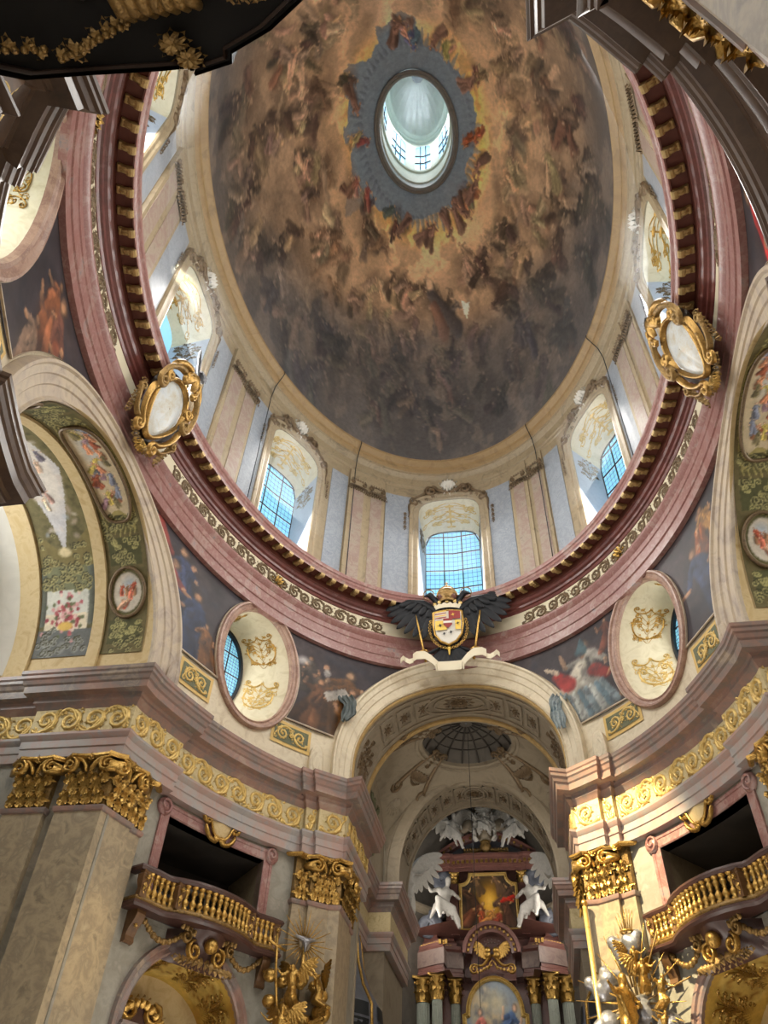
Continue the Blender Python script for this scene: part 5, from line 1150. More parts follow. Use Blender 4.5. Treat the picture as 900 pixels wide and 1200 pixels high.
# apse
ap = struct('wall_apse', 'dark apse behind the high altar')
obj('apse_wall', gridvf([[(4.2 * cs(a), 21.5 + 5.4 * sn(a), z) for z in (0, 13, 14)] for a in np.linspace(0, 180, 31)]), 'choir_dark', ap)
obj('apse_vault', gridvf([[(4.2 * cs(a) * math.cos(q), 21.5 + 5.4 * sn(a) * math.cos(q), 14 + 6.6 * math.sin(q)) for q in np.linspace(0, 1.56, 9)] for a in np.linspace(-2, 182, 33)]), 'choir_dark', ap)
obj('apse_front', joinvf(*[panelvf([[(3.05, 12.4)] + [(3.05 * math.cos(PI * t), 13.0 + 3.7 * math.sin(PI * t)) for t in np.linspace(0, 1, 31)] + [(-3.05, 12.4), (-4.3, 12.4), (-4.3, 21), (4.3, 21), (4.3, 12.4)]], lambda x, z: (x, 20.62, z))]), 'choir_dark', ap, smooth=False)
obj('apse_cornice', gridvf([[(4.2 * cs(a) * g, 21.5 + 5.4 * sn(a) * g, z) for g, z in ((1, 13.9), (.97, 13.95), (.94, 14.1), (.94, 14.2), (1, 14.25))] for a in np.linspace(0, 180, 31)]), 'choir_grey', ap, smooth='auto')

# ================================================================== STATUES
def statue_vf(pose, H=1.75, vox=.045, seed=0, extra=None):
    """one continuous draped figure, facing -y, feet at z=0"""
    rr = random.Random(seed); m = MB(); k = H / 1.75
    def c(a, b, r0, r1): m.add(capsvf(tuple(np.array(a) * k), tuple(np.array(b) * k), r0 * k, r1 * k))
    P = dict(pel=(0, 0, .95), chest=(0, .0, 1.36), head=(0, -.03, 1.68), ls=(-.2, 0, 1.45), rs=(.2, 0, 1.45), le=(-.36, -.1, 1.2), re=(.36, -.1, 1.2), lh=(-.3, -.35, 1.25), rh=(.3, -.35, 1.25),
             lk=(-.13, -.06, .5), rk=(.12, -.03, .5), lf=(-.14, -.02, .06), rf=(.14, .04, .06)); P.update(pose)
    c(P['pel'], P['chest'], .17, .19); c(P['chest'], np.array(P['chest']) * .4 + np.array(P['head']) * .6, .13, .06); 
    h = np.array(P['head']); c(h + (0, .01, -.03), h + (0, 0, .05), .092, .1); c(h + (0, -.09, -.01), h + (0, -.115, -.03), .02, .018); c(h + (0, .05, .03), h + (0, .06, -.08), .09, .07)
    for s in 'lr':
        c(P[s + 's'], P[s + 'e'], .075, .06); c(P[s + 'e'], P[s + 'h'], .058, .04); hh = np.array(P[s + 'h']); dv = hh - np.array(P[s + 'e']); dv = dv / np.linalg.norm(dv)
        c(hh, hh + dv * .07, .045, .035)
        for f in (-1, 0, 1): c(hh + dv * .07 + (f * .02, 0, f * .01), hh + dv * .15 + (f * .035, -.01, f * .015), .017, .013)
        c(P['pel'], P[s + 'k'], .15, .11); c(P[s + 'k'], P[s + 'f'], .1, .065); c(P[s + 'f'], np.array(P[s + 'f']) + (0, -.14, -.02), .05, .035)
    pe = np.array(P['pel']); fm = (np.array(P['lf']) + np.array(P['rf'])) / 2; kn = (np.array(P['lk']) + np.array(P['rk'])) / 2
    if P['pel'][2] < .8:                                             # seated: cloth over the thighs, falling from the knees
        for i in range(7):
            t = i / 6; kk = np.array(P['lk']) * (1 - t) + np.array(P['rk']) * t; ff = np.array(P['lf']) * (1 - t) + np.array(P['rf']) * t
            c(pe + (.16 * (2 * t - 1), -.02, .06), kk + (0, 0, .03), .1, .085); c(kk, kk * .35 + ff * .65 + (.08 * (2 * t - 1), .05 * (i % 2), .04 * (i % 3)), .075, .045)
        c(pe + (.2, .1, .1), pe + (.42, .18, -.35), .1, .05); c(pe + (-.2, .1, .1), pe + (-.36, .2, -.25), .1, .05)
    else:
      for i in range(9):                                             # skirt folds
        a = 2 * PI * i / 9; d = np.array((math.cos(a), math.sin(a) * .7, 0)); c(pe + d * .1, kn + d * (.2 + .04 * (i % 2)), .08, .07); c(kn + d * (.2 + .04 * (i % 2)), fm + d * (.22 + .06 * rr.random()) + (0, 0, .05), .07, .05 + .02 * (i % 2))
    for i in range(5): a = rr.uniform(-.5, 1); c(np.array(P['ls']) + (0, -.08, -.05 * i), pe + (.18 - .05 * i, -.14, .05 - .06 * i), .045, .05)   # mantle across the chest
    for a, b, r0, r1 in (extra or []): c(a, b, r0, r1)
    return remesh(m.vf(), vox * k, 2)
def wing_vf(s, L=1.0, lift=.6):
    """raised wing: an arched arm with three overlapping rows of long feathers"""
    m = MB()
    def arm(t): return s * (.05 + .62 * t) * L, .1 * t * L, (.1 + .75 * math.sin(t * 1.5)) * L
    m.add(tubevf([arm(t) for t in np.linspace(0, 1, 6)], [.07 * L, .08 * L, .07 * L, .06 * L, .05 * L, .02 * L], 6))
    for row, (n, ln, wd) in enumerate(((9, .95, .27), (8, .62, .24), (6, .36, .2))):
        for i in range(n):
            t = i / (n - 1); x0, y0, z0 = arm(.1 + .9 * t); a = -1.45 + 1.75 * t ** 1.5; l = ln * L * (.62 + .5 * math.sin(PI * (.2 + .6 * t))); w_ = wd * L
            m.add(feather_vf(0, 0, 0, 1, 1, lambda u, v, h: (x0 + s * (u * math.cos(a) * l - v * w_ * math.sin(a)), y0 - .025 * row - h * .03 + .05 * u, z0 + u * math.sin(a) * l + v * w_ * math.cos(a)), 1))
    v = m.vf(); return v[0] + [(p[0], p[1] + .03, p[2]) for p in v[0]], v[1] + [tuple(reversed([i + len(v[0]) for i in q])) for q in v[1]]
POSES = {
 'stand': {}, 'reach_l': dict(lh=(-.75, -.3, 1.45), le=(-.45, -.15, 1.35), rh=(.1, -.3, 1.2)),
 'reach_r': dict(rh=(.7, -.25, 1.6), re=(.45, -.1, 1.4), lh=(-.2, -.3, 1.2)),
 'sit': dict(pel=(0, .1, .62), chest=(.08, .06, 1.05), head=(.16, -.02, 1.4), ls=(-.13, .04, 1.16), rs=(.28, .06, 1.12), le=(-.42, -.1, 1.02), re=(.5, -.02, .9), lh=(-.62, -.3, 1.22), rh=(.34, -.34, .86), lk=(-.24, -.36, .74), rk=(.24, -.3, .5), lf=(-.2, -.42, .2), rf=(.42, -.28, -.02)),
 'fly': dict(pel=(0, .1, .9), chest=(.05, -.05, 1.26), head=(.12, -.18, 1.52), lh=(-.5, -.45, 1.5), le=(-.35, -.2, 1.3), rh=(.55, -.35, 1.1), lk=(-.1, .1, .5), rk=(.2, -.15, .55), lf=(-.3, .45, .25), rf=(.1, .35, .2)),
}
_SC = {}
def statue(name, label, loc, pose, H, m, rz=0, wings=False, seed=0, group=None, cat='statue', mirror=False, parent=None):
    if parent is None: t = thing(name, label, cat, loc, group); t.rotation_euler = (0, 0, rz)
    key = (pose, round(H, 2), seed)
    if key not in _SC: _SC[key] = statue_vf(POSES[pose], H, seed=seed)
    vf = _SC[key]; vf = mx(vf) if mirror else vf
    if parent is not None:
        t = obj(name, vf, m, parent, local=True); t.location = Vector(loc) - wloc(parent); t.rotation_euler = (0, 0, rz)
    else: obj('body', vf, m, t, local=True)
    if wings:
        ch_ = np.array(POSES[pose].get('chest', (0, 0, 1.36))) * H / 1.75
        for s in (-1, 1): obj('wing', xf(wing_vf(s, (.95 if parent is None else .55) * H / 1.75), lambda x, y, z: (x + s * .06 + (-1 if mirror else 1) * ch_[0], y + ch_[1] + .16, z + ch_[2] + .05)), m, t, local=True)
    return t
def cloud(name, label, balls, vox, m, cat='cloud', parent=None):
    mb = MB()
    for x, y, z, r in balls: mb.add(spherevf((x, y, z), r, r * .9, r * .85, 10, 8))
    o = obj(name, remesh(mb.vf(), vox, 2), m, parent)
    return tag(o, label, cat) if parent is None else o

# ================================================================== HIGH ALTAR
AY = 25.0
alt = thing('high_altar', 'tall red marble high altar with fluted green columns and gilded capitals', 'altar', (0, AY, 0))
AX = .08                                                             # its axis
def fluted(r0, r1, z0, z1, n=18, k=54):
    rows = []
    for i in range(9):
        t = i / 8; r = r0 + (r1 - r0) * t + .01 * math.sin(PI * t)
        rows.append([((r * (1 - .07 * max(0, math.cos(2 * PI * j * n / k)))) * math.cos(2 * PI * j / k), (r * (1 - .07 * max(0, math.cos(2 * PI * j * n / k)))) * math.sin(2 * PI * j / k), z0 + (z1 - z0) * t) for j in range(k)])
    return gridvf(rows, False, True)
def capital_round(r, H):
    """bell, two rows of leaves, volutes, abacus: local, base at z=0. returns dict of part -> vf"""
    out = {}
    out['bell'] = lathevf([(r, 0), (r * 1.08, .04), (r, .07), (r * .98, H * .5), (r * 1.12, H * .8), (r * 1.3, H * .88), (r * 1.3, H * .9)], 16)
    lv = MB()
    for row, (z0, ln, n, ph) in enumerate(((.06, .42 * H, 8, 0), (.06 + .28 * H, .4 * H, 8, 22.5))):
        for i in range(n):
            a = R(45 * i + ph)
            rows = []
            for t in np.linspace(0, 1, 6):
                w = r * .4 * math.sin(PI * min(1, .25 + t * .72)); ro = r * (1.1 + .1 * row) + .62 * r * max(0, t - .4) ** 1.4 * 2; z = z0 + ln * (t if t < .85 else .85 - (t - .85) * 1.5)
                rows.append([(ro * math.cos(a) - s * w * math.sin(a), ro * math.sin(a) + s * w * math.cos(a), z) if s else ((ro + r * .08) * math.cos(a), (ro + r * .08) * math.sin(a), z) for s in (-1, 0, 1)])
            lv.add(gridvf(rows))
    out['acanthus_foliage'] = lv.vf()
    for i in range(4):
        vo = MB()
        a = R(45 + 90 * i)
        pts = [(r * 1.35 + x, z) for x, z in [(p[0], p[1]) for p in spiral(.0, H * .74, r * .34, PI / 2 + .4, 1.4, 1, 12)]]
        vo.add(tubevf([(u * math.cos(a), u * math.sin(a), z) for u, z in pts], [r * .12 * (1 - .5 * t) for t in np.linspace(0, 1, 12)], 6))
        out['volute_%d' % i] = vo.vf()
    ab = []
    for q in range(4):
        for e in np.linspace(-1, 1, 7)[:-1]:
            a = R(90 * q); d = r * (1.5 - .3 * (1 - e * e)); u = e * r * 1.35; ab.append((d * math.cos(a) - u * math.sin(a), d * math.sin(a) + u * math.cos(a)))
    out['abacus'] = loftvf([(x, y, H * .88) for x, y in ab], [(x * 1.04, y * 1.04, H * .92) for x, y in ab], [(x * 1.04, y * 1.04, H) for x, y in ab], [(0, 0, H)] * len(ab))
    return out
CAPR = capital_round(.26, .95)
for s in (-1, 1):
    for x, y, r in ((1.66, AY + .25, .22), (2.36, AY - .45, .24), (3.0, AY + .05, .3)):
        cx = AX + s * x
        c = obj('column', xf(fluted(r, r * .88, 2.2, 10.3), lambda a, b, z: (a + cx, b + y, z)), 'green_marble', alt, smooth=False)
        k = r / .26
        for pn, vf in CAPR.items(): obj(pn.split('_')[0] if 'volute' in pn else pn, xf(vf, lambda a, b, z: (a * k + cx, b * k + y, 10.3 + z)), 'gold', c)
def alt_path(o=0): 
    return [(AX + 4.0, AY + .6), (AX + 3.45, AY + .2), (AX + 2.75, AY - .35), (AX + 2.0, AY - .8), (AX + 1.95, AY - .1), (AX + 1.25, AY + .1), (AX + 1.25, AY + .8)]
def alt_sweep(prof):
    P = alt_path(); return sweepvf([(2 * AX - x, y) for x, y in P], prof), sweepvf(P[::-1], prof)
for vf_ in alt_sweep([(-.3, 11.2), (0, 11.22), (0, 11.42), (.05, 11.46), (.05, 11.6), (.1, 11.66)]): obj('entablature', vf_, 'altar_red', alt, smooth='auto')
for vf_ in alt_sweep([(.0, 11.6), (.0, 12.22)]): obj('frieze', vf_, 'altar_frieze', alt, smooth='auto')
for vf_ in alt_sweep([(0, 12.2), (.06, 12.3), (.1, 12.36), (.1, 12.5), (.3, 12.56), (.3, 12.66), (.4, 12.78), (.42, 12.9), (-.6, 12.95)]): obj('cornice', vf_, 'altar_red', alt, smooth='auto')
for s in (-1, 1):
    P = PathMap([(AX + s * x_, y_) for x_, y_ in [(a - AX, b) for a, b in alt_path()]])
    sg = -1 if s > 0 else 1
    mp = lambda u, v, h, P=P, sg=sg: P.at(u, v, sg * h)
    for a, b in ((.75, 1.5), (1.65, 2.4)):
        obj('frieze_scroll', arabesque(.75, .42, lambda u, v, h, q=(a + b) / 2: mp(q + u, 11.92 + v, h + .02), .02, .06, 3), 'old_gold', alt)
    for i in range(22):
        u = .1 + .155 * i
        if u > P.c[-1] - .1: break
        x0, y0, _ = P.at(u, 0, sg * .2); obj('dentil', boxvf(x0 - .05, x0 + .05, y0 - .05, y0 + .05, 12.38, 12.54), 'gold', alt, smooth=False)
obj('back_wall', boxvf(AX - 3.6, AX + 3.6, AY + .7, AY + 1.0, 0, 13), 'altar_red', alt, smooth=False)
# arch over the main picture
def semi(r, z0, y, k=25): return [(AX + r * math.cos(a), y, z0 + r * math.sin(a)) for a in np.linspace(PI, 0, k)]
obj('picture_arch', gridvf([list(q) for q in zip(*[semi(r, 12.1, y) for r, y in ((.85, AY + .3), (.85, AY - .2), (.95, AY - .25), (1.05, AY - .25), (1.1, AY - .4), (1.25, AY - .4), (1.28, AY + .3))])]), 'altar_red', alt, smooth='auto')
for i in range(15):
    a = PI * (i + .5) / 15; x, z = AX + 1.0 * math.cos(a), 12.1 + 1.0 * math.sin(a); obj('dentil', boxvf(x - .045, x + .045, AY - .36, AY - .24, z - .05, z + .05), 'gold', alt, smooth=False)
bz = MB()
for r in (.55, .68):
    for i in range(13): a = PI * (i + .5) / 13; bz.add(spherevf((AX + r * math.cos(a), AY + .22, 12.1 + r * math.sin(a)), .03, k=6, m=4))
obj('bead_row', bz.vf(), 'rose_panel', alt)
obj('tympanum', boxvf(AX - .95, AX + .95, AY + .3, AY + .4, 11.2, 13.0), 'altar_red', alt, smooth=False)
og = lambda u, v, h: (AX + u, AY - .12 - h, 11.72 + v); g = MB()
for s in (-1, 1):
    g.add(stroke_vf(spiral(s * .78, -.2, .2, PI / 2, 1.5, -s, 15), .05, .04, og, .1)); g.add(stroke_vf(bez((0, .35), (s * .3, .2), (s * .3, -.25), (s * .78, .0)), .07, .05, og, .12)); g.add(spherevf((AX + s * .17, AY - .22, 12.22), .13, k=8, m=6)); g.add(spherevf((AX + s * .2, AY - .2, 12.05), .15, k=8, m=6))
    g.add(xf(wing_vf(s, .42, .4), lambda x, y, z: (x + AX + s * .22, y + AY - .2, z + 12.15)))
    for q in range(5): g.add(leaf_vf(s * (.15 + .14 * q), -.1 - .05 * q, -.6 * s + s * q * .2, .22, .14, og, .1))
g.add(tubevf([(AX - .18, AY - .15, 11.5), (AX - .1, AY - .18, 11.75), (AX, AY - .2, 11.85), (AX + .1, AY - .18, 11.75), (AX + .18, AY - .15, 11.5)], .03, 6))
t = obj('putti_ornament', g.vf(), 'gold'); tag(t, 'gilded ornament of paired cherubs and scrolls above the main altarpiece', 'ornament')
# upper storey
UY = AY + .15
obj('attic_wall', boxvf(AX - 2.0, AX + 2.0, UY + .3, UY + .6, 12.9, 15.9), 'altar_red', alt, smooth=False)
for s in (-1, 1):
    cx = AX + s * 1.55
    p = obj('attic_pier', boxvf(cx - .17, cx + .17, UY - .2, UY + .35, 12.9, 15.05), 'altar_red', alt, smooth=False)
    for pn, vf in CAPR.items(): obj(pn.split('_')[0] if 'volute' in pn else pn, xf(vf, lambda a, b, z: (a * .62 + cx, b * .62 + UY - .02, 15.0 + z * .6)), 'gold', p)
    # big grey volutes flanking
    for (vx, vz, r, th_) in ((2.15, 15.25, .36, .1), (2.75, 13.35, .42, .12)):
        vx = AX + s * vx; sp = spiral(0, 0, r, PI / 2, 2.0, s, 30, .08); obj('volute', tubevf([(vx + a, UY - .1, vz + b) for a, b in sp], [th_ * (1 - .5 * q / 29) for q in range(30)], 8, sq=2.2), 'slate_blue', alt)
    obj('volute_stem', tubevf([(AX + s * 2.15, UY - .05, 14.9), (AX + s * 2.05, UY, 14.3), (AX + s * 2.3, UY, 13.7), (AX + s * 2.75, UY, 13.75)], .13, 8, sq=2), 'slate_blue', alt)
def ecurve(x): return UY - .55 + .5 * (x / 2.4) ** 2 * .9
xs = np.linspace(-2.35, 2.35, 25)
obj('attic_entablature', sweepvf([(AX + x, UY - .1 - .25 * math.cos(x / 2.35 * PI / 2) - (.18 if abs(x) > 1.75 else 0)) for x in xs][::-1], [(0, 15.55), (0, 15.72), (.06, 15.76), (.06, 15.86), (.2, 15.98), (.2, 16.06), (.28, 16.14), (.28, 16.24), (-.6, 16.26)]) if False else flip(sweepvf([(AX + x, UY - .1 - .25 * math.cos(x / 2.35 * PI / 2) - (.18 if abs(x) > 1.75 else 0)) for x in xs], [(-o, z) for o, z in [(0, 15.55), (0, 15.72), (.06, 15.76), (.06, 15.9), (.2, 16.02), (.2, 16.1), (.28, 16.16), (.28, 16.26), (-.6, 16.28)]])), 'altar_red', alt, smooth='auto')
for i, x in enumerate(np.linspace(-2.2, 2.2, 21)):
    y = UY - .1 - .25 * math.cos(x / 2.35 * PI / 2) - (.18 if abs(x) > 1.75 else 0) - .14
    obj('dentil', boxvf(AX + x - .06, AX + x + .06, y - .04, y + .08, 15.88, 16.02), 'gold', alt, smooth=False)
for s in (-1, 1):
    arc = [(AX + s * x, 16.3 + .95 * math.sin((2.3 - x) / 2.3 * PI / 2) ** 1.0) for x in np.linspace(2.3, .55, 12)]
    rows = [[(x, UY - .1 - o, z + dz) for o, dz in ((-.3, -.12), (.05, -.12), (.1, -.02), (.25, .04), (.25, .14), (-.3, .16))] for x, z in arc]
    obj('pediment_arc', gridvf(rows) if s < 0 else flip(gridvf(rows)), 'altar_red', alt, smooth='auto')
    for i in (2, 4, 6, 8, 10):
        x, z = arc[i]; obj('dentil', boxvf(x - .05, x + .05, UY - .3, UY - .16, z - .1, z), 'gold', alt, smooth=False)
obj('pediment_field', panelvf([[(AX - 2.2, 16.2), (AX + 2.2, 16.2)] + [(AX + x, 16.3 + .95 * math.sin((2.3 - abs(x)) / 2.3 * PI / 2)) for x in np.linspace(2.2, -2.2, 17)]], lambda x, z: (x, UY + .15, z)), 'slate_blue', alt, smooth=False)
cr = lambda u, v, h: (AX + u, UY - .3 - h, 16.4 + v); g = MB()
g.add(lathevf([(.1, 0), (.2, .05), (.12, .12), (.22, .22), (.28, .4), (.2, .55), (.26, .6), (.05, .7)], 12, (AX, UY - .35, 16.25)))
for s in (-1, 1):
    g.add(stroke_vf(bez((s * .15, .1), (s * .6, .1), (s * .7, -.1), (s * 1.05, 0)), .08, .05, cr, .12))
    for q in range(6): g.add(leaf_vf(s * (.3 + .13 * q), .05, PI / 2 - s * .5, .22, .16, cr, .12))
t = obj('gilded_urn', g.vf(), 'old_gold'); tag(t, 'gilded urn with side garlands standing in the pediment of the altar', 'urn')
obj('predella', boxvf(AX - 3.6, AX + 3.6, AY - 1.0, AY + .6, 0, 2.2), 'altar_red', alt, smooth=False)

# pictures
def picture(name, label, shape, y, frame_r, canvas, m='gold', inner=.93):
    x0 = min(p[0] for p in shape); x1 = max(p[0] for p in shape); z0 = min(p[1] for p in shape); z1 = max(p[1] for p in shape)
    t = thing(name, label, 'painting', ((x0 + x1) / 2, y, z0))
    v2, f2 = panelvf([shape], lambda x, z: (x, y, z), .05, .05); a = np.array(v2)
    obj('canvas', (v2, f2), 'oil_paint', t, smooth=False, paint=canvas.sample((a[:, 0] - x0) / (x1 - x0), (a[:, 2] - z0) / (z1 - z0)))
    n = len(shape); rows = []
    for i in range(n):
        p, q, r = (Vector(shape[(i + d) % n]) for d in (-1, 0, 1)); t1 = (q - p).normalized(); t2 = (r - q).normalized(); nn = Vector((t1.y + t2.y, -t1.x - t2.x)).normalized() / max(.6, math.cos(t1.angle(t2) / 2))
        rows.append([(q.x + nn.x * g, y + d, q.y + nn.y * g) for g, d in ((-.02, .02), (-.02, -.06), (frame_r * .3, -.12), (frame_r * .6, -.07), (frame_r * .85, -.14), (frame_r, -.1), (frame_r, .05))])
    obj('frame', gridvf(rows, True), 'pale_gold', t, smooth='auto'); return t
c = Canvas(220, 300, (150, 160, 168), 31); n = c.noise(4, 4); c.mix((n - .4) * 3, (206, 186, 150)); c.mix((c.noise(6, 4) - .52) * 4, (122, 124, 128))
for u, v, s, col in ((.3, .55, .3, (190, 110, 100)), (.62, .6, .34, (70, 92, 130)), (.5, .42, .26, (206, 196, 180)), (.72, .42, .24, (60, 78, 110)), (.25, .35, .24, (176, 130, 96)), (.8, .3, .22, (150, 120, 100)), (.15, .25, .2, (120, 84, 66)), (.5, .2, .3, (170, 150, 130))): c.fig(u * 220, v * 300, s * 220, c.r.uniform(-.4, .4), col, (222, 180, 150))
c.ell(110, 250, 60, 34, 0, (222, 210, 170), .7, .9)
sh = [(AX - 1.22, 6.4), (AX + 1.22, 6.4), (AX + 1.22, 9.9)] + [(AX + 1.0 * math.cos(a), 9.95 + 1.12 * math.sin(a)) for a in np.linspace(0, PI, 19)] + [(AX - 1.22, 9.9)]
sh = [(AX - 1.2, 6.4), (AX + 1.2, 6.4), (AX + 1.2, 9.75), (AX + 1.05, 9.8)] + [(AX + 1.05 * math.cos(a), 9.9 + 1.2 * math.sin(a)) for a in np.linspace(.05, PI - .05, 19)] + [(AX - 1.05, 9.8), (AX - 1.2, 9.75)]
picture('altarpiece', 'large round-topped altarpiece painting in a gold frame at the bottom centre', sh, AY - .1, .16, c)
c = Canvas(240, 220, (54, 46, 40), 37); n = c.noise(4, 4); yy, xx = np.mgrid[0:220, 0:240]
c.mix((n - .45) * 3, (90, 66, 44)); c.mix(np.clip(1.3 - np.hypot((xx - 122) / 70, (yy - 105) / 95), 0, 1) * .95, (206, 146, 40)); c.mix(np.clip(1 - np.hypot((xx - 122) / 40, (yy - 110) / 60), 0, 1), (244, 196, 84))
for u, v, s, col in ((.15, .6, .26, (80, 56, 40)), (.2, .3, .28, (96, 56, 36)), (.85, .6, .26, (76, 56, 44)), (.82, .3, .28, (90, 60, 44)), (.35, .18, .2, (150, 70, 40)), (.62, .16, .2, (140, 60, 40)), (.3, .82, .2, (110, 84, 56)), (.7, .84, .2, (104, 80, 60)), (.5, .2, .2, (176, 120, 60))): c.fig(u * 240, v * 220, s * 220, c.r.uniform(-.8, .8), col, (206, 160, 104))
c.cap(175, 110, 228, 128, 7, 10, (200, 48, 34), .95); c.cap(185, 122, 225, 110, 6, 4, (214, 60, 40), .95)
w, z0, z1 = 1.22, 13.1, 15.4
sh = [(-w, z0)] + [(-w + .35, z0), (-w + .5, z0 + .1)] + [(x, z0 + .1 + .16 * math.cos(x / .7 * PI / 2)) for x in np.linspace(-.6, .6, 9)] + [(w - .5, z0 + .1), (w - .35, z0), (w, z0), (w, z1 - .55)] + [(w - .42 + .42 * (1 - math.sin(a)), z1 - .42 + .42 * (1 - math.cos(a)) - .0) for a in np.linspace(0, PI / 2, 6)][::1]
sh = sh[:-6] + [(w - .45 * math.sin(a), z1 - .5 + .45 * (1 - math.cos(a))) for a in np.linspace(0, PI / 2, 6)] + [(-(w - .45 * math.sin(a)), z1 - .5 + .45 * (1 - math.cos(a))) for a in np.linspace(PI / 2, 0, 6)]
picture('upper_altarpiece', 'smaller upper painting glowing golden at its centre in a shaped gold frame', [(AX + x, z) for x, z in sh], UY - .25, .11, c)

# white stucco angels on the altar
statue('angel_statue', 'white seated figure left of the upper golden painting', (AX - 2.0, AY - .6, 12.98), 'sit', 2.5, 'statue_white', .3, seed=1, group=None)
statue('angel_statue', 'white seated figure right of the upper golden painting', (AX + 1.95, AY - .6, 12.98), 'sit', 2.5, 'statue_white', -.3, seed=2, mirror=True)
statue('angel_statue', 'white winged angel perched on the left end of the altar pediment', (AX - 1.6, AY - .6, 16.45), 'sit', 1.95, 'statue_white', .5, True, 3)
statue('angel_statue', 'white winged angel perched on the right end of the altar pediment', (AX + 1.35, AY - .6, 16.45), 'sit', 1.95, 'statue_white', -.4, True, 4, mirror=True)
statue('angel_statue', 'white standing angel with arm stretched out on the left choir cornice', (-3.05, 21.2, 12.52), 'reach_r', 2.0, 'statue_white', .5, True, 5)
statue('angel_statue', 'white angel half hidden on the right choir cornice', (3.1, 21.0, 12.52), 'stand', 1.9, 'statue_white', -.7, True, 6)
cl = cloud('stucco_cloud', 'bulging grey stucco cloud at the top of the altar behind the cherubs', [(AX - .75, AY, 17.75, .34), (AX - .45, AY - .05, 17.6, .36), (AX - 1.0, AY, 17.55, .25), (AX + .75, AY, 17.75, .34), (AX + .5, AY - .05, 17.6, .36), (AX + 1.0, AY, 17.6, .25), (AX, AY, 17.45, .5), (AX, AY - .05, 17.2, .42)], .07, 'choir_grey')
statue('angel_statue', 'white seated figure on the topmost cloud of the altar', (AX - .05, AY - .6, 16.95), 'sit', 1.35, 'statue_white', .1, seed=7)
for s, lab in ((-1, 'small white cherub left of the topmost figure'), (1, 'small white cherub right of the topmost figure')):
    statue('cherub_statue', lab, (AX + s * .42, AY - .4, 17.35), 'fly', .85, 'statue_white', s * .3, True, 8 + s, mirror=s > 0)
for s, lab in ((-1, 'white cherub at the foot of the cloud, left'), (1, 'white cherub at the foot of the cloud, right')):
    statue('cherub_statue', lab, (AX + s * .5, AY - .5, 16.75), 'fly', .7, 'statue_white', s * .9, True, 18 + s, mirror=s > 0)
rb = MB()
for i in range(17):
    a = PI * (i + .5) / 17; l = 1.0 + .3 * (i % 2); rb.add(tubevf([(AX + .4 * math.cos(a), AY + .1, 17.9 + .4 * math.sin(a)), (AX + l * math.cos(a), AY + .1, 17.9 + l * math.sin(a))], [.03, .012], 4))
t = obj('gilded_rays', rb.vf(), 'old_gold'); tag(t, 'fan of dull gold rays above the topmost altar figure', 'rays')

# ---- glazed oratories bulging from the choir bay walls
for s in (1, -1):
    t = thing('oratory', 'slate-blue glazed oratory box with gold ribs and carved red base, %s of the choir' % ('right' if s > 0 else 'left'), 'oratory', (s * 4.3, 15.8, 5))
    prof = [(.55, 6.3), (.95, 6.5), (1.22, 6.9), (1.34, 7.4), (1.3, 7.9), (1.18, 8.1), (.9, 8.5), (.62, 9.2), (.5, 9.9), (.42, 10.2)]
    rows = [[(s * (4.35 - .98 * r * cs(a)), 15.8 + 1.35 * r * sn(a), z) for r, z in prof] for a in np.linspace(-90, 90, 25)]
    v = gridvf(rows); obj('body', v if s > 0 else flip(v), 'slate_blue', t)
    for a in (-75, -30, 30, 75):
        obj('gilt_rib', tubevf([(s * (4.35 - .99 * r * cs(a)), 15.8 + 1.36 * r * sn(a), z) for r, z in prof], .06, 6), 'gold', t)
    for a in (-52, 0, 52):
        for zz in (7.1, 7.55):
            rowsp = [[(s * (4.35 - .985 * r * cs(a + da) - .02), 15.8 + 1.355 * r * sn(a + da), z) for da in (-17, -9, 0, 9, 17)] for r, z in ((float(np.interp(zz, [p[1] for p in prof], [p[0] for p in prof])), zz), (float(np.interp(zz + .38, [p[1] for p in prof], [p[0] for p in prof])), zz + .38))]
            obj('pane', gridvf(rowsp), 'iron', t)
    base = [(.3, 4.6), (.7, 4.9), (.8, 5.3), (1.1, 5.5), (1.15, 5.7), (1.3, 5.85), (1.3, 6.05), (1.42, 6.15), (1.42, 6.3), (.5, 6.35)]
    v = gridvf([[(s * (4.35 - r * cs(a)), 15.8 + 1.35 * r * sn(a), z) for r, z in base] for a in np.linspace(-90, 90, 25)]); obj('base', v if s > 0 else flip(v), 'altar_red', t, smooth='auto')
    for a in (-40, 20): obj('putto_head', spherevf((s * (4.35 - .95 * cs(a)), 15.8 + 1.3 * sn(a), 5.1), .2, k=10, m=8), 'statue_white', t)
    vf = statue_vf(POSES['sit'], 1.0, seed=30); q = obj('gilded_putto', xf(vf if s > 0 else mx(vf), lambda x, y, z: (s * 3.15 + x, 15.0 + y, 6.3 + z)), 'gold', None); tag(q, 'gilded putto seated on the ledge of the %s oratory' % ('right' if s > 0 else 'left'), 'statue')

# ================================================================== NAVE ORNAMENT
def stuff(o): o['kind'] = 'stuff'; return o
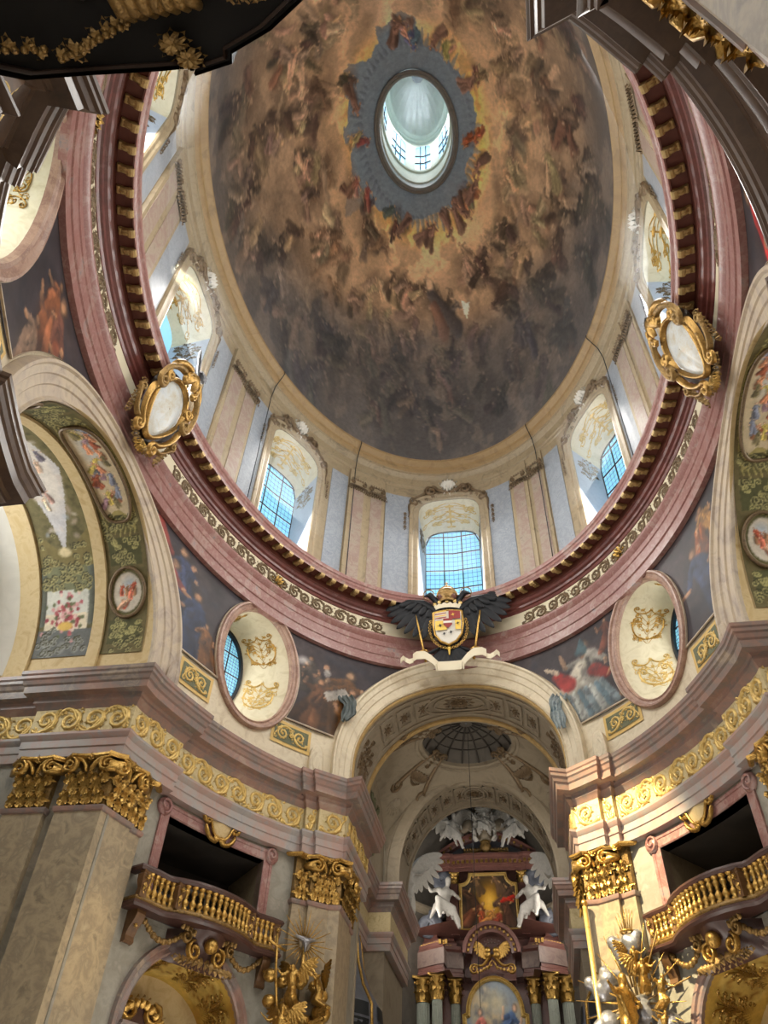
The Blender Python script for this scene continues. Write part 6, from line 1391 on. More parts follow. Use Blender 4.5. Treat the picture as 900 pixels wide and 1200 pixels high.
# gilded rinceaux on the main frieze
for nm, sx, sy in BAYS:
    P = ent_path(sy > 0); pm = PathMap(P); segs = []
    n0 = len(P); i = 0
    def arc_to(k): return pm.c[k]
    idx = {'jamb2': (0, 1), 'jamb': (2, 3), 'pier': (3, 9), 'bay': (10, 27), 'half': (28, 30), 'pier_e': (31, 36), 'choir': (36, 37)}
    for key, (a, b) in idx.items():
        if b >= len(P): continue
        u0, u1 = arc_to(a) + .06, arc_to(b) - .06; L_ = u1 - u0
        if L_ < .2: continue
        units = max(1, int(round(L_ / .62)))
        mf = lambda u, v, h, c_=(u0 + u1) / 2: pm.at(c_ + u, 11.28 + v, h + .004)
        stuff(obj('frieze_scroll', quad(rinceau(L_, .68, units, mf, .055, True, .075, 1, len(key)), sx, sy), 'pale_gold', ENT[nm]))
# pilaster capitals
def acanthus(mf, u0, z0, w, H, out, base=0.0):
    rows = []
    for t in np.linspace(0, 1, 12):
        lob = 1 - .3 * (abs(math.sin(t * 3.5 * PI)) < .45)           # deep-cut lobes
        hw = w * .5 * (.55 + .55 * math.sin(PI * min(1, .12 + t * .95))) * lob * (1 if t < .82 else 1 - (t - .82) * 3.4)
        z = z0 + H * (t if t < .84 else .84 - (t - .84) * 1.9); h = base + .03 + out * max(0, (t - .3) / .7) ** 1.8
        rows.append([mf(u0 + s * hw, z - .1 * H * abs(s) * t, h + {0: .05, .5: .0, 1: .035}[abs(s)] - .03 * abs(s) * t) for s in (-1, -.5, 0, .5, 1)])
    return flip(gridvf(rows))
def face_capital(mf, w, parent, q, z0=9.12, H=1.17, n=3, m='gold'):
    """one face of a composite capital: mf(u, z, h)"""
    for row, (k, zz, hh, out) in enumerate(((n + 1, 0, .4, .13), (n, .24, .46, .2), (n + 1, .5, .3, .16))):
        for i in range(k):
            u = (i - (k - 1) / 2) * w / (n + 1); obj('acanthus_leaf', q(acanthus(mf, u, z0 + zz, w / (n + 1) * .98, hh, out)), m, parent)
    if n > 1:
        for s in (-1, 1):
            pts = spiral(s * (w * .5 - .1), z0 + H - .27, .19, PI / 2, 1.7, s * 1, 20, .1)
            obj('volute', q(stroke_vf(pts, .055, .035, lambda a, b, h: mf(a, b, .14 + h), .12)), m, parent)
            obj('volute_stem', q(stroke_vf(bez((s * .05, z0 + .75), (s * .12, z0 + H - .1), (s * .25 * w, z0 + H - .08), (s * (w * .5 - .1), z0 + H - .08), 8), .05, .06, lambda a, b, h: mf(a, b, .1 + h), .1)), m, parent)
    ab = [[mf(u, z, h + .1 - .09 * (1 - (2 * u / w) ** 2)) for z, h in ((z0 + H - .1, .02), (z0 + H - .1, .12), (z0 + H - .05, .18), (z0 + H, .18), (z0 + H + .005, 0))] for u in np.linspace(-w / 2 - .05, w / 2 + .05, 9)]
    obj('abacus', q(flip(gridvf(ab))), m, parent, smooth='auto')
    obj('fleuron', q(rosette_vf(0, z0 + H - .08, .15, lambda a, b, h: mf(a, b, h + .12), .1, 7)), m, parent)
    bead = MB()
    for i in range(int(w / .07)): bead.add(spherevf((0, 0, 0), .03, k=6, m=4)) if False else None
FACES = {0: [(0, 0.62, 2, 1), (1, 1.05, 3, 0), (2, 1.25, 3, 0)], 1: [(0, 1.1, 3, 0), (1, .95, 3, 0), (2, .45, 1, 0)], 2: [(0, 1.0, 3, 0)]}
for nm, sx, sy in BAYS:
    pths = pil_paths(sy); q = lambda vf: quad(vf, sx, sy)
    for i, spans in ((0, [(1, 2), (3, 6), (6, 7), (8, 9)]), (1, [(1, 2), (2, 5), (6, 7)]), (2, [(1, 2)])):
        pm = PathMap(pths[i])
        for a, b in spans:
            u0, u1 = pm.c[a], pm.c[b]; w = u1 - u0
            if sy < 0 and i == 2: continue
            mf = lambda u, z, h, c_=(u0 + u1) / 2, pm=pm: pm.at(c_ + u, z, h)
            face_capital(mf, w, PIL[nm, i], q, n=3 if w > .8 else (2 if w > .55 else 1))

# ring frieze scrolls, modillions
_ths = np.linspace(0, 180, 721); _pts = np.array([E(t_, .13) for t_ in _ths]); _arc = np.r_[0, np.cumsum(np.hypot(*np.diff(_pts, axis=0).T))]
def ring_th(u): return float(np.interp(u, _arc, _ths))
def ring_u(th): return float(np.interp(th, _ths, _arc))
for s in (1, -1):
    for a, b in ((19, 48), (48, 79), (101, 132), (132, 160)):
        u0, u1 = ring_u(a), ring_u(b); mf = lambda u, v, h, c_=(u0 + u1) / 2: M(ring_th(c_ + u), 19.08 + v, .13 + h + .004)
        stuff(obj('frieze_scroll', side(rinceau(u1 - u0, .54, int((u1 - u0) / .5), mf, .06, True, .08, 1, a), s), 'bronze_stucco', RINGT))
    for a in (48, 132):
        mf = wallmap(a, 19.08, .16); obj('frieze_flower', side(rosette_vf(0, 0, .34, mf, .14, 6), s), 'gold', RINGT)
def modillion_vf():
    rows = []
    for i in range(13):                                              # S-shaped bracket: u outward (into the church), z
        t = i / 12; x = .02 + .36 * t; z = -.05 - .085 * math.sin(t * PI) ** 2 - .045 * t - (.05 if t > .7 else 0) * math.sin((t - .7) / .3 * PI)
        w = .082 * (1 + .15 * math.cos(t * 2 * PI)); rows.append([(x, -w, 0.0), (x, -w, z), (x, -w * .5, z - .035), (x, 0, z - .02), (x, w * .5, z - .035), (x, w, z), (x, w, 0.0)])
    v = gridvf(rows); m = MB(); m.add(flip(v))
    for x, z, r in ((.34, -.1, .1), (.07, -.06, .06)):
        m.add(([(x + r * math.cos(a), y, z + r * math.sin(a)) for y in (-.09, .09) for a in np.linspace(0, 2 * PI, 11)[:-1]], [(i, (i + 1) % 10, 10 + (i + 1) % 10, 10 + i) for i in range(10)] + [tuple(range(9, -1, -1)), tuple(range(10, 20))]))
    return m.vf()
mproto = obj('modillion', modillion_vf(), 'modillion_gold', RINGT, smooth='auto', local=True)
NM = 112; _pl = np.array([E(t_, .6) for t_ in np.linspace(0, 360, 1441)]); _al = np.r_[0, np.cumsum(np.hypot(*np.diff(_pl, axis=0).T))]
for i in range(NM):
    th = float(np.interp((i + .5) * _al[-1] / NM, _al, np.linspace(0, 360, 1441)))
    o = mproto if i == 0 else mproto.copy()
    if i: C.objects.link(o); o.parent = RINGT
    x, y = E(th, .47); nx, ny = Nin(th); o.location = (x, y, 19.985); o.rotation_euler = (0, 0, math.atan2(ny, nx))

# ---- gilded cartouches on the short axis of the ring
mat('shield_marble', [(176, 184, 190), (202, 206, 206), (190, 186, 172), (176, 150, 116)], 1.3, .35, kind='vein', distort=2)
for s, lab in ((1, 'gilded scrollwork cartouche with marble shield on the right of the ring cornice'), (-1, 'gilded scrollwork cartouche with marble shield on the left of the ring cornice')):
    t = thing('cartouche', lab, 'cartouche', (s * 7.3, 0, 17.65))
    def cm(u, v, h): o_ = .26 + .3 * v + h; return (8 - o_, u, 17.65 + v)
    fld = [(.95 * math.cos(a) * (1 - .32 * max(0, -math.sin(a)) ** 1.5), 1.62 + (.82 if math.sin(a) > 0 else 1.15) * math.sin(a)) for a in np.linspace(0, 2 * PI, 41)[:-1]]
    fld = [(u * .72, v) for u, v in fld]
    rows = [[cm(.0 + u * k, 1.5 + (v - 1.5) * k, .1 + .16 * (1 - k * k)) for u, v in fld] for k in (1, .8, .5, .02)]
    obj('shield', side(flip(gridvf(rows, False, True)), s), 'shield_marble', t)
    def band(name, pts, w0, w1, h0, m='antique_gold', hh=.14):
        obj(name, side(flip(stroke_vf(pts, w0, w1, lambda a, b, h: cm(a, b, h0 + h), hh)), s), m, t)
    bk = [(u * 1.42, 1.5 + (v - 1.5) * 1.28) for u, v in fld]; obj('gap_shade_plate', side(flip(gridvf([[cm(u * k, 1.5 + (v - 1.5) * k, .03 + .03 * (1 - k)) for u, v in bk] for k in (1, .6, .05)], False, True)), s), 'dark_wood', t)  # dark plate added to stand in for shade in the openwork gaps
    ring = [(u * 1.06, 1.5 + (v - 1.5) * 1.05) for u, v in fld]; band('shield_rim', ring + ring[:1], .07, .07, .12)
    for q in (-1, 1):
        band('scroll', bez((q * .12, 2.95), (q * .5, 3.05), (q * .95, 2.7), (q * .86, 2.15), 12) + spiral(q * .72, 2.12, .17, 0 if q > 0 else PI, 1.5, -q, 16, .1), .12, .05, .2)
        band('scroll', bez((q * .35, 2.62), (q * .7, 2.6), (q * 1.05, 2.3), (q * 1.04, 1.75), 10) + spiral(q * .85, 1.7, .2, 0 if q > 0 else PI, 1.6, -q, 16, .1), .1, .05, .28, 'old_gold')
        band('scroll', bez((q * .9, 1.55), (q * .95, 1.1), (q * .8, .8), (q * .55, .55), 10) + spiral(q * .5, .32, .2, PI / 2, 1.5, q, 14, .1), .1, .05, .18)
        band('scroll', bez((q * .5, .5), (q * .8, .4), (q * .95, .65), (q * 1.1, .95), 8) + spiral(q * 1.1, 1.1, .13, -PI / 2, 1.4, q, 12, .1), .06, .04, .1, 'old_gold')
        band('scroll', bez((q * .1, 2.75), (q * .35, 2.9), (q * .42, 2.5), (q * .25, 2.35), 8) + spiral(q * .33, 2.45, .1, -PI / 2, 1.2, q, 10, .1), .07, .04, .34)
        lf = MB()
        for k in range(8): lf.add(leaf_vf(q * (1.05 - .02 * k), 1.35 - .13 * k, (0 if q > 0 else PI) + q * (-.3 - .1 * k), .26, .2, lambda a, b, h: cm(a, b, .06 + h), .12))
        for k in range(5): lf.add(leaf_vf(q * .1 * k, .18 + .02 * k, -PI / 2 + q * .35 * k, .3, .2, lambda a, b, h: cm(a, b, .12 + h), .14))
        stuff(obj('acanthus_edge', side(flip(lf.vf()), s), 'old_gold', t))
    band('crown_scroll', bez((-.2, 2.5), (-.1, 3.0), (.15, 3.0), (.22, 2.5), 10), .16, .16, .3)
    stuff(obj('shell', side(flip(joinvf(*[leaf_vf(0, .12, -PI / 2 + (k - 3) * .32, .34, .18, lambda a, b, h: cm(a, b, .2 + h), .16) for k in range(7)])), s), 'gold', t))
    vf = statue_vf(POSES['fly'], .78, seed=40)
    pu = thing('putto_statue', 'small silvery putto perched on top of the %s cartouche' % ('right' if s > 0 else 'left'), 'statue', (s * 6.75, .1, 20.55), None, s * 1.4)
    obj('body', vf, 'silver', pu, local=True); [obj('wing', xf(wing_vf(k, .36), lambda x, y, z: (x, y + .12, z + .55)), 'silver', pu, local=True) for k in (-1, 1)]
    stuff(obj('leaf_sprig', joinvf(*[leaf_vf(0, .1, k * .7, .34, .16, lambda a, b, h: (a, -.1 - h, b), .08) for k in range(9)]), 'pale_gold', pu, local=True))

# ---- double-headed eagle with arms over the altar arch
eg = thing('eagle_crest', 'black double-headed eagle with crown, quartered shield and gold chain over the altar arch', 'coat of arms', (0, 10.9, 17.1))
EO = -.12
def em(u, v, h): return (EO + u, 10.75 - h - .12 * (v - 17.5), v - .22)
def esl(name, pts, w0, w1, h0, m, hh=.08): return obj(name, stroke_vf(pts, w0, w1, lambda a, b, h: em(a, b, h0 + h), hh), m, eg)
bd = MB(); bd.add(spherevf((EO, 10.7, 18.68), .52, .22, .85)); bd.add(spherevf((EO, 10.7, 19.2), .44, .2, .4)); bd.add(capsvf((EO, 10.72, 18.0), (EO, 10.78, 17.55), .3, .16))
obj('body', remesh(bd.vf(), .05, 2), 'black_feather', eg)
for s in (-1, 1):
    nk = MB(); pth = [(s * .12, 19.6), (s * .32, 19.9), (s * .5, 20.15), (s * .62, 20.3)]
    for (a, b), (c_, d), r0, r1 in zip(pth, pth[1:], (.2, .15, .12), (.15, .12, .13)): nk.add(capsvf(em(a, b, .1), em(c_, d, .12), r0, r1))
    nk.add(capsvf(em(s * .66, 20.32, .12), em(s * .86, 20.28, .12), .1, .03)); nk.add(capsvf(em(s * .86, 20.28, .12), em(s * .9, 20.2, .12), .03, .012))
    obj('head', remesh(nk.vf(), .03, 1), 'black_feather', eg)
    ha = [em(s * .7 + .2 * math.cos(a), 20.35 + .22 * math.sin(a), .1) for a in np.linspace(0, 2 * PI, 25)]; obj('halo', tubevf(ha, .022, 6, False), 'old_gold', eg)
    # wing: arm plus fanned feathers
    wa = MB(); wa.add(capsvf(em(s * .3, 19.5, .05), em(s * .95, 20.0, .06), .2, .17)); wa.add(capsvf(em(s * .95, 20.0, .06), em(s * 1.5, 20.15, .05), .17, .1)); obj('wing_arm', remesh(wa.vf(), .05, 2), 'black_feather', eg)
    for k in range(9):
        t_ = k / 8; x0, z0 = s * (1.5 - 1.1 * t_), 20.2 - .6 * t_; a = (-.1 - 1.3 * t_); a = a if s > 0 else PI - a; ln = .62 + .5 * math.sin(PI * (t_ * .75 + .15)) + .42 * t_
        obj('feather', feather_vf(x0, z0, a if k else (0.15 if s > 0 else PI - .15), ln * (1 if k else .5), .3, lambda u, v, h, k=k: em(u, v, .02 + .012 * k + h), .06), 'black_feather', eg)
    for k in range(6):
        t_ = k / 5; obj('covert_feather', feather_vf(s * (1.35 - .95 * t_), 20.1 - .4 * t_, (-.4 - 1.0 * t_) if s > 0 else PI + .4 + 1.0 * t_, .5, .22, lambda u, v, h: em(u, v, .14 + h), .07), 'black_feather', eg)
    # talons, sword and sceptre
    esl('leg', [(s * .35, 18.1), (s * .6, 17.95), (s * .8, 17.9)], .11, .05, .1, 'black_feather', .1); esl('talon', [(s * .75, 17.95), (s * .95, 18.08), (s * 1.0, 17.95)], .04, .03, .14, 'gold', .06)
    tp = [em(s * .86, 17.6, .2), em(s * .98, 18.3, .2), em(s * 1.12, 19.1, .2), em(s * 1.18, 19.45, .2)]
    obj('sword' if s < 0 else 'sceptre', joinvf(tubevf(tp, [.03, .045, .035, .012 if s < 0 else .03], 6), tubevf([em(s * .8, 17.95, .2), em(s * 1.06, 17.95, .2)], .03, 6), spherevf(em(s * .85, 17.55, .2), .055, k=7, m=5)), 'gold', eg)
for k in range(7):
    obj('tail_feather', feather_vf((k - 3) * .07, 18.05, -PI / 2 + (k - 3) * .26, .82 - .05 * abs(k - 3), .24, lambda u, v, h, k=k: em(u, v, .06 + .01 * k + h), .06), 'black_feather', eg)
# shield with its quarters
sh = [(-.52, 19.42), (-.3, 19.46), (0, 19.5), (.3, 19.46), (.52, 19.42), (.54, 18.9), (.48, 18.5), (.28, 18.22), (0, 18.08), (-.28, 18.22), (-.48, 18.5), (-.54, 18.9)]
cx_, cz_ = 0, 18.85
obj('shield', flip(gridvf([[em(u * k, cz_ + (v - cz_) * k, .28 + .1 * (1 - k)) for u, v in sh] for k in (1, .7, .35, .02)], False, True)), 'heraldic_white', eg)
rim = sh + sh[:1]; obj('shield_rim', tubevf([em(u, v, .28) for u, v in rim], .045, 6, False), 'gold', eg)
def fieldq(name, pts, m, h=.4): obj(name, panelvf([pts], lambda u, v: em(u, v, h - .03 * (abs(u) + abs(v - cz_)))), m, eg, smooth=False)
for i in range(4): fieldq('stripe', [(-.46, 19.38 - i * .09), (-.04, 19.42 - i * .09), (-.04, 19.38 - i * .09), (-.46, 19.33 - i * .09)], 'heraldic_red' if i % 2 else 'heraldic_yellow', .41)
fieldq('quarter', [(.04, 19.42), (.46, 19.36), (.46, 19.05), (.04, 19.05)], 'heraldic_red'); fieldq('quarter', [(-.46, 19.0), (-.04, 19.0), (-.04, 18.62), (-.46, 18.62)], 'heraldic_yellow'); fieldq('quarter', [(.26, 19.0), (.48, 19.0), (.46, 18.62), (.26, 18.62)], 'heraldic_yellow')
fieldq('inner_shield', [(-.16, 19.06), (.16, 19.06), (.16, 18.8), (0, 18.66), (-.16, 18.8)], 'heraldic_red', .43); fieldq('fess', [(-.16, 18.95), (.16, 18.95), (.16, 18.86), (-.16, 18.86)], 'heraldic_white', .44)
for (u, v, r) in ((-.28, 18.8, .1), (.36, 18.85, .08), (.1, 18.5, .1), (-.14, 18.45, .09), (.2, 19.22, .09)):
    obj('charge', joinvf(*[leaf_vf(u, v, a, r * 1.1, r * .6, lambda a_, b_, h: em(a_, b_, .4 + h), .02, 1) for a in (.4, 1.8, 3.3, 4.9)]), 'heraldic_black' if u != .2 else 'heraldic_yellow', eg)
for k in range(26):
    a = -PI * 1.12 + PI * 1.24 * k / 25; x, z = .68 * math.cos(a) , 18.82 + .82 * math.sin(a)
    obj('chain_link', tubevf([em(x + .045 * math.cos(b), z + .045 * math.sin(b), .2) for b in np.linspace(0, 2 * PI, 9)], .018, 5, False), 'gold', eg)
obj('fleece', joinvf(spherevf(em(0, 17.95, .24), .07, k=8, m=6), capsvf(em(0, 17.9, .24), em(0, 17.72, .24), .05, .03)), 'heraldic_yellow', eg)
# coronet and the big crown
cor = [[em(.5 * math.sin(a) * (1 + .1 * q), 19.58 + .16 * q + (.05 if k % 2 else -.02) * (q == 1), .12 + .22 * math.cos(a) * (1 + .1 * q)) for q in (0, .3, .6, 1)] for k, a in enumerate(np.linspace(-PI / 2, PI / 2, 17))]
obj('coronet', gridvf(cor), 'ivory', eg)
for k in range(5): a = -1.2 + .6 * k; obj('coronet_leaf', leaf_vf(.5 * math.sin(a), 19.75, PI / 2, .2, .16, lambda u, v, h, a=a: em(u, v, .12 + .26 * math.cos(a) + h), .04), 'pale_gold', eg)
obj('imperial_crown', lathevf([(.28, 0), (.3, .05), (.3, .14), (.27, .16), (.38, .3), (.4, .44), (.3, .58), (.12, .66), (.1, .7)], 18, em(0, 19.82, .2)), 'old_gold', eg)
for s in (-1, 1): obj('mitre_cap', spherevf((EO + s * .18, 10.75 - .24 - .12 * 2.7, 19.94), .2, .2, .26), 'altar_red', eg)
obj('crown_arch', tubevf([em(.36 * math.cos(a), 20.02 + .46 * math.sin(a), .34) for a in np.linspace(.1, PI - .1, 13)], .035, 6), 'gold', eg); obj('orb', joinvf(spherevf(em(0, 20.55, .24), .07, k=8, m=6), tubevf([em(0, 20.57, .24), em(0, 20.76, .24)], .02, 5), tubevf([em(-.07, 20.69, .24), em(.07, 20.69, .24)], .02, 5)), 'gold', eg)
# motto ribbon
rib = thing('ribbon_scroll', 'pale curling ribbon scroll beneath the eagle, on the crown of the altar arch', 'ribbon', (0, 11.2, 17.1))
def rb_(pts, w=.17, nm='ribbon'):
    rows = []
    for i, p in enumerate(pts):
        rows.append([em(p[0], p[1] - w, p[2]), em(p[0], p[1] - w, p[2] + .03), em(p[0], p[1] + w, p[2] + .03), em(p[0], p[1] + w, p[2])])
    obj(nm, gridvf(rows), 'ivory', rib, smooth='auto')
rb_([(-.42, 17.22, .34), (-.25, 17.16, .42), (0, 17.14, .44), (.25, 17.16, .42), (.42, 17.22, .34)], .17)
for s in (-1, 1):
    rb_([(s * .38, 17.3, .2), (s * .62, 17.52, .3), (s * .85, 17.68, .34), (s * 1.15, 17.72, .3), (s * 1.3, 17.68, .22)], .15)
    rb_([(s * .44, 17.2, .3), (s * .5, 17.24, .25), (s * .38, 17.34, .2)], .13, 'ribbon_fold')
    rb_([(s * 1.28, 17.6, .2), (s * 1.42, 17.52, .26), (s * 1.55, 17.58, .28), (s * 1.65, 17.7, .22), (s * 1.75, 17.62, .18)], .09, 'ribbon_tail')

# ================================================================== BALCONY BAYS
mat('mauve_wood', [(56, 36, 32), (74, 48, 42), (64, 42, 36)], 4, .4)
def bquad(nm):
    sx = 1 if nm == 'southeast' else -1
    return lambda vf: side(vf, sx)
DEG6 = .179
def bw(u, z, h): return M(BAYC + u / DEG6, z, -.06 + h)             # h metres proud of the wall
BPLAN = [(-2.32, 0), (-2.32, .36), (-1.95, .42), (-1.5, .42), (-1.38, .46), (-1.2, .6), (-.8, .8), (-.4, .9), (0, .93), (.4, .9), (.8, .8), (1.2, .6), (1.38, .46), (1.5, .42), (1.95, .42), (2.32, .36), (2.32, 0)]
def bcurve(k=1.0, ext=0.0): return [(u * (1 + ext / 2.32), h * k + (ext if h > 0 else 0)) for u, h in BPLAN]
def bline(s):                                                        # point at arc fraction 0..1 along the front
    P = BPLAN[1:-1]; c = [0]
    for a, b in zip(P, P[1:]): c.append(c[-1] + math.hypot(b[0] - a[0], b[1] - a[1]))
    d = s * c[-1]; i = max(j for j in range(len(c) - 1) if c[j] <= d + 1e-9); t_ = (d - c[i]) / (c[i + 1] - c[i]); return (P[i][0] + (P[i + 1][0] - P[i][0]) * t_, P[i][1] + (P[i + 1][1] - P[i][1]) * t_)
def rail_vf(z0, z1, w, bulge=.03):
    rows = []
    for (u, h), (u2, h2) in zip(bcurve(1, w), bcurve(1, -w)):
        zm = (z0 + z1) / 2; rows.append([bw(u2, z0, h2), bw(u, z0, h), bw(u * (1 + bulge / 2.3), zm, h + bulge), bw(u, z1, h), bw(u2, z1, h2)])
    return gridvf(rows, False, True)
BAL = lathevf([(.085, 0), (.085, .05), (.045, .07), (.08, .13), (.088, .18), (.042, .25), (.036, .275), (.055, .3), (.036, .325), (.07, .39), (.076, .43), (.04, .49), (.082, .51), (.082, .55)], 10)
for nm in ('southeast', 'northeast'):
    q = bquad(nm); sd = 'right' if nm == 'southeast' else 'left'; sx = 1 if sd == 'right' else -1
    # ---- doorway and the dark room behind it
    d = struct('door_%d' % (1 if sx > 0 else 2), '%s balcony doorway opening on a dim room' % sd); d['category'] = 'doorway'
    fr = MB()
    o = DOOR
    for (g0, h0), (g1, h1) in zip(((0, -.3), (0, .03), (.03, .05), (.2, .04), (.22, .06), (.3, .06)), ((0, .03), (.03, .05), (.2, .04), (.22, .06), (.3, .06), (.3, -.02))):
        pa = [(-1.66 - g0, 7.5), (-1.66 - g0, 9.9 + g0)] + [(u, 9.9 + g0) for u in np.linspace(-1.66 - g0, 1.66 + g0, 9)[1:-1]] + [(1.66 + g0, 9.9 + g0), (1.66 + g0, 7.5)]
        pb = [(-1.66 - g1, 7.5), (-1.66 - g1, 9.9 + g1)] + [(u, 9.9 + g1) for u in np.linspace(-1.66 - g1, 1.66 + g1, 9)[1:-1]] + [(1.66 + g1, 9.9 + g1), (1.66 + g1, 7.5)]
        fr.add(gridvf([[bw(*a, h0), bw(*b, h1)] for a, b in zip(pa, pb)]))
    obj('frame', q(fr.vf()), 'pink_marble', d, smooth='auto')
    for e in (-1, 1):
        obj('ear_scroll', q(stroke_vf(spiral(e * 1.9, 10.08, .2, -PI / 2, 1.3, -e, 16), .04, .03, lambda u, v, h: bw(u, v, .1 + h), .05)), 'pink_marble', d)
        obj('ear_block', q(flip(loftvf([bw(e * 1.9 + .22 * math.cos(a), 10.05 + .22 * math.sin(a), -.02) for a in np.linspace(0, 2 * PI, 17)[:-1]], [bw(e * 1.9 + .22 * math.cos(a), 10.05 + .22 * math.sin(a), .09) for a in np.linspace(0, 2 * PI, 17)[:-1]], [bw(e * 1.9, 10.05, .09)] * 16))), 'pink_marble', d)
    rm = MB(); D = -2.4
    rm.add(gridvf([[bw(-1.66, z, h) for h in (0, -.9, D)] for z in (7.3, 9.9)])); rm.add(gridvf([[bw(1.66, z, h) for h in (D, -.9, 0)] for z in (7.3, 9.9)]))
    obj('room_side', q(rm.vf()), 'tan_stone', d, smooth=False)
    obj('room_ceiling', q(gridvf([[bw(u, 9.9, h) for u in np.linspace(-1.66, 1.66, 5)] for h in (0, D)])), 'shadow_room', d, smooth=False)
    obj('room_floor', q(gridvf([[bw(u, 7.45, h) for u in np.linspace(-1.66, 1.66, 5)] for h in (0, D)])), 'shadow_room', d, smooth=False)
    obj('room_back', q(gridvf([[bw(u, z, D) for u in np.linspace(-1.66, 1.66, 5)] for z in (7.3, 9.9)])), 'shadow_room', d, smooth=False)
    ifr = MB()
    for a, b, c_, e in ((-1.2, -1.05, 7.4, 9.5), (.95, 1.1, 7.4, 9.5), (-1.2, 1.1, 9.35, 9.5)): ifr.add(gridvf([[bw(u, z, D + .06) for u in (a, b)] for z in (c_, e)]))
    obj('inner_door_frame', q(ifr.vf()), 'plaster_white', d, smooth=False)
    obj('inner_panel', q(gridvf([[bw(u, z, D + .04) for u in (-.7, .6)] for z in (7.5, 9.15)])), 'slate_blue', d, smooth=False)
    # ---- cartouche over the doorway
    t = thing('door_cartouche', 'small gilded cartouche above the %s balcony doorway' % sd, 'cartouche', q(([bw(0, 10.2, 0)], []))[0][0])
    cm = lambda u, v, h: bw(u * 1.3, 10.38 + v * 1.3, .12 + h)
    hs = [(.34 * math.cos(a) * (1 + .12 * math.sin(3 * a)), .34 * math.sin(a) * (1 - .1 * math.cos(2 * a))) for a in np.linspace(0, 2 * PI, 29)[:-1]]
    obj('field', q(flip(gridvf([[cm(u * k, v * k, .1 * (1 - k)) for u, v in hs] for k in (1, .6, .02)], False, True))), 'ochre_band', t)
    obj('rim', q(tubevf([cm(u, v, .04) for u, v in hs + hs[:1]], .04, 6, False)), 'gold', t)
    for e in (-1, 1):
        for p0, p1, p2, p3, c0, r0, dr in (((.0, .5), (.16, .62), (.36, .56), (.4, .4), (.31, .4), .09, -1), ((.44, .32), (.56, .16), (.52, -.06), (.42, -.16), (.36, -.08), .08, -1), ((.4, -.2), (.34, -.42), (.16, -.48), (.02, -.42), (.08, -.36), .07, -1)):
            mp_ = lambda p_: (p_[0] * e, p_[1]); obj('scroll', q(stroke_vf(bez(mp_(p0), mp_(p1), mp_(p2), mp_(p3), 8) + spiral(c0[0] * e, c0[1], r0, 0 if e > 0 else PI, 1.2, dr * e, 9), .05, .028, cm, .1)), 'gold', t)
        stuff(obj('leaf_spray', q(joinvf(*[leaf_vf(e * (.08 + .1 * k), .54 - .04 * k * k * .3, PI / 2 - e * .35 * k, .22, .14, cm, .1) for k in range(5)])), 'gold', t))
    # ---- balcony
    b = thing('balcony', 'serpentine balcony with gilded balusters and dark rails on the %s wall' % sd, 'balcony', q(([bw(0, 7.5, .4)], []))[0][0])
    obj('handrail', q(rail_vf(8.27, 8.39, .09, .03)), 'mauve_wood', b, smooth='auto')
    obj('base_rail', q(rail_vf(7.62, 7.72, .07, .02)), 'old_gold', b, smooth='auto')
    fl = bcurve(1, .08); obj('floor_slab', q(joinvf(gridvf([[bw(u, 7.5, h), bw(u * 1.02, 7.55, h + .05), bw(u * 1.02, 7.6, h + .05), bw(u, 7.63, h)] for u, h in fl]), ([bw(u, 7.5, h) for u, h in fl], [tuple(range(len(fl)))]))), 'mauve_wood', b, smooth='auto')
    piers = (0.0, .2, .26, .74, .8, 1.0); piers = (0.02, .235, .5 * 0 + .765, .98)
    for k, s_ in enumerate(piers):
        u, h = bline(s_); ps = [(-.11, -.06), (-.1, .09), (.1, .09), (.11, -.06)]
        obj('pier', q(loftvf(*[[bw(u + a * g, z, h + c_ * g) for a, c_ in ps] for z, g in ((7.7, 1.1), (7.78, 1.0), (7.9, .85), (8.05, 1.25), (8.18, 1.3), (8.22, .95), (8.28, 1.1))])), 'brown_wood', b, smooth='auto')
        stuff(obj('pier_mount', q(joinvf(rosette_vf(u, 8.12, .1, lambda a, c_, hh: bw(a, c_, h + .13 + hh), .06, 6), leaf_vf(u, 8.02, -PI / 2, .26, .14, lambda a, c_, hh: bw(a, c_, h + .1 + hh), .06))), 'gold', b))
    bp = None
    for a, c_, n in ((.02, .235, 5), (.235, .765, 12), (.765, .98, 5)):
        for i in range(n):
            u, h = bline(a + (c_ - a) * (i + 1) / (n + 1)); p = q(([bw(u, 7.72, h)], []))[0][0]
            if bp is None: bp = obj('baluster', BAL, 'gold', b, local=True); o = bp
            else: o = bp.copy(); C.objects.link(o); o.parent = b
            o.location = Vector(p) - Vector(b.location)
    for e in (-1, 1):
        rows = [[bw(e * 2.05 + a, z, h) for a in (-.13, .13)] for z, h in ((7.5, .36), (7.42, .38), (7.3, .33), (7.15, .2), (7.0, .13), (6.9, .16), (6.86, .1), (6.88, 0))]
        sdv = [gridvf([[bw(e * 2.05 + a, z, h), bw(e * 2.05 + a, z, 0)] for z, h in ((7.5, .36), (7.42, .38), (7.3, .33), (7.15, .2), (7.0, .13), (6.9, .16), (6.86, .1))]) for a in (-.13, .13)]
        obj('console', q(joinvf(gridvf(rows), sdv[0], sdv[1])), 'brown_wood', b, smooth='auto'); obj('console_rosette', q(rosette_vf(e * 2.05, 7.2, .08, lambda a, c_, h: bw(a, c_, .26 + h), .04, 6)), 'gold', b)
        sw = [bw(e * (1.9 - 1.2 * t_), 7.42 - .32 * math.sin(PI * t_) ** 1.0 - .05 * t_, .25 + .2 * t_) for t_ in np.linspace(0, 1, 17)]
        g = MB()
        for i, p in enumerate(sw): g.add(spherevf(p, .055 + .02 * (i % 2), k=7, m=5))
        stuff(obj('garland', q(g.vf()), 'old_gold', b))
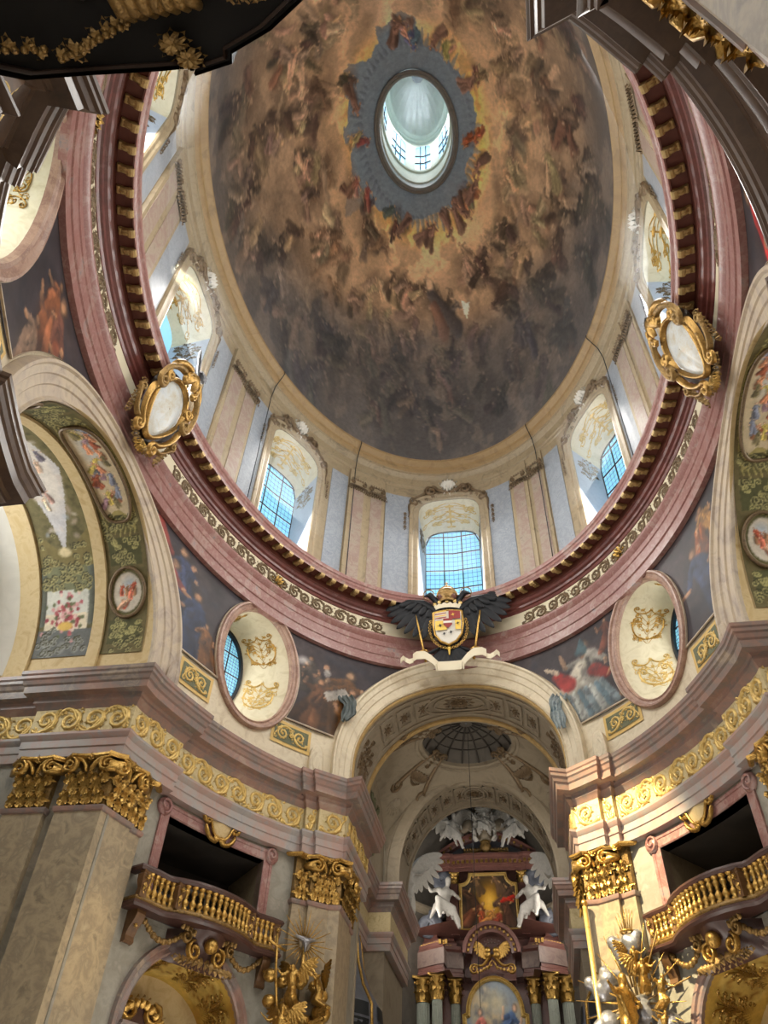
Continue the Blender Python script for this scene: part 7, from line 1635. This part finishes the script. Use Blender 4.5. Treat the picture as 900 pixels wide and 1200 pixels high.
    cb = lambda u, v, h: bw(u, 7.1 + v, .45 - .25 * abs(v) + h)
    hd = MB(); hd.add(spherevf(bw(0, 7.22, .72), .17, k=10, m=8)); hd.add(spherevf(bw(0, 7.12, .82), .05, k=6, m=5))
    obj('mask_head', q(hd.vf()), 'gold', b)
    for e in (-1, 1):
        obj('corbel_scroll', q(stroke_vf(spiral(e * .38, 7.08, .22, PI / 2, 1.5, -e, 16), .06, .04, lambda u, v, h: bw(u, v, .5 + h), .14)), 'gold', b); obj('corbel_scroll', q(stroke_vf(spiral(e * .72, 7.3, .15, PI / 2, 1.4, e, 14), .05, .03, lambda u, v, h: bw(u, v, .55 + h), .12)), 'old_gold', b)
        stuff(obj('corbel_leaves', q(joinvf(*[leaf_vf(e * (.1 + .12 * k), 7.0 - .03 * k, -PI / 2 + e * .3 * k, .34, .2, lambda u, v, h: bw(u, v, .5 + h), .12) for k in range(6)] + [leaf_vf(e * (.2 + .13 * k), 7.3 + .02 * k, PI / 2 - e * .2, .24, .16, lambda u, v, h: bw(u, v, .55 + h), .1) for k in range(6)])), 'old_gold', b))
    obj('corbel_core', q(gridvf([[bw(u, z, h * (1 - (u / .95) ** 2)) for u in np.linspace(-.95, .95, 9)] for z, h in ((7.5, .85), (7.35, .75), (7.15, .5), (6.95, .22), (6.85, .02))])), 'mauve_wood', b)
    # ---- arched niche with its painted and gilded vault
    n_ = struct('trim_%d' % (12 if sx > 0 else 13), 'pink marble arch of the %s side chapel with a golden painted vault' % sd); n_['category'] = 'arch'
    rows = []
    for g, h in ((0, -.3), (0, .05), (.05, .09), (.14, .06), (.18, .11), (.27, .11), (.3, -.02)):
        r = NICHE_R + g; rows.append([bw(-r, 0.02, h), bw(-r, 3, h)] + [bw(-r * math.cos(a), NICHE_Z + r * math.sin(a), h) for a in np.linspace(0, PI, 33)] + [bw(r, 3, h), bw(r, .02, h)])
    obj('archivolt', q(gridvf([list(x) for x in zip(*rows)])), 'rose_cornice', n_, smooth='auto')
    c = Canvas(300, 120, (206, 172, 84), 51 + sx); c.mix((c.noise(6, 3) - .45) * 3, (176, 136, 60))
    for k in range(5):
        X0 = 30 + 60 * k; c.ell(X0, 60, 26, 48, 0, (222, 196, 116), .9, .15); c.ell(X0, 60, 22, 43, 0, (190, 160, 84), .9, .2)
        for e in range(10): a_ = e * .63; c.cap(X0 + 10 * math.cos(a_), 60 + 26 * math.sin(a_), X0 + 16 * math.cos(a_ + .5), 60 + 34 * math.sin(a_ + .5), 2.4, 1.4, (150, 106, 40), .9)
    ph = np.linspace(0, PI, 61); dep = np.linspace(-.05, -2.0, 21); hw = [NICHE_R * (1 - .06 * k / 20) for k in range(21)]
    v = gridvf([[bw(-hw[k] * math.cos(a), NICHE_Z + hw[k] * math.sin(a), dep[k]) for k in range(21)] for a in ph])
    obj('vault', q(v), 'fresco', n_, paint=c.sample(np.repeat(ph / PI, 21), np.tile(np.linspace(0, 1, 21), 61)))
    vm_ = lambda u, v_, h: bw(-(NICHE_R - .05 - h) * math.cos(PI / 2 + u / 1.6), NICHE_Z + (NICHE_R - .05 - h) * math.sin(PI / 2 + u / 1.6), -1.0 + v_)
    for k in (-1.5, -.6, .6, 1.5): stuff(obj('vault_relief', q(arabesque(.7, 1.5, lambda u, v_, h, k=k: vm_(k + u, v_, h), .05, .045, 5)), 'gold', n_))
    wl = MB(); wl.add(gridvf([[bw(e * NICHE_R, z, h) for h in (0, -2)] for e in (-1,) for z in (0, NICHE_Z)])); wl.add(gridvf([[bw(NICHE_R, z, h) for h in (-2, 0)] for z in (0, NICHE_Z)]))
    obj('jamb', q(wl.vf()), 'tan_stone', n_, smooth=False)
    obj('back', q(gridvf([[bw(-1.66 * math.cos(a), NICHE_Z + 1.66 * math.sin(a), -2.0), bw(-1.66 * math.cos(a), 0, -2.0)] for a in ph])), 'ochre_band', n_, smooth=False)
    for e in (-1, 1):
        obj('impost', q(loftvf(*[[bw(e * (NICHE_R - .08 - g) + a_, z, h) for a_, h in ((-.2 * (e > 0) - 0, .1 + g), (.25, .1 + g), (.25, -.4), (-.2 * (e > 0), -.4))] for z, g in ((5.25, 0), (5.3, .04), (5.38, .05), (5.44, .1), (5.5, .1))])) , 'rose_cornice', n_, smooth='auto')
    a_ = thing('chapel_retable', 'gilded retable top with scrolls inside the %s chapel arch' % sd, 'retable', q(([bw(.6, 4, -1.4)], []))[0][0])
    am_ = lambda u, v_, h: bw(.55 + u, 5.3 + v_, -1.3 + h)
    obj('panel', q(loftvf([am_(-.75, -1.4, 0), am_(.75, -1.4, 0), am_(.75, .5, 0), am_(0, .95, 0), am_(-.75, .5, 0)], [am_(-.75, -1.4, .2), am_(.75, -1.4, .2), am_(.75, .5, .2), am_(0, .95, .2), am_(-.75, .5, .2)], [am_(0, 0, .2)] * 5)), 'mauve_wood', a_, smooth=False)
    for e in (-1, 1):
        for (x, z, r) in ((.3, .75, .24), (.68, .35, .2), (.5, -.1, .2)): obj('scroll', q(stroke_vf(spiral(e * x, z, r, PI / 2, 1.5, -e, 14), .07, .05, lambda u, v_, h: am_(u, v_, .22 + h), .14)), 'gold', a_)
    stuff(obj('leaf_spray', q(joinvf(*[leaf_vf(-.6 + .12 * k, .4 + .4 * math.sin(k / 10 * PI), PI / 2 + (5 - k) * .15, .3, .2, lambda u, v_, h: am_(u, v_, .25 + h), .14) for k in range(11)])), 'gold', a_))
    p_ = q(([bw(-.35, 4.75, -1.1)], []))[0][0]; st = statue('chapel_statue', 'small white figure beside the gilded retable in the %s chapel' % sd, p_, 'reach_r', 1.0, 'statue_white', .3 * sx, seed=50)

# ================================================================== GILDED GROUPS ON THE ALTAR-ARCH PILASTERS
def ray(a, b, r0, r1, k=5): return tubevf([a, lerp(a, b, .5), b], [r0, (r0 + r1) / 2, r1], k)
def lw(u, z, h, th0=33.2): d = .152; return M(th0 + u / d, z, .12 + h)
Q = lambda vf: mx(vf)
# left: sunburst, cross and a tumble of gilded angels
sb = thing('gilded_group', 'gilded sculpture group of angels, clouds and sunburst on the left altar-arch pilaster', 'sculpture', Q(([lw(0, 5, 0)], []))[0][0])
for k in range(26):
    a = 2 * PI * k / 26; l = .62 + .22 * (k % 2) - (.15 if math.sin(a) < -.5 else 0); obj('ray', Q(ray(lw(-.1 + .18 * math.cos(a), 7.95 + .18 * math.sin(a), .42), lw(-.1 + l * math.cos(a), 7.95 + l * math.sin(a), .42), .022, .008)), 'gold', sb)
obj('dove', Q(remesh(joinvf(spherevf(lw(-.1, 7.97, .5), .12, .1, .1), capsvf(lw(-.2, 8.02, .5), lw(-.42, 8.08, .48), .07, .02), capsvf(lw(0, 8.02, .5), lw(.22, 8.08, .48), .07, .02), capsvf(lw(-.1, 7.9, .52), lw(-.1, 7.75, .5), .06, .03)), .025, 1)), 'silver', sb)
obj('stem', Q(tubevf([lw(-.1, 7.85, .44), lw(-.08, 7.3, .46), lw(-.1, 6.9, .44)], [.06, .05, .06], 7)), 'gold', sb)
cr_ = sb
obj('cross_shaft', Q(tubevf([lw(.55, 6.3, .6), lw(.72, 7.1, .6), lw(.8, 7.95, .6)], .035, 6)), 'gold', cr_); obj('cross_arm', Q(tubevf([lw(.52, 7.62, .6), lw(1.06, 7.76, .6)], .035, 6)), 'gold', cr_)
rr = random.Random(12)
balls = [];
for k in range(26): balls.append((*Q(([lw(rr.uniform(-.75, .75), rr.uniform(5.2, 7.2), rr.uniform(.25, .6))], []))[0][0], rr.uniform(.14, .26)))
mb_ = MB()
for x, y, z, r in balls: mb_.add(spherevf((x, y, z), r, r * .9, r * .85, 10, 8))
obj('cloud', remesh(mb_.vf(), .04, 2), 'gold', sb)
for k, (u, z, ps, h, rz) in enumerate(((.3, 6.3, 'fly', 1.05, -.3), (-.5, 6.35, 'fly', 1.0, -1.2), (.55, 5.5, 'sit', 1.0, -.2), (-.35, 5.35, 'fly', 1.0, -1.0), (.1, 5.0, 'sit', 1.2, -.6), (.95, 4.9, 'fly', .8, .2))):
    statue('angel', '', Q(([lw(u, z, .75)], []))[0][0], ps, h, 'gold', rz, True, 60 + k, mirror=k % 2 == 1, parent=sb)
# right: gilded figure among silver clouds, spears and rays
balls = []
for u, z, h, r in ((-.25, 7.75, .3, .3), (.1, 7.8, .3, .3), (-.8, 7.2, .3, .28), (-1.0, 7.0, .3, .3), (-.95, 6.3, .3, .34), (-1.1, 6.1, .3, .26), (.75, 6.0, .3, .34), (.6, 5.8, .35, .3), (.3, 5.2, .4, .36), (-.3, 5.1, .4, .4), (-.8, 5.4, .3, .34), (0, 6.4, .15, .45)):
    balls.append((*lw(u, z, h), r))
ry = thing('sculpture_group', 'gilded robed figure among silver clouds, cherubs and rays on the right altar-arch pilaster', 'sculpture', lw(-.1, 5, .1))
for sel in ((0, 1), (2, 3), (4, 5), (6, 7), (8, 9, 10), (11,)):
    bb = MB()
    for i in sel:
        x, y, z, r = balls[i]
        for d in [(0, 0, 0, 1)] + [(rr.uniform(-.28, .28), rr.uniform(-.1, .1), rr.uniform(-.22, .22), .62) for _ in range(4)]: bb.add(spherevf((x + d[0], y + d[1], z + d[2]), r * d[3] * .9, None, None, 10, 8))
    obj('cloud', remesh(bb.vf(), .04, 2), 'silver', ry)
statue('robed_figure', '', lw(-.1, 5.2, .85), 'reach_l', 1.85, 'gold', .75, False, 70, parent=ry)
for k, (u, z, ps, h, rz) in enumerate(((.45, 6.6, 'fly', .8, .4), (.85, 6.2, 'fly', .8, .2), (.25, 7.0, 'fly', .7, .6), (.75, 5.6, 'fly', .7, .2), (.6, 4.7, 'sit', .9, .5), (-.6, 4.6, 'sit', .9, .9))):
    statue('cherub', '', lw(u, z, .6), ps, h, 'gold', rz, k % 2 == 0, 80 + k, mirror=k % 2 == 0, parent=ry)
for k in range(24):
    a = 2 * PI * k / 24 + .1; l = 1.35 + .4 * rr.random(); obj('spear' if k % 3 == 0 else 'ray', ray(lw(-.1 + .35 * math.cos(a), 6.6 + .35 * math.sin(a), .3), lw(-.1 + l * math.cos(a), 6.6 + l * math.sin(a), .42), .03, .016 if k % 3 == 0 else .008), 'old_gold' if k % 3 == 0 else 'gold', ry)
gc = ry
obj('crown_rim', tubevf([tuple(np.array(lw(.05, 8.08, .4)) + (.16 * math.cos(a), .16 * math.sin(a), 0)) for a in np.linspace(0, 2 * PI, 17)], .03, 6, False), 'gold', gc)
for k in range(7): obj('ray', ray(lw(.05 + (k - 3) * .05, 8.1, .42), lw(.05 + (k - 3) * .09, 8.65 - .05 * abs(k - 3), .42), .018, .007), 'gold', gc)
po = thing('gilded_pole', 'long pale gold pole leaning on the corner of the sunlit right pilaster', 'pole', (3.25, 9.85, 0))
obj('shaft', tubevf([(3.2, 9.8, .2), (3.22, 9.84, 5), (3.24, 9.88, 8.9)], .06, 8), 'pale_gold', po)
obj('finial', spherevf((3.24, 9.88, 8.98), .09, k=8, m=6), 'gold', po)

# ================================================================== CARVED GALLERY OVERHEAD (upper left)
ga = thing('organ_gallery', 'black carved gallery underside with gilded shell and garlands at the upper left', 'gallery', (-.6, -11.6, 8.6))
fp = [(-3.0, -11.2), (-2.3, -10.75), (-1.75, -10.55), (-1.18, -10.5), (-.6, -10.44), (-.33, -10.42), (-.31, -10.36), (.02, -10.4), (.04, -10.47), (.4, -10.58), (.74, -10.76), (1.02, -11.05), (1.15, -11.4), (1.15, -13.5), (-3.0, -13.5)]
fc = np.mean(fp, axis=0)
def gl(k, z): return [(fc[0] + (x - fc[0]) * k, fc[1] + (y - fc[1]) * k, z) for x, y in fp]
obj('parapet', loftvf(gl(.97, 8.66), gl(1.0, 8.62), gl(1.0, 8.72), gl(.985, 8.78), gl(.97, 9.3), gl(1.0, 9.4), gl(1.0, 9.5), [(fc[0], fc[1], 9.5)] * len(fp)), 'black_wood', ga, smooth='auto')
obj('underside', ([*gl(.97, 8.66)], [tuple(range(len(fp)))]), 'black_wood', ga, smooth=False)
obj('rim_moulding', loftvf(gl(.9, 8.65), gl(.9, 8.6), gl(.93, 8.58), gl(.94, 8.65)), 'dark_wood', ga, smooth='auto')
for k in range(7):
    a = PI * (.5 + (k - 3) * .0); x = -.68 + .09 * k
    obj('shell_flute', tubevf([(x, -11.6, 8.5), (x + .01, -11.2, 8.32), (x + .03, -10.92, 8.42), (x + .03, -10.84, 8.58)], [.05, .085, .075, .04], 8), 'old_gold', ga)
for x0, y0, x1, y1, nb in ((-1.34, -10.66, -.64, -10.84, 13), (-2.2, -10.9, -1.45, -10.75, 12), (-.05, -10.95, .35, -10.85, 9)):
    g = MB()
    for i in range(nb): t_ = i / (nb - 1); g.add(leaf_vf(0, 0, rr.uniform(0, 6), .13, .1, lambda u, v, h, t_=t_: (x0 + (x1 - x0) * t_ + u, y0 + (y1 - y0) * t_ + v, 8.58 - .1 * math.sin(PI * t_) - h), .05)); g.add(spherevf((x0 + (x1 - x0) * t_, y0 + (y1 - y0) * t_, 8.56 - .1 * math.sin(PI * t_)), .035, k=6, m=5))
    stuff(obj('garland', g.vf(), 'old_gold', ga))
stuff(obj('tassel_mount', joinvf(*[leaf_vf(0, 0, k * .8, .17, .12, lambda u, v, h: (-.4 + u, -10.62 + v * .7, 8.58 - h), .06) for k in range(8)], *[leaf_vf(0, 0, k * .8, .16, .11, lambda u, v, h: (-.3 + u, -10.5 + v * .7, 8.57 - h), .06) for k in range(8)]), 'old_gold', ga))
for s_ in (-1, 1): obj('carved_scroll', tubevf([(-1.5 + s_ * .5 + p[0], -11.3 + p[1], 8.62) for p in spiral(0, 0, .28, 0, 1.6, s_, 20)], .05, 6), 'dark_wood', ga)

# ================================================================== WEST END BEHIND THE CAMERA
we = struct('wall_west', 'west end of the nave behind the camera')
obj('west_wall', joinvf(boxvf(-4.7, 4.7, -16.2, -16, 0, 12.6), boxvf(3.5, 4.7, -16, -11.4, 0, 12.6), boxvf(-4.7, -3.5, -16, -11.4, 0, 12.6)), 'grey_wall', we, smooth=False)
obj('west_vault', gridvf([[(3.6 * cs(a), y, 12.5 + 4.6 * sn(a)) for y in (-16.1, -11.0)] for a in np.linspace(0, 180, 31)]), 'choir_grey', we)
obj('west_lunette', panelvf([[(3.7 * cs(a), 12.4 + 4.7 * sn(a)) for a in np.linspace(0, 180, 31)]], lambda x, z: (x, -16.05, z)), 'choir_grey', we, smooth=False)
# transverse wall between the altar arch and the choir vault
tv = [(3.47, 12.4)] + [tuple(ab(t_)[[0, 2]] * (1.0, 1.0)) for t_ in np.linspace(0, 1, 41)] + [(-3.7, 12.4), (-3.7, 17.6), (3.7, 17.6), (3.7, 12.4)]
obj('transverse_wall', panelvf([[(3.45, 12.45)] + [(float(ab(t_)[0]), float(ab(t_)[2])) for t_ in np.linspace(.001, .999, 41)] + [(-3.45, 12.44), (-3.75, 12.44), (-3.75, 17.7), (3.75, 17.7), (3.75, 12.44)]], lambda x, z: (x, 13.32, z)), 'choir_grey', ch, smooth=False)
# hanging wires of the choir lamp and a few fixings
wv = tubevf([(.05, 15.8, 17.6), (.05, 15.8, 8.0)], .012, 4); t = obj('lamp_wire', wv, 'iron'); tag(t, 'thin wire hanging down the choir from the centre of its saucer', 'wire')

# ================================================================== HAZE
# dusty air filling the dome, lit by the lantern and the drum windows
hz = bpy.data.materials.new('dusty_air'); hz.use_nodes = True; nt = hz.node_tree; nt.nodes.clear()
_o = nt.nodes.new('ShaderNodeOutputMaterial'); _v = nt.nodes.new('ShaderNodeVolumeScatter'); _v.inputs['Density'].default_value = .013; _v.inputs['Anisotropy'].default_value = .45; _v.inputs['Color'].default_value = (.88, .95, 1, 1)
nt.links.new(_v.outputs[0], _o.inputs['Volume']); MATS['dusty_air'] = hz
rows = []
for z, q in ((38.4, .3), (36.8, .58), (34.4, .78), (31.5, .91), (28.6, .955), (28.0, .94), (20.7, .94)):
    rows.append([(DBX * q * sn(a), DBY * q * cs(a), z) for a in range(0, 360, 10)])
v, f = gridvf(rows, False, True); n_ = len(rows[0]); f = f + [tuple(range(n_)), tuple(range(len(rows) * n_ - 1, (len(rows) - 1) * n_ - 1, -1))]
o = obj('light_haze', (v, f), 'dusty_air'); tag(o, 'faint bluish dusty haze hanging in the dome, brightest under the oculus', 'haze'); o['kind'] = 'stuff'
